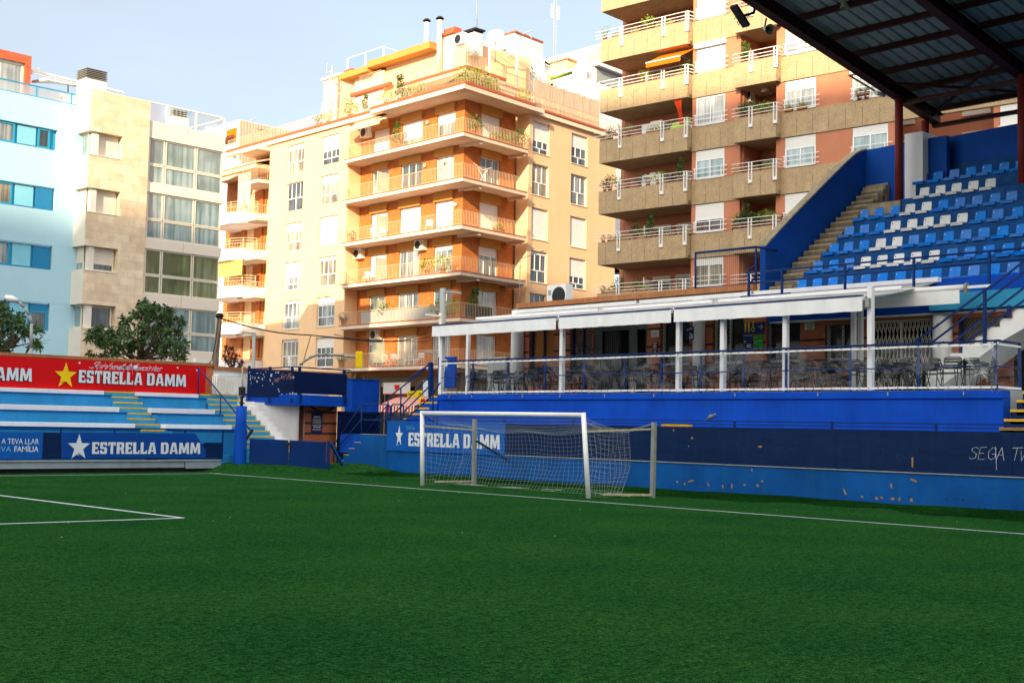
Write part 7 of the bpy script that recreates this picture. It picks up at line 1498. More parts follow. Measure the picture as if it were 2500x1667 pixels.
ac_unit('air_conditioner', 'air conditioner on the top left brown balcony, left of two', BCf, bc(1545, 30), BCf.q(1545, 50)[1], 1.0, .75, .4, .02, GA, 'off_white', -1); ac_unit('air_conditioner', 'air conditioner on the top left brown balcony, right of two', BCf, bc(1640, 10), BCf.q(1640, 22)[1], 1.0, .75, .4, .02, GA, 'off_white', -1)
ac_unit('air_conditioner', 'air conditioner draped with a plant beside a wicker lamp on the right brown balcony', BCf.sh(1.0), BCf.sh(1.0).q(1825, 245)[0], BCf.sh(1.0).q(1825, 255)[1], .95, .85, .45, 0, GA, 'off_white', -1)
ac_unit('air_conditioner', 'air conditioner under a dark ceiling on the right brown balcony above the dense plants', BCf, BCf.q(1825, 490)[0], BCf.q(1825, 492)[1], .9, .5, .4, .3, GA, 'grey_lamp', -1)
p = BWf.w(BWf.q(1858, 222)[0], -.5, BWf.q(1858, 222)[1]); t = thing('wicker_lamp', 'wicker bell lamp hanging in the brown building balcony', 'lamp', p); MB().lathe([(.28, 0), (.24, .15), (.16, .34), (.05, .42)], p, (0, 0, 1), 12).build('shade', M('door_tan'), t)
GQ = 'plants on the brown building'; FB = {0: 'lowest', 1: 'second lowest', 2: 'third lowest', 3: 'middle', 4: 'upper', 5: 'top'}
def bpl(kind, px, k, txt, f_=None, o=-.28, dz=0):
    f_ = f_ or BPf; s_ = f_.q(px, {0: 700, 1: 570, 2: 440, 3: 320, 4: 190, 5: 70}[k])[0]; plant(kind, f_.w(s_, o, zbot[k]+HB-.02+dz), txt, GQ, R_(95.75) if kind == 'box' else None)
for k, lst in {5: ((1470, 'dry'), (1500, 'box'), (1545, 'box'), (1575, 'bright'), (1605, 'box'), (1627, 'box')), 4: ((1560, 'dry'), (1580, 'dry'), (1592, 'flower'), (1606, 'flower'), (1622, 'flower'), (1640, 'bush'), (1655, 'box'), (1668, 'bush')), 3: ((1470, 'box'), (1485, 'bush'), (1510, 'dry'), (1528, 'dry'), (1583, 'box'), (1598, 'box'), (1612, 'flower')),
               2: ((1470, 'bush'), (1482, 'bush'), (1505, 'dry'), (1525, 'flower'), (1555, 'bush'), (1575, 'flower'), (1600, 'bright'), (1625, 'flower'), (1655, 'tall')), 1: ((1466, 'flower'), (1480, 'flower'), (1493, 'box'), (1507, 'box'), (1522, 'box'), (1545, 'bush'), (1560, 'box'), (1580, 'tall'), (1592, 'flower'), (1618, 'box'), (1640, 'flower'), (1655, 'flower'), (1668, 'box')), 0: ((1465, 'flower'), (1478, 'box'), (1492, 'box'), (1505, 'bush'), (1530, 'box'), (1548, 'bush'), (1562, 'box'))}.items():
    for i, (px, kd) in enumerate(lst): bpl(kd, px, k, 'potted plant on the '+FB[k]+' long left balcony, '+ORD[i]+' from the left')
for k, lst in {4: ((1810, 'tall'), (1818, 'tall')), 3: ((1805, 'bush'), (1822, 'bush'), (1850, 'bright'), (1862, 'bright')), 2: ((1795, 'box'), (1838, 'box'), (1868, 'box')), 1: ((1785, 'dry'), (1800, 'bush'), (1815, 'tall'), (1828, 'bush'), (1842, 'bush'), (1856, 'dry'), (1872, 'dry'), (1885, 'dry'))}.items():
    for i, (px, kd) in enumerate(lst): bpl(kd, px, k, 'potted plant on the '+FB[k]+' small right balcony, '+ORD[i]+' from the left')
for i, (px, k) in enumerate(((1925, 3), (1958, 3), (1912, 1), (2098, 3), (2115, 3))): bpl('box' if k == 3 and i < 2 else 'flower', px, k, ORD[i]+' potted plant from the left on the brown building window sills', BWf, .02, .05)
# ================================================================== BUILDINGS BEHIND, TOP RIGHT OF CENTRE
P_ = od(1387, 190, 104); hf_, hg_ = Fr(P_[:2], 90), Fr(P_[:2], 7)
t = thing('white_house', 'white modern building with small square windows behind the corner building', 'building', P_*[1, 1, 0]); c_ = od(1452, 160, 100); wl_ = Fr(c_[:2], 90); wr_ = Fr(c_[:2], 7)
zt = wr_.q(1455, 153)[1]; a = wl_.q(1350, 175)[0]; b = wr_.q(1530, 175)[0]; MB().prism([tuple(wl_.w(a, 0, 15)), tuple(c_*[1, 1, 0]+[0, 0, 15]), tuple(wr_.w(b, 0, 15)), tuple(wr_.w(b, -10, 15)), tuple(wl_.w(a, -10, 15))], (0, 0, zt-15)).build('wall', M('white_wall'), t)
for p0_, p1_, y0_, y1_ in ((1392, 1405, 190, 207), (1411, 1425, 183, 203), (1432, 1446, 179, 200)): window(t, wl_, wl_.q(p0_, 195)[0], wl_.q(p1_, 195)[0], wl_.q(1420, y1_)[1], wl_.q(1420, y0_)[1], .05, 1, 0, .0, sill=False, glass='glass')
mb = MB(); mb.fb(wr_, .2, b, .02, .06, wr_.q(1480, 208)[1], wr_.q(1480, 168)[1]); mb.build('louvre_wall', M('grey_lamp'), t); MB().fb(wr_, -.2, b, -.2, .5, zt-.35, zt+.05).build('eave', M('white_metal'), t)
t = thing('cream_house', 'cream flat roofed building peeking between the corner building and the brown one', 'building', od(1360, 180, 118)*[1, 1, 0]); c_ = od(1385, 150, 118); f1_, f2_ = Fr(c_[:2], 90), Fr(c_[:2], 7)
for x0, x1, y_, y2, dz in ((1320, 1385, 146, 150, 0), (1370, 1450, 137, 144, 0)):
    c_ = od(x1 if x0 == 1320 else 1408, 150, 118 if x0 == 1320 else 124); f1_, f2_ = Fr(c_[:2], 90), Fr(c_[:2], 7); zt = f1_.q(x1 if x0 == 1320 else 1408, y_-1 if x0 == 1320 else 137)[1]; a = f1_.q(x0, 160)[0]; b = f2_.q(1460, 160)[0]
    MB().prism([tuple(f1_.w(a, 0, 15)), tuple(c_*[1, 1, 0]+[0, 0, 15]), tuple(f2_.w(b, 0, 15)), tuple(f2_.w(b, -8, 15)), tuple(f1_.w(a, -8, 15))], (0, 0, zt-15)).build('wall', M('cream_wall'), t)
    mb = MB(); mb.fb(f1_, -.1, a, -.2, .15, zt, zt+.15); mb.fb(f2_, -.1, b, -.2, .15, zt, zt+.15); mb.build('roof_edge', M('door_tan'), t)
c_ = od(1468, 120, 120); f2_ = Fr(c_[:2], 7); t = thing('gable_house', 'pale rendered gable wall far behind, beside the brown building', 'building', c_*[1, 1, 0]); q = lambda px, py: f2_.w(f2_.q(px, py)[0], 0, f2_.q(px, py)[1]); MB().prism([q(1432, 142), q(1470, 106), q(1530, 106), q(1530, 260), q(1432, 260)], (0, 8, 0)).build('wall', M('off_white'), t)
# ================================================================== LEFT BUILDINGS
A_L = 3.5; Bf = Fr(od(2, 436, 67.5)[:2], A_L); STf = Bf.sh(1.25)
blu = thing('apartment_building', 'pale blue rendered apartment building with cyan window strips at the left edge', 'building', Bf.P)
zr_ = Bf.q(90, 238)[1]; e1_ = Bf.q(178, 500)[0]; sx = Bf.q(-120, 400)[0]
def bz(y, px=0): return Bf.q(px, y)[1]
WZ = [(bz(344), bz(292)), (bz(497), bz(440)), (bz(646), bz(586)), (bz(800), bz(731)), (bz(950), bz(885))]
xcol = Bf.q(140, 330)[0]
hs_ = [(-6.5, xcol, a, b) for a, b in WZ]
mb = MB(); wall_holes(mb, Bf, -30, e1_+.6, -.1, zr_-.0, hs_, 0, .22); mb.poly([Bf.w(-30, 0, zr_), Bf.w(e1_+.6, 0, zr_), Bf.w(e1_+.6, -10, zr_), Bf.w(-30, -10, zr_)]); mb.build('rendered_wall', M('sky_wall'), blu)
mb = MB()
for a, b in WZ[:4]: mb.fb(Bf, -30, e1_, .0, .002, b+.02, b+.045)
mb.build('expansion_joint', M('cyan_panel'), blu)
for k, (a, b) in enumerate(WZ):
    u0 = Bf.q(92, 330)[0]; u1 = Bf.q(45, 330)[0]; u2 = Bf.q(0, 330)[0]
    MB().fb(Bf, -6.4, xcol-.02, -.2, -.16, a+.02, b-.02).build('window_backing', M('cyan_frame'), blu)
    o = MB().fb(Bf, u1-.0, u0-.05, -.16, -.1, a+.08, b-.08).build('infill_panel', M('cyan_panel'), blu)
    window(blu, Bf, u0+.05, xcol-.1 if k not in (0,) else xcol-.35, a+.03, b-.03, -.12, 1, 0, {0: 0, 1: .97, 2: .97, 3: .28, 4: .3}[k], frame='cyan_frame', glass='glass_dark', shm='cyan_shutter', sill=False, fw=.09)
    window(blu, Bf, u1-.15-1.4, u1-.15, a+.03, b-.03, -.12, 1, 0, 0, frame='cyan_frame', glass='glass', sill=False, fw=.09)
    window(blu, Bf, u1-.15-5.2, u1-.15-1.5, a+.03, b-.03, -.12, 2, 0, 0, frame='cyan_frame', glass='glass', sill=False, fw=.09)
mb = MB(); zg = Bf.q(90, 210)[1]; mb.fb(Bf, -30, e1_-.02, -.12, -.06, zr_, zr_+.06); mb.fb(Bf, -30, e1_-.02, -.12, -.06, zg-.03, zg+.03)
for px in (-60, 0-90, 92, 178): s_ = Bf.q(px, 215)[0]; mb.fb(Bf, s_-.04, s_+.02, -.12, -.05, zr_, zg)
mb.build('parapet_frame', M('cyan_frame'), blu); MB().fb(Bf, -30, e1_, -.10, -.08, zr_+.06, zg-.03).build('parapet_glass', M('haze_glass'), blu)
t = thing('caution_sticker', 'small white sticker with red marks on the roof parapet glass', 'sticker', Bf.w(Bf.q(152, 232)[0], 0, Bf.q(152, 236)[1])); s_, z = Bf.q(152, 235); MB().fb(Bf, s_-.12, s_+.10, -.05, -.045, z-.12, z+.10).build('panel', M('poster_white'), t); mb = MB(); text_mesh('OK', mb, Bf, s_-.09, z-.1, .07, -.042, .02); mb.build('lettering', M('red_board'), t)
PB = Bf.sh(-1.6); a = PB.q(77, 150)[0]; zt = PB.q(77, 138)[1]; t = thing('roof_penthouse', 'red brick penthouse with big window on the blue building roof', 'building', PB.w(a-3, 0, zr_))
hw = (PB.q(-80, 170)[0], PB.q(61, 170)[0], zr_-.0, PB.q(50, 153)[1]); mb = MB(); wall_holes(mb, PB, -30, a, zr_-.2, zt, [hw], 0, .25); mb.poly([PB.w(a, 0, zr_), PB.w(a, -8, zr_), PB.w(a, -8, zt), PB.w(a, 0, zt)]); mb.poly([PB.w(-30, 0, zt), PB.w(a, 0, zt), PB.w(a, -8, zt), PB.w(-30, -8, zt)]); mb.build('wall', M('red_brick'), t); window(t, PB, hw[0], hw[1], hw[2]+.0, hw[3], -.2, 2, 0, 0, frame='off_white', glass='glass', fw=.12, sill=False)
# sail beams and curved canopy on the roof
t = thing('roof_canopy', 'pale curved roof canopy and long slanting beam left of the slatted chimney', 'canopy', PB.w(2, 0, zr_)); RCf = Bf.sh(-2.5); q = lambda px, py, o=0: RCf.w(RCf.q(px, py)[0], o, RCf.q(px, py)[1])
mb = MB(); mb.bar(q(77, 173), q(300, 226), .12, .10); mb.bar(q(94, 168, -1), q(300, 222, -1), .06, .04); mb.bar(q(77, 180), q(95, 168), .1, .08); mb.build('beam', M('render_white'), t)
mb = MB(); n = 14; A0 = [q(77+i*(128/n), 203-3.5*math.sin(math.pi*i/n*.9)*1.2+i*1.05) for i in range(n+1)]; A1 = [q(77+i*(128/n)+8, 205+i*1.15+6*math.sin(math.pi*i/n), 1.2) for i in range(n+1)]
mb.add(A0+A1, [(i, i+1, n+2+i, n+1+i) for i in range(n)], True); o = mb.build('canopy_sheet', M('render_white'), t); sl = o.modifiers.new('thick', 'SOLIDIFY'); sl.thickness = .12
mb = MB(); [mb.tube(q(px, 213, .6), q(px, 240, .6), .03, 5) for px in (153, 186)]; mb.build('post', M('dark_metal'), t)
# stone and curtain-wall building
st_ = thing('apartment_building', 'sand coloured stone apartment building with glazed curtain wall beside the blue one', 'building', STf.P+STf.d*8)
sq = lambda px, py: STf.q(px, py)[0]
c0_ = sq(215, 400); c1_ = sq(362, 400); zS = STf.q(223, 216)[1]; wR = sq(297, 400)
yb_ = [(216, 317), (375, 456), (516, 599), (659, 742), (801, 892)]; ZB = [(STf.q(213, b)[1], STf.q(215, a)[1]) for a, b in yb_]; ZB[-1] = (-.1, ZB[-1][1])
ZB[0] = (ZB[0][0], zS)
mb = MB()
for a, b in ZB:
    mb.fb(STf, c0_, wR-.001, -1.6, 0, a, b)
mb.fb(STf, wR, c1_, -1.6, 0, -.1, zS); mb.fb(STf, c0_+.35, wR, -1.6, -.5, -.1, zS); mb.build('stone_wall', M('stone'), st_)
for a, b in ZB: MB().fb(STf, c0_-.012, c0_-.001, -1.6, -.0, a, b).build('plaster_side', M('render_white'), st_)
for k in range(4):
    za, zb_ = ZB[k+1][1], ZB[k][0]
    window(st_, STf, c0_+.62, wR-.03, za+.02, zb_-.02, -.40, 1, 0, (.98, .98, .62, 0)[k], frame='alu_beige', glass='glass_dark' if k == 3 else 'glass', shm='off_white', sill=False, fw=.09)
    SF2 = Fr(STf.w(c0_+.30, 0, 0)[:2], A_L+90); 
    MB().fb(STf, c0_+.30, c0_+.60, -.45, -.12, za, zb_).build('corner_pier', M('render_white'), st_)
    d0, d1 = SF2.q(0, 0)[0], 0
    e = SF2.d @ (STf.w(c0_+.3, -.5, 0)-SF2.P); e2 = SF2.d @ (STf.w(c0_+.3, -1.5, 0)-SF2.P)
    window(st_, SF2, e, e2, za+.02, zb_-.02, .01, 1, 0, (0, .98, .6, 0)[k], frame='alu_beige', glass='glass_blue', shm='off_white', sill=False, fw=.08)
    MB().fb(STf, c0_, wR, -1.5, .03, za-.03, za-.002).build('sill', M('render_white'), st_)
t = thing('slatted_chimney', 'white chimney topped with a stack of grey slats on the stone building', 'chimney', STf.w(sq(234, 200), -.8, zS)); a, b = STf.sh(-.4).q(211, 200)[0], STf.sh(-.4).q(260, 200)[0]; CFc = STf.sh(-.4); z1c = CFc.q(235, 195)[1]; z2c = CFc.q(235, 169)[1]; MB().fb(CFc, a, b, -1, 0, zS-.2, z1c).build('stack', M('white_wall'), t); mb = MB(); n = 6
for k in range(n): z = z1c+(z2c-z1c)*k/n; mb.fb(CFc, a-.04, b+.04, -1.05, .05, z+.03, z+(z2c-z1c)/n*.62)
mb.build('slat', M('galv'), t); MB().fb(CFc, a+.2, b-.2, -.85, -.15, z1c, z2c-.05).build('core', M('dark_void'), t)
# curtain wall
cR = sq(548, 450); bandz = [STf.q(362, y)[1] for y in (292, 334, 445, 467, 581, 606, 716, 744, 852, 880)]
mb = MB(); CWf = STf.sh(-.12)
for a, b in ((bandz[1], bandz[0]), (bandz[3], bandz[2]), (bandz[5], bandz[4]), (bandz[7], bandz[6]), (-.1, bandz[8])): MB().fb(CWf, c1_+.002, cR, -.3, .02, a, b).build('panel_band', M('curtain_panel'), st_)
MB().fb(CWf, c1_+.01, cR-.02, -8, -.45, -.1, bandz[0]-.1).build('core', M('curtain_panel'), st_)
cm = [sq(364, 450), sq(405, 450), sq(481, 450), cR-.05]; wi = 0
for k, (zt_, zb_) in enumerate(((bandz[1], bandz[2]), (bandz[3], bandz[4]), (bandz[5], bandz[6]), (bandz[7], bandz[8]))):
    zm = zb_+(zt_-zb_)*.42
    for i in range(3):
        for (u, v) in ((zb_, zm), (zm, zt_)): window(st_, CWf, cm[i]+.02, cm[i+1]-.02, u+.01, v-.01, -.10, 1, 0, 0, frame='alu_beige', glass=('glass_blue', 'glass_blue', 'glass_green', 'glass_blue')[k], sill=False, fw=.07)
mb = MB(); s_ = sq(457, 400)
for a, b in ((bandz[1], bandz[0]), (bandz[3], bandz[2]), (bandz[5], bandz[4]), (bandz[7], bandz[6])): mb.fb(CWf, s_-.01, s_+.01, .02, .023, a, b)
mb.build('panel_joint', M('galv'), st_)
zp = bandz[0]; zq = STf.q(362, 247)[1]; mb = MB(); GRf = CWf.sh(-.1)
for px in (363, 407, 479, 548): s_ = GRf.q(px, 280)[0]; mb.fb(GRf, s_-.04, s_+.04, -.04, .04, zp, zq)
mb.fb(GRf, c1_, cR, -.04, .04, zq, zq+.07); e = GRf.w(cR, 0, zq); mb.bar(e, e-GRf.n*4.5, .07, .07); mb.bar(e-[0, 0, .0], e-GRf.n*4.5, .05, .05); mb.build('parapet_frame', M('render_white'), st_); MB().fb(GRf, c1_+.05, cR, -.01, .0, zp, zq).build('parapet_glass', M('clear_glass'), st_)
t = thing('chimney_group', 'small white chimney with four round slatted pots behind the roof parapet glass', 'chimney', CWf.w(0, -2, zp)); CG = CWf.sh(-2.2); a, b = CG.q(423, 300)[0], CG.q(461, 300)[0]; z0c = zp-.5; z1c = CG.q(440, 286)[1]; MB().fb(CG, a, b, -.6, 0, z0c, z1c).build('stack', M('white_wall'), t)
for k in range(4): p = CG.w(a+(b-a)*(k+.5)/4, -.3, z1c); mb = MB(); [mb.tube(p+[0, 0, .02+.11*j], p+[0, 0, .09+.11*j], .13, 10) for j in range(4)]; mb.build('pot', M('galv'), t)
# corrugated building behind
c_ = od(584, 300, 128); f1_, f2_ = Fr(c_[:2], 90), Fr(c_[:2], 4); zt = f2_.q(585, 292)[1]; t = thing('corrugated_building', 'beige corrugated clad building with small orange balcony behind the curtain wall block', 'building', c_*[1, 1, 0])
MB().prism([tuple(f1_.w(12, 0, 0)), tuple(c_*[1, 1, 0]), tuple(f2_.w(16, 0, 0)), tuple(f2_.w(16, -10, 0)), tuple(f1_.w(12, -10, 0))], (0, 0, zt)).build('wall', M('render_white'), t)
mb = MB(); s_ = .05
while s_ < 8.6: mb.fb(f2_, s_, s_+.22, .0, .05, 8, zt-.05); s_ += .34
mb.fb(f2_, .02, 8.7, -.01, .02, 8, zt-.04); mb.build('cladding', M('corrug'), t)
f0_ = f1_; a, b = f1_.q(553, 335)[0], f1_.q(578, 335)[0]; mb = MB(); mb.fb(f1_, b, a, .0, .02, f1_.q(565, 350)[1], f1_.q(565, 315)[1]); mb.build('opening', M('orange_cloth'), t); mb = MB(); z0c = f1_.q(565, 353)[1]
for k in range(14): s_ = b+(a-b)*k/13; mb.fb(f1_, s_-.02, s_+.02, .3, .34, z0c, z0c+.75)
mb.fb(f1_, b, a, .28, .36, z0c+.75, z0c+.8); mb.build('railing', M('dark_metal'), t)
c_ = od(575, 400, 118); f_ = Fr(c_[:2], 7); a, b = f_.q(563, 400)[0], f_.q(588, 400)[0]; t = thing('chimney_stack', 'white plastered chimney with ribbed grey pot below the corrugated wall', 'chimney', f_.w(a, 0, 10)); z1c = f_.q(575, 388)[1]; MB().fb(f_, a, b, -.6, 0, 8, z1c).build('stack', M('white_wall'), t); c = f_.w((a+b)/2, -.3, z1c); mb = MB(); [mb.tube(c+[0, 0, .08*j], c+[0, 0, .05+.08*j], .2, 10) for j in range(4)]; mb.build('pot', M('galv'), t)
t = thing('roof_aerial', 'thin grey television aerial above the corrugated building', 'aerial', od(612, 296, 128)); mb = MB(); mb.tube(od(609, 296, 128), od(625, 288, 128), .04, 5); mb.tube(od(612, 302, 128), od(616, 290, 128), .02, 5); mb.build('antenna', M('grey_lamp'), t)
# white bowed balcony building
w0 = PLf.w(29.2, 0, 0); WBf = PLf.sh(.3); ws = WBf.q(625, 600)[0]; we = ws+7.5
t = thing('apartment_building', 'brick building with white bowed balconies squeezed beside the curtain wall block', 'building', WBf.w(ws+2, 0, 0)); zk = [WBf.q(600, y)[1] for y in (524, 612, 702, 791, 880)]; zk.insert(0, zk[0]+3.05)
MB().fb(WBf, ws-.4, we, -4, -1.6, 0, zk[0]+.4).build('brick_wall', M('brick_orange'), t)
mb = MB(); ztp = WBf.q(600, 415)[1]; mb.fb(WBf, ws-.4, we, -3, .5, zk[0]+.4, zk[0]+.75); mb.prism([WBf.w(ws-.6, .6, zk[0]+.75), WBf.w(we, .6, zk[0]+.75), WBf.w(we, -2.5, zk[0]+1.7), WBf.w(ws-.6, -2.5, zk[0]+1.7)], (0, 0, .12)); mb.build('roof_slope', M('cream_cloth'), t)
for k in range(1, 6):
    z = zk[k]; P = [(ws, 0), (ws+.5, .9), (ws+1.8, 1.35), (ws+4.0, 1.35), (ws+5.6, .9), (ws+6.2, 0)]
    mb = MB(); 
    o = MB().prism([tuple(WBf.w(a, b-1.6 if i in (0, 5) else b, z-.85)) for i, (a, b) in enumerate(P)], (0, 0, .85)).build('bow_balcony', M('white_wall'), t)
    pts = [WBf.w(a, b-.05, z) for a, b in P]; mb = MB()
    for a, b in zip(pts[:-1], pts[1:]):
        for dz in (.05, .45, .65, .85): mb.bar(a+[0, 0, dz], b+[0, 0, dz], .035, .035)
        mb.bar(a, a+[0, 0, .85], .05, .05)
        for i in range(5): p = a+(b-a)*i/5; mb.bar(p, p+[0, 0, .45], .02, .02)
    mb.build('railing', M('cream_rail'), o)
    for s0__, m_ in ((ws+.2, 'white_metal'), (ws+2.6, 'white_metal')): window(t, WBf, s0__, s0__+.9, z, z+2.1, -1.55, 1, 0, 0, sill=False)
    [MB().fb(WBf, ws+q_, ws+q_+.6, -1.59, -1.3, z, z+2.2).build('brick_pier', M('brick_orange'), t) for q_ in (1.3, 3.9)]
cc_ = WBf.q(570, 590); mb = MB(); n = 30; pts = []; t = thing('yellow_curtain', 'yellow balcony curtain above a white bowed balcony', 'curtain', WBf.w(ws+2, .9, zk[3]+.8))
for i in range(n+1): u = i/n; s_ = ws+.3+3.6*u; pts += [WBf.w(s_, 1.0+.06*math.sin(u*60), zk[3]+.85), WBf.w(s_, 1.0+.05*math.sin(u*60), zk[2]-.9)]
mb.add(pts, [(2*i, 2*i+2, 2*i+3, 2*i+1) for i in range(n)], True); mb.build('cloth', M('yellow_cloth'), t)
t = thing('folded_awning', 'folded cream awning under the roof of the bowed balcony building', 'awning', WBf.w(ws+3, .6, zk[0])); z = zk[0]; MB().prism([WBf.w(ws+2.2, 1.3, z-.35), WBf.w(we, 1.3, z-.35), WBf.w(we, .2, z+.3), WBf.w(ws+2.2, .2, z+.3)], (0, 0, .08)).build('cloth', M('cream_cloth'), t)
t = thing('lattice_screen', 'white diamond lattice screen beside the top bowed balcony', 'screen', WBf.w(ws+1, .3, zk[1])); mb = MB(); grille(mb, WBf, ws+.1, ws+2.0, zk[1], zk[0]+.1, .6, .16, .015); mb.build('lattice', M('white_metal'), t)
# ================================================================== TREES, LAMPS, POLES, CABLES
rt = random.Random(21)
def leaf_cluster(mb, c, r, n, L_):
    c = np.array(c, float)
    for _ in range(n):
        v = np.array([rt.gauss(0, 1), rt.gauss(0, 1), rt.gauss(0, .8)]); v /= np.linalg.norm(v)+1e-9; p = c+v*r*rt.uniform(.15, 1.0)
        ax = v*.5+np.array([rt.gauss(0, .5), rt.gauss(0, .5), .35+rt.gauss(0, .4)]); ax /= np.linalg.norm(ax)
        for j in range(rt.randint(5, 8)):   # whorl of pointed leaves
            d = np.array([rt.gauss(0, 1), rt.gauss(0, 1), rt.gauss(0, 1)]); d = d-ax*(d@ax)*.5+ax*.35; d /= np.linalg.norm(d)+1e-9; w = np.cross(d, ax); w /= np.linalg.norm(w)+1e-9; l = L_*rt.uniform(.7, 1.25); dr = np.array([0, 0, -.18*l])
            mb.poly([p, p+d*l*.45+w*l*.17, p+d*l+dr, p+d*l*.45-w*l*.17])
def tree(name, label, base, trunk_top, tips, clusters, L_, m, nleaf=26, r=.34):
    t = thing(name, label, 'tree', base); mb = MB(); mb.tube(base, trunk_top, .11, 8, .075); mb.build('trunk', M('bark'), t); mb = MB(); mb2 = MB()
    for tp in tips:
        tp = np.array(tp, float); mid = trunk_top*.5+tp*.5+np.array([rt.gauss(0, .15), rt.gauss(0, .15), rt.uniform(-.1, .15)]); mb.tube(trunk_top-[0, 0, rt.uniform(0, .5)], mid, .045, 6, .03); mb.tube(mid, tp, .03, 5, .012)
        for _ in range(3): e = tp+np.array([rt.gauss(0, .25), rt.gauss(0, .25), rt.gauss(0, .22)]); mb.tube(mid*.3+tp*.7, e, .012, 4, .005)
    mb.build('branches', M('bark'), t)
    for (c, rr, n) in clusters: leaf_cluster(mb2, c, rr, n, L_)
    mb2.build('crown', M(m), t); return t
D1 = 50.0
def tp(px, py, dj=0): return od(px, py, D1+dj)
cl = []; tips = []
SIL = [(355, 742, 14), (372, 752, 22), (345, 760, 18), (398, 757, 18), (415, 762, 12), (333, 768, 16), (362, 775, 26), (390, 778, 26), (418, 785, 24), (440, 787, 12), (312, 790, 20), (300, 800, 16), (340, 800, 30), (375, 802, 30), (405, 805, 28), (432, 808, 18), (268, 812, 20), (245, 805, 14), (225, 806, 12), (222, 826, 14), (250, 826, 20), (282, 822, 24), (310, 825, 28), (345, 830, 30), (380, 832, 30), (412, 835, 26), (438, 842, 16), (450, 858, 10), (262, 842, 20), (290, 846, 24), (325, 852, 28), (360, 858, 30), (395, 862, 26), (425, 866, 20), (240, 838, 10), (280, 862, 18), (250, 868, 16), (225, 872, 12), (445, 872, 12)]
for px, py, rp in SIL:
    for j in range(2): c = tp(px+rt.uniform(-5, 5), py+rt.uniform(-4, 4), rt.uniform(-1.3, 1.3)); cl.append((c, rp/3108*D1*.95, max(4, int(rp*.50)))); 
    if rt.random() < .65: tips.append(tp(px, py, rt.uniform(-1, 1)))
tree('street_tree', 'dark evergreen tree with glossy pointed leaves behind the red sponsor board', tp(335, 1000)*[1, 1, 0], tp(338, 872), tips, cl, .20, 'leaf_dark')
cl = []; tips = []
SIL = [(-40, 745, 26), (5, 745, 12), (12, 760, 20), (-20, 765, 26), (28, 778, 18), (45, 778, 12), (5, 785, 26), (-30, 795, 26), (38, 798, 22), (60, 800, 14), (78, 800, 12), (92, 812, 12), (10, 812, 24), (-20, 825, 24), (30, 826, 18), (2, 838, 18), (20, 852, 14), (85, 835, 14), (98, 848, 10), (62, 816, 12), (75, 846, 10)]
for px, py, rp in SIL:
    for j in range(2): c = tp(px+rt.uniform(-5, 5), py+rt.uniform(-4, 4), rt.uniform(-1.3, 1.3)); cl.append((c, rp/3108*D1*.9, max(4, int(rp*.46))))
    if rt.random() < .8: tips.append(tp(px, py, rt.uniform(-1, 1)))
tree('street_tree', 'dark evergreen tree cut by the left edge of the picture', tp(-10, 1000)*[1, 1, 0], tp(-5, 850), tips, cl, .20, 'leaf_dark')
cl = []; tips = []
for px, py, rp in ((555, 858, 8), (568, 862, 9), (562, 872, 9), (580, 868, 8), (574, 880, 8), (556, 882, 7), (590, 884, 6), (548, 870, 5), (586, 892, 5), (552, 848, 4), (566, 850, 4)):
    cl.append((od(px, py, 62+rt.uniform(-.5, .5)), rp/3108*62, 7)); tips.append(od(px, py, 62))
tree('young_tree', 'small sparse tree with reddish leaves beside the leaning wooden pole', od(570, 1000, 62)*[1, 1, 0], od(568, 895, 62), tips, cl, .14, 'leaf_red')
# leaning utility pole and cables
UPf = Fr((0, 41.5), 0); uq = lambda px, py, o=0: UPf.w(UPf.q(px, py)[0], o, UPf.q(px, py)[1])
t = thing('utility_pole', 'leaning weathered wooden utility pole with cables behind the stand', 'pole', uq(518, 990)); MB().tube(uq(517, 990), uq(536, 776), .13, 10, .095).build('pole', M('wood'), t)
mb = MB(); mb.lathe([(.1, 0), (.16, .1), (.1, .2), (0, .22)], uq(536, 778), (0, 0, 1), 8); mb.path([uq(529, 776, .15), uq(522, 830, .15), uq(512, 880, .15), uq(503, 890, .15), uq(470, 893, .15)], .018, 5); mb.path([uq(538, 785, .12), uq(524, 860, .12)], .012, 4); mb.build('cable_loop', M('black_rubber'), t)
def cable(name, label, a, b, sag, r):
    t = thing(name, label, 'cable', (a+b)/2); mb = MB(); mb.path([a*(1-k/24)+b*k/24-np.array([0, 0, sag*math.sin(math.pi*k/24)]) for k in range(25)], r, 5); mb.build('strand', M('black_rubber'), t)
j = od(759, 818, 58); cable('overhead_cable', 'thick black overhead cable from the wooden pole to the junction', uq(537, 777), j, .15, .028)
e = od(903, 832, 66); cable('overhead_cable', 'upper black cable running right from the junction to the corner building', j, od(1045, 824, 80), .25, .022); cable('overhead_cable', 'middle black cable running right from the junction', j, od(1045, 833, 80), .1, .022); cable('overhead_cable', 'thin cable dropping from the junction to the curved lamp arm', j, od(738, 892, 56), .0, .018); cable('overhead_cable', 'lower cable crossing the lowest brick balcony', od(815, 816, 62), od(1045, 812, 80), .5, .018)
t = thing('street_lamp', 'street lamp with white head on a curved arm at the far left', 'street lamp', od(76, 1000, 47)*[1, 1, 0]); mb = MB(); D2 = 47; mb.path([od(76, 1000, D2)*[1, 1, 0], od(76, 850, D2), od(77, 790, D2), od(72, 770, D2), od(60, 750, D2), od(45, 738, D2), od(36, 733, D2)], .055, 8); mb.build('pole', M('grey_lamp'), t); c = od(27, 729, D2); MB().lathe([(0, -.24), (.08, -.2), (.12, 0), (.08, .2), (0, .24)], c, (-Rv*.9+Uv*.25), 10).build('lamp_head', M('white_metal'), t)
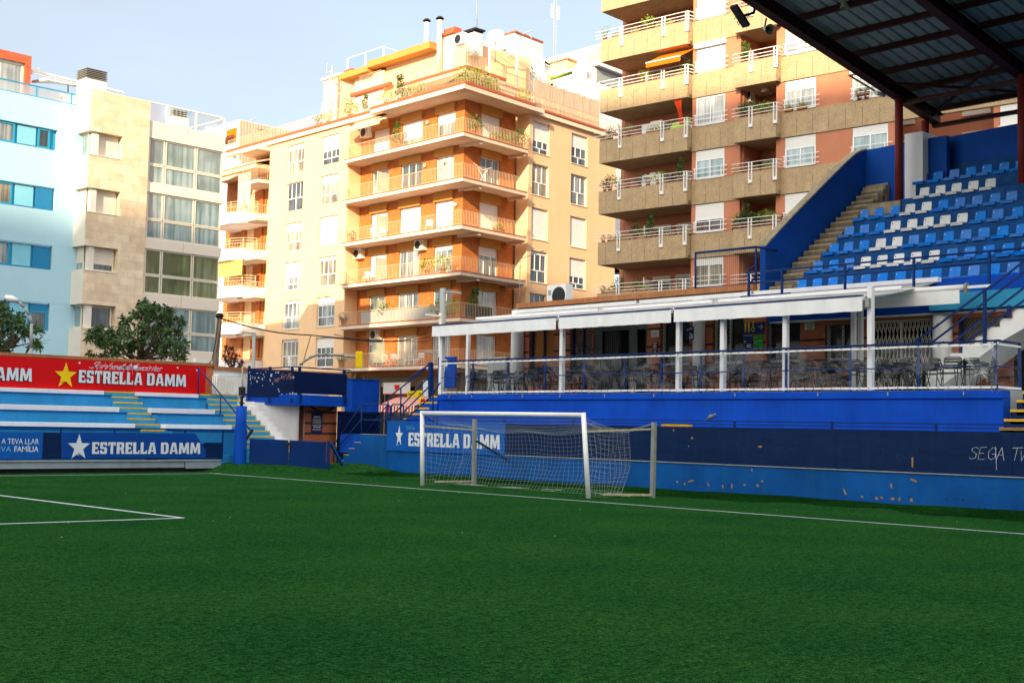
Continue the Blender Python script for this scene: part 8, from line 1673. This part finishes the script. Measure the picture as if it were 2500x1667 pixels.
t = thing('street_lamp', 'grey street light column with two flat heads left of the cafe', 'street lamp', od(1080, 1000, 66)*[1, 1, 0]); D2 = 66; mb = MB(); mb.tube(od(1079, 1000, D2)*[1, 1, 0], od(1081, 704, D2), .16, 12); mb.build('pole', M('grey_lamp'), t); MB().bar(od(1079, 712, D2), od(1126, 716, D2), .28, .10).build('lamp_head', M('grey_lamp'), t); MB().bar(od(1038, 768, D2-1), od(1076, 772, D2-1), .28, .10).build('lamp_head', M('alu_beige'), t); MB().tube(od(1074, 1000, D2-1)*[1, 1, 0], od(1075, 765, D2-1), .08, 8).build('pole', M('alu_beige'), t); MB().bar(od(1035, 858, D2), od(1085, 862, D2), .24, .10).build('lamp_head', M('grey_lamp'), t)
t = thing('traffic_light_arm', 'grey curved street arm carrying a bright yellow traffic light back', 'traffic light', od(735, 1000, 56)*[1, 1, 0]); D2 = 56; mb = MB(); mb.path([od(722, 960, D2)*[1, 1, 1], od(732, 890, D2), od(742, 882, D2), od(758, 872, D2), od(775, 866, D2), od(800, 865, D2), od(840, 868, D2), od(888, 874, D2)], .06, 8); mb.build('arm', M('galv'), t); c = od(877, 877, D2-.3); MB().hexa([c+Rv*x_*.16+Uv*-.36+Dv*y_ for x_, y_ in ((-1, -.1), (1, -.1), (1, .1), (-1, .1))], [c+Rv*x_*.15+Uv*.34+Dv*y_ for x_, y_ in ((-1, -.1), (1, -.1), (1, .1), (-1, .1))]).build('signal_back', M('yellow'), t, bevel=.03)
t = thing('lamp_column', 'plain grey column rising in front of the bowed balcony building', 'street lamp', od(616, 1000, 64)*[1, 1, 0]); MB().tube(od(619, 1000, 64)*[1, 1, 0], od(620, 812, 64), .09, 8).build('pole', M('grey_lamp'), t); MB().bar(od(590, 812, 64), od(622, 814, 64), .2, .08).build('lamp_head', M('grey_lamp'), t)
t = thing('camera_box', 'white surveillance camera on a short mast behind the brick wall', 'camera', od(480, 890, 52)); MB().bar(od(468, 887, 52), od(506, 883, 52), .14, .10).build('housing', M('white_metal'), t); MB().tube(od(475, 900, 52), od(475, 874, 52), .06, 6).build('mast', M('white_metal'), t)
t = thing('small_aerial', 'tiny white aerial with crossed arms above the orange coping', 'aerial', od(706, 905, 50)); mb = MB(); mb.tube(od(706, 910, 50), od(706, 870, 50), .03, 6); mb.tube(od(699, 875, 50), od(713, 875, 50), .02, 5); mb.tube(od(700, 884, 50), od(713, 882, 50), .02, 5); mb.build('antenna', M('white_metal'), t)
# street name sign and yellow post, bare twigs
D2 = 52; t = thing('street_sign', 'yellow street direction sign with black lettering and arrow behind the steps', 'sign', od(1015, 965, D2)); YSf = Fr(od(1015, 960, D2)[:2], 90-8); yq = lambda px, py: YSf.q(px, py); a, b = yq(996, 962), yq(1029, 958); z0c, z1c = yq(1012, 970)[1], yq(1012, 954)[1]
MB().prism([YSf.w(a[0], 0, z0c-.02), YSf.w(b[0], 0, z0c), YSf.w(b[0]-.22, 0, (z0c+z1c)/2), YSf.w(b[0], 0, z1c+.02), YSf.w(a[0], 0, z1c-.02)], YSf.n*.04).build('panel', M('yellow'), t); mb = MB(); sg = -1 if a[0] > b[0] else 1; text_mesh('c. Providència', mb, YSf, a[0]+sg*.04, (z0c+z1c)/2-.05, .12, .045, .01, sg, .36); s_ = b[0]-sg*.02; mb.bar(YSf.w(s_-sg*.14, .046, (z0c+z1c)/2), YSf.w(s_, .046, (z0c+z1c)/2+.02), .004, .03); mb.bar(YSf.w(s_-sg*.06, .046, (z0c+z1c)/2+.06), YSf.w(s_, .046, (z0c+z1c)/2+.02), .004, .03); mb.build('lettering', M('letter_dark'), t)
t = thing('traffic_signal', 'yellow traffic signal with small red pedestrian box behind the terrace steps', 'traffic light', od(1029, 985, D2+1)); MB().tube(od(1027, 1005, D2+1), od(1028, 968, D2+1), .08, 8).build('post', M('yellow'), t); MB().bar(od(1032, 988, D2+.8), od(1032, 974, D2+.8), .18, .18).build('red_lamp', M('red_board'), t)
t = thing('bare_shrub', 'bare pale climbing twigs between the navy platform and the blue box', 'shrub', od(850, 985, 52)); mb = MB()
for _ in range(46):
    a = rt.uniform(0, 1); p = od(845+rt.uniform(-3, 14), 985-rt.uniform(0, 20), 51+rt.uniform(-.5, .5))
    for _ in range(4): q_ = p+np.array([rt.gauss(0, .12), rt.gauss(0, .12), rt.uniform(.05, .38)]); mb.tube(p, q_, .009, 3, caps=False); p = q_
mb.build('twigs', M('twig'), t)
t = thing('billboard', 'pale blue white street display board behind the terrace steps', 'sign', od(1042, 945, 56)); YS2 = Fr(od(1042, 945, 56)[:2], 90); a, b = YS2.q(1037, 945)[0], YS2.q(1048, 945)[0]; MB().fb(YS2, b, a, -.1, .1, YS2.q(1042, 968)[1], YS2.q(1042, 929)[1]).build('panel', M('scribble'), t)
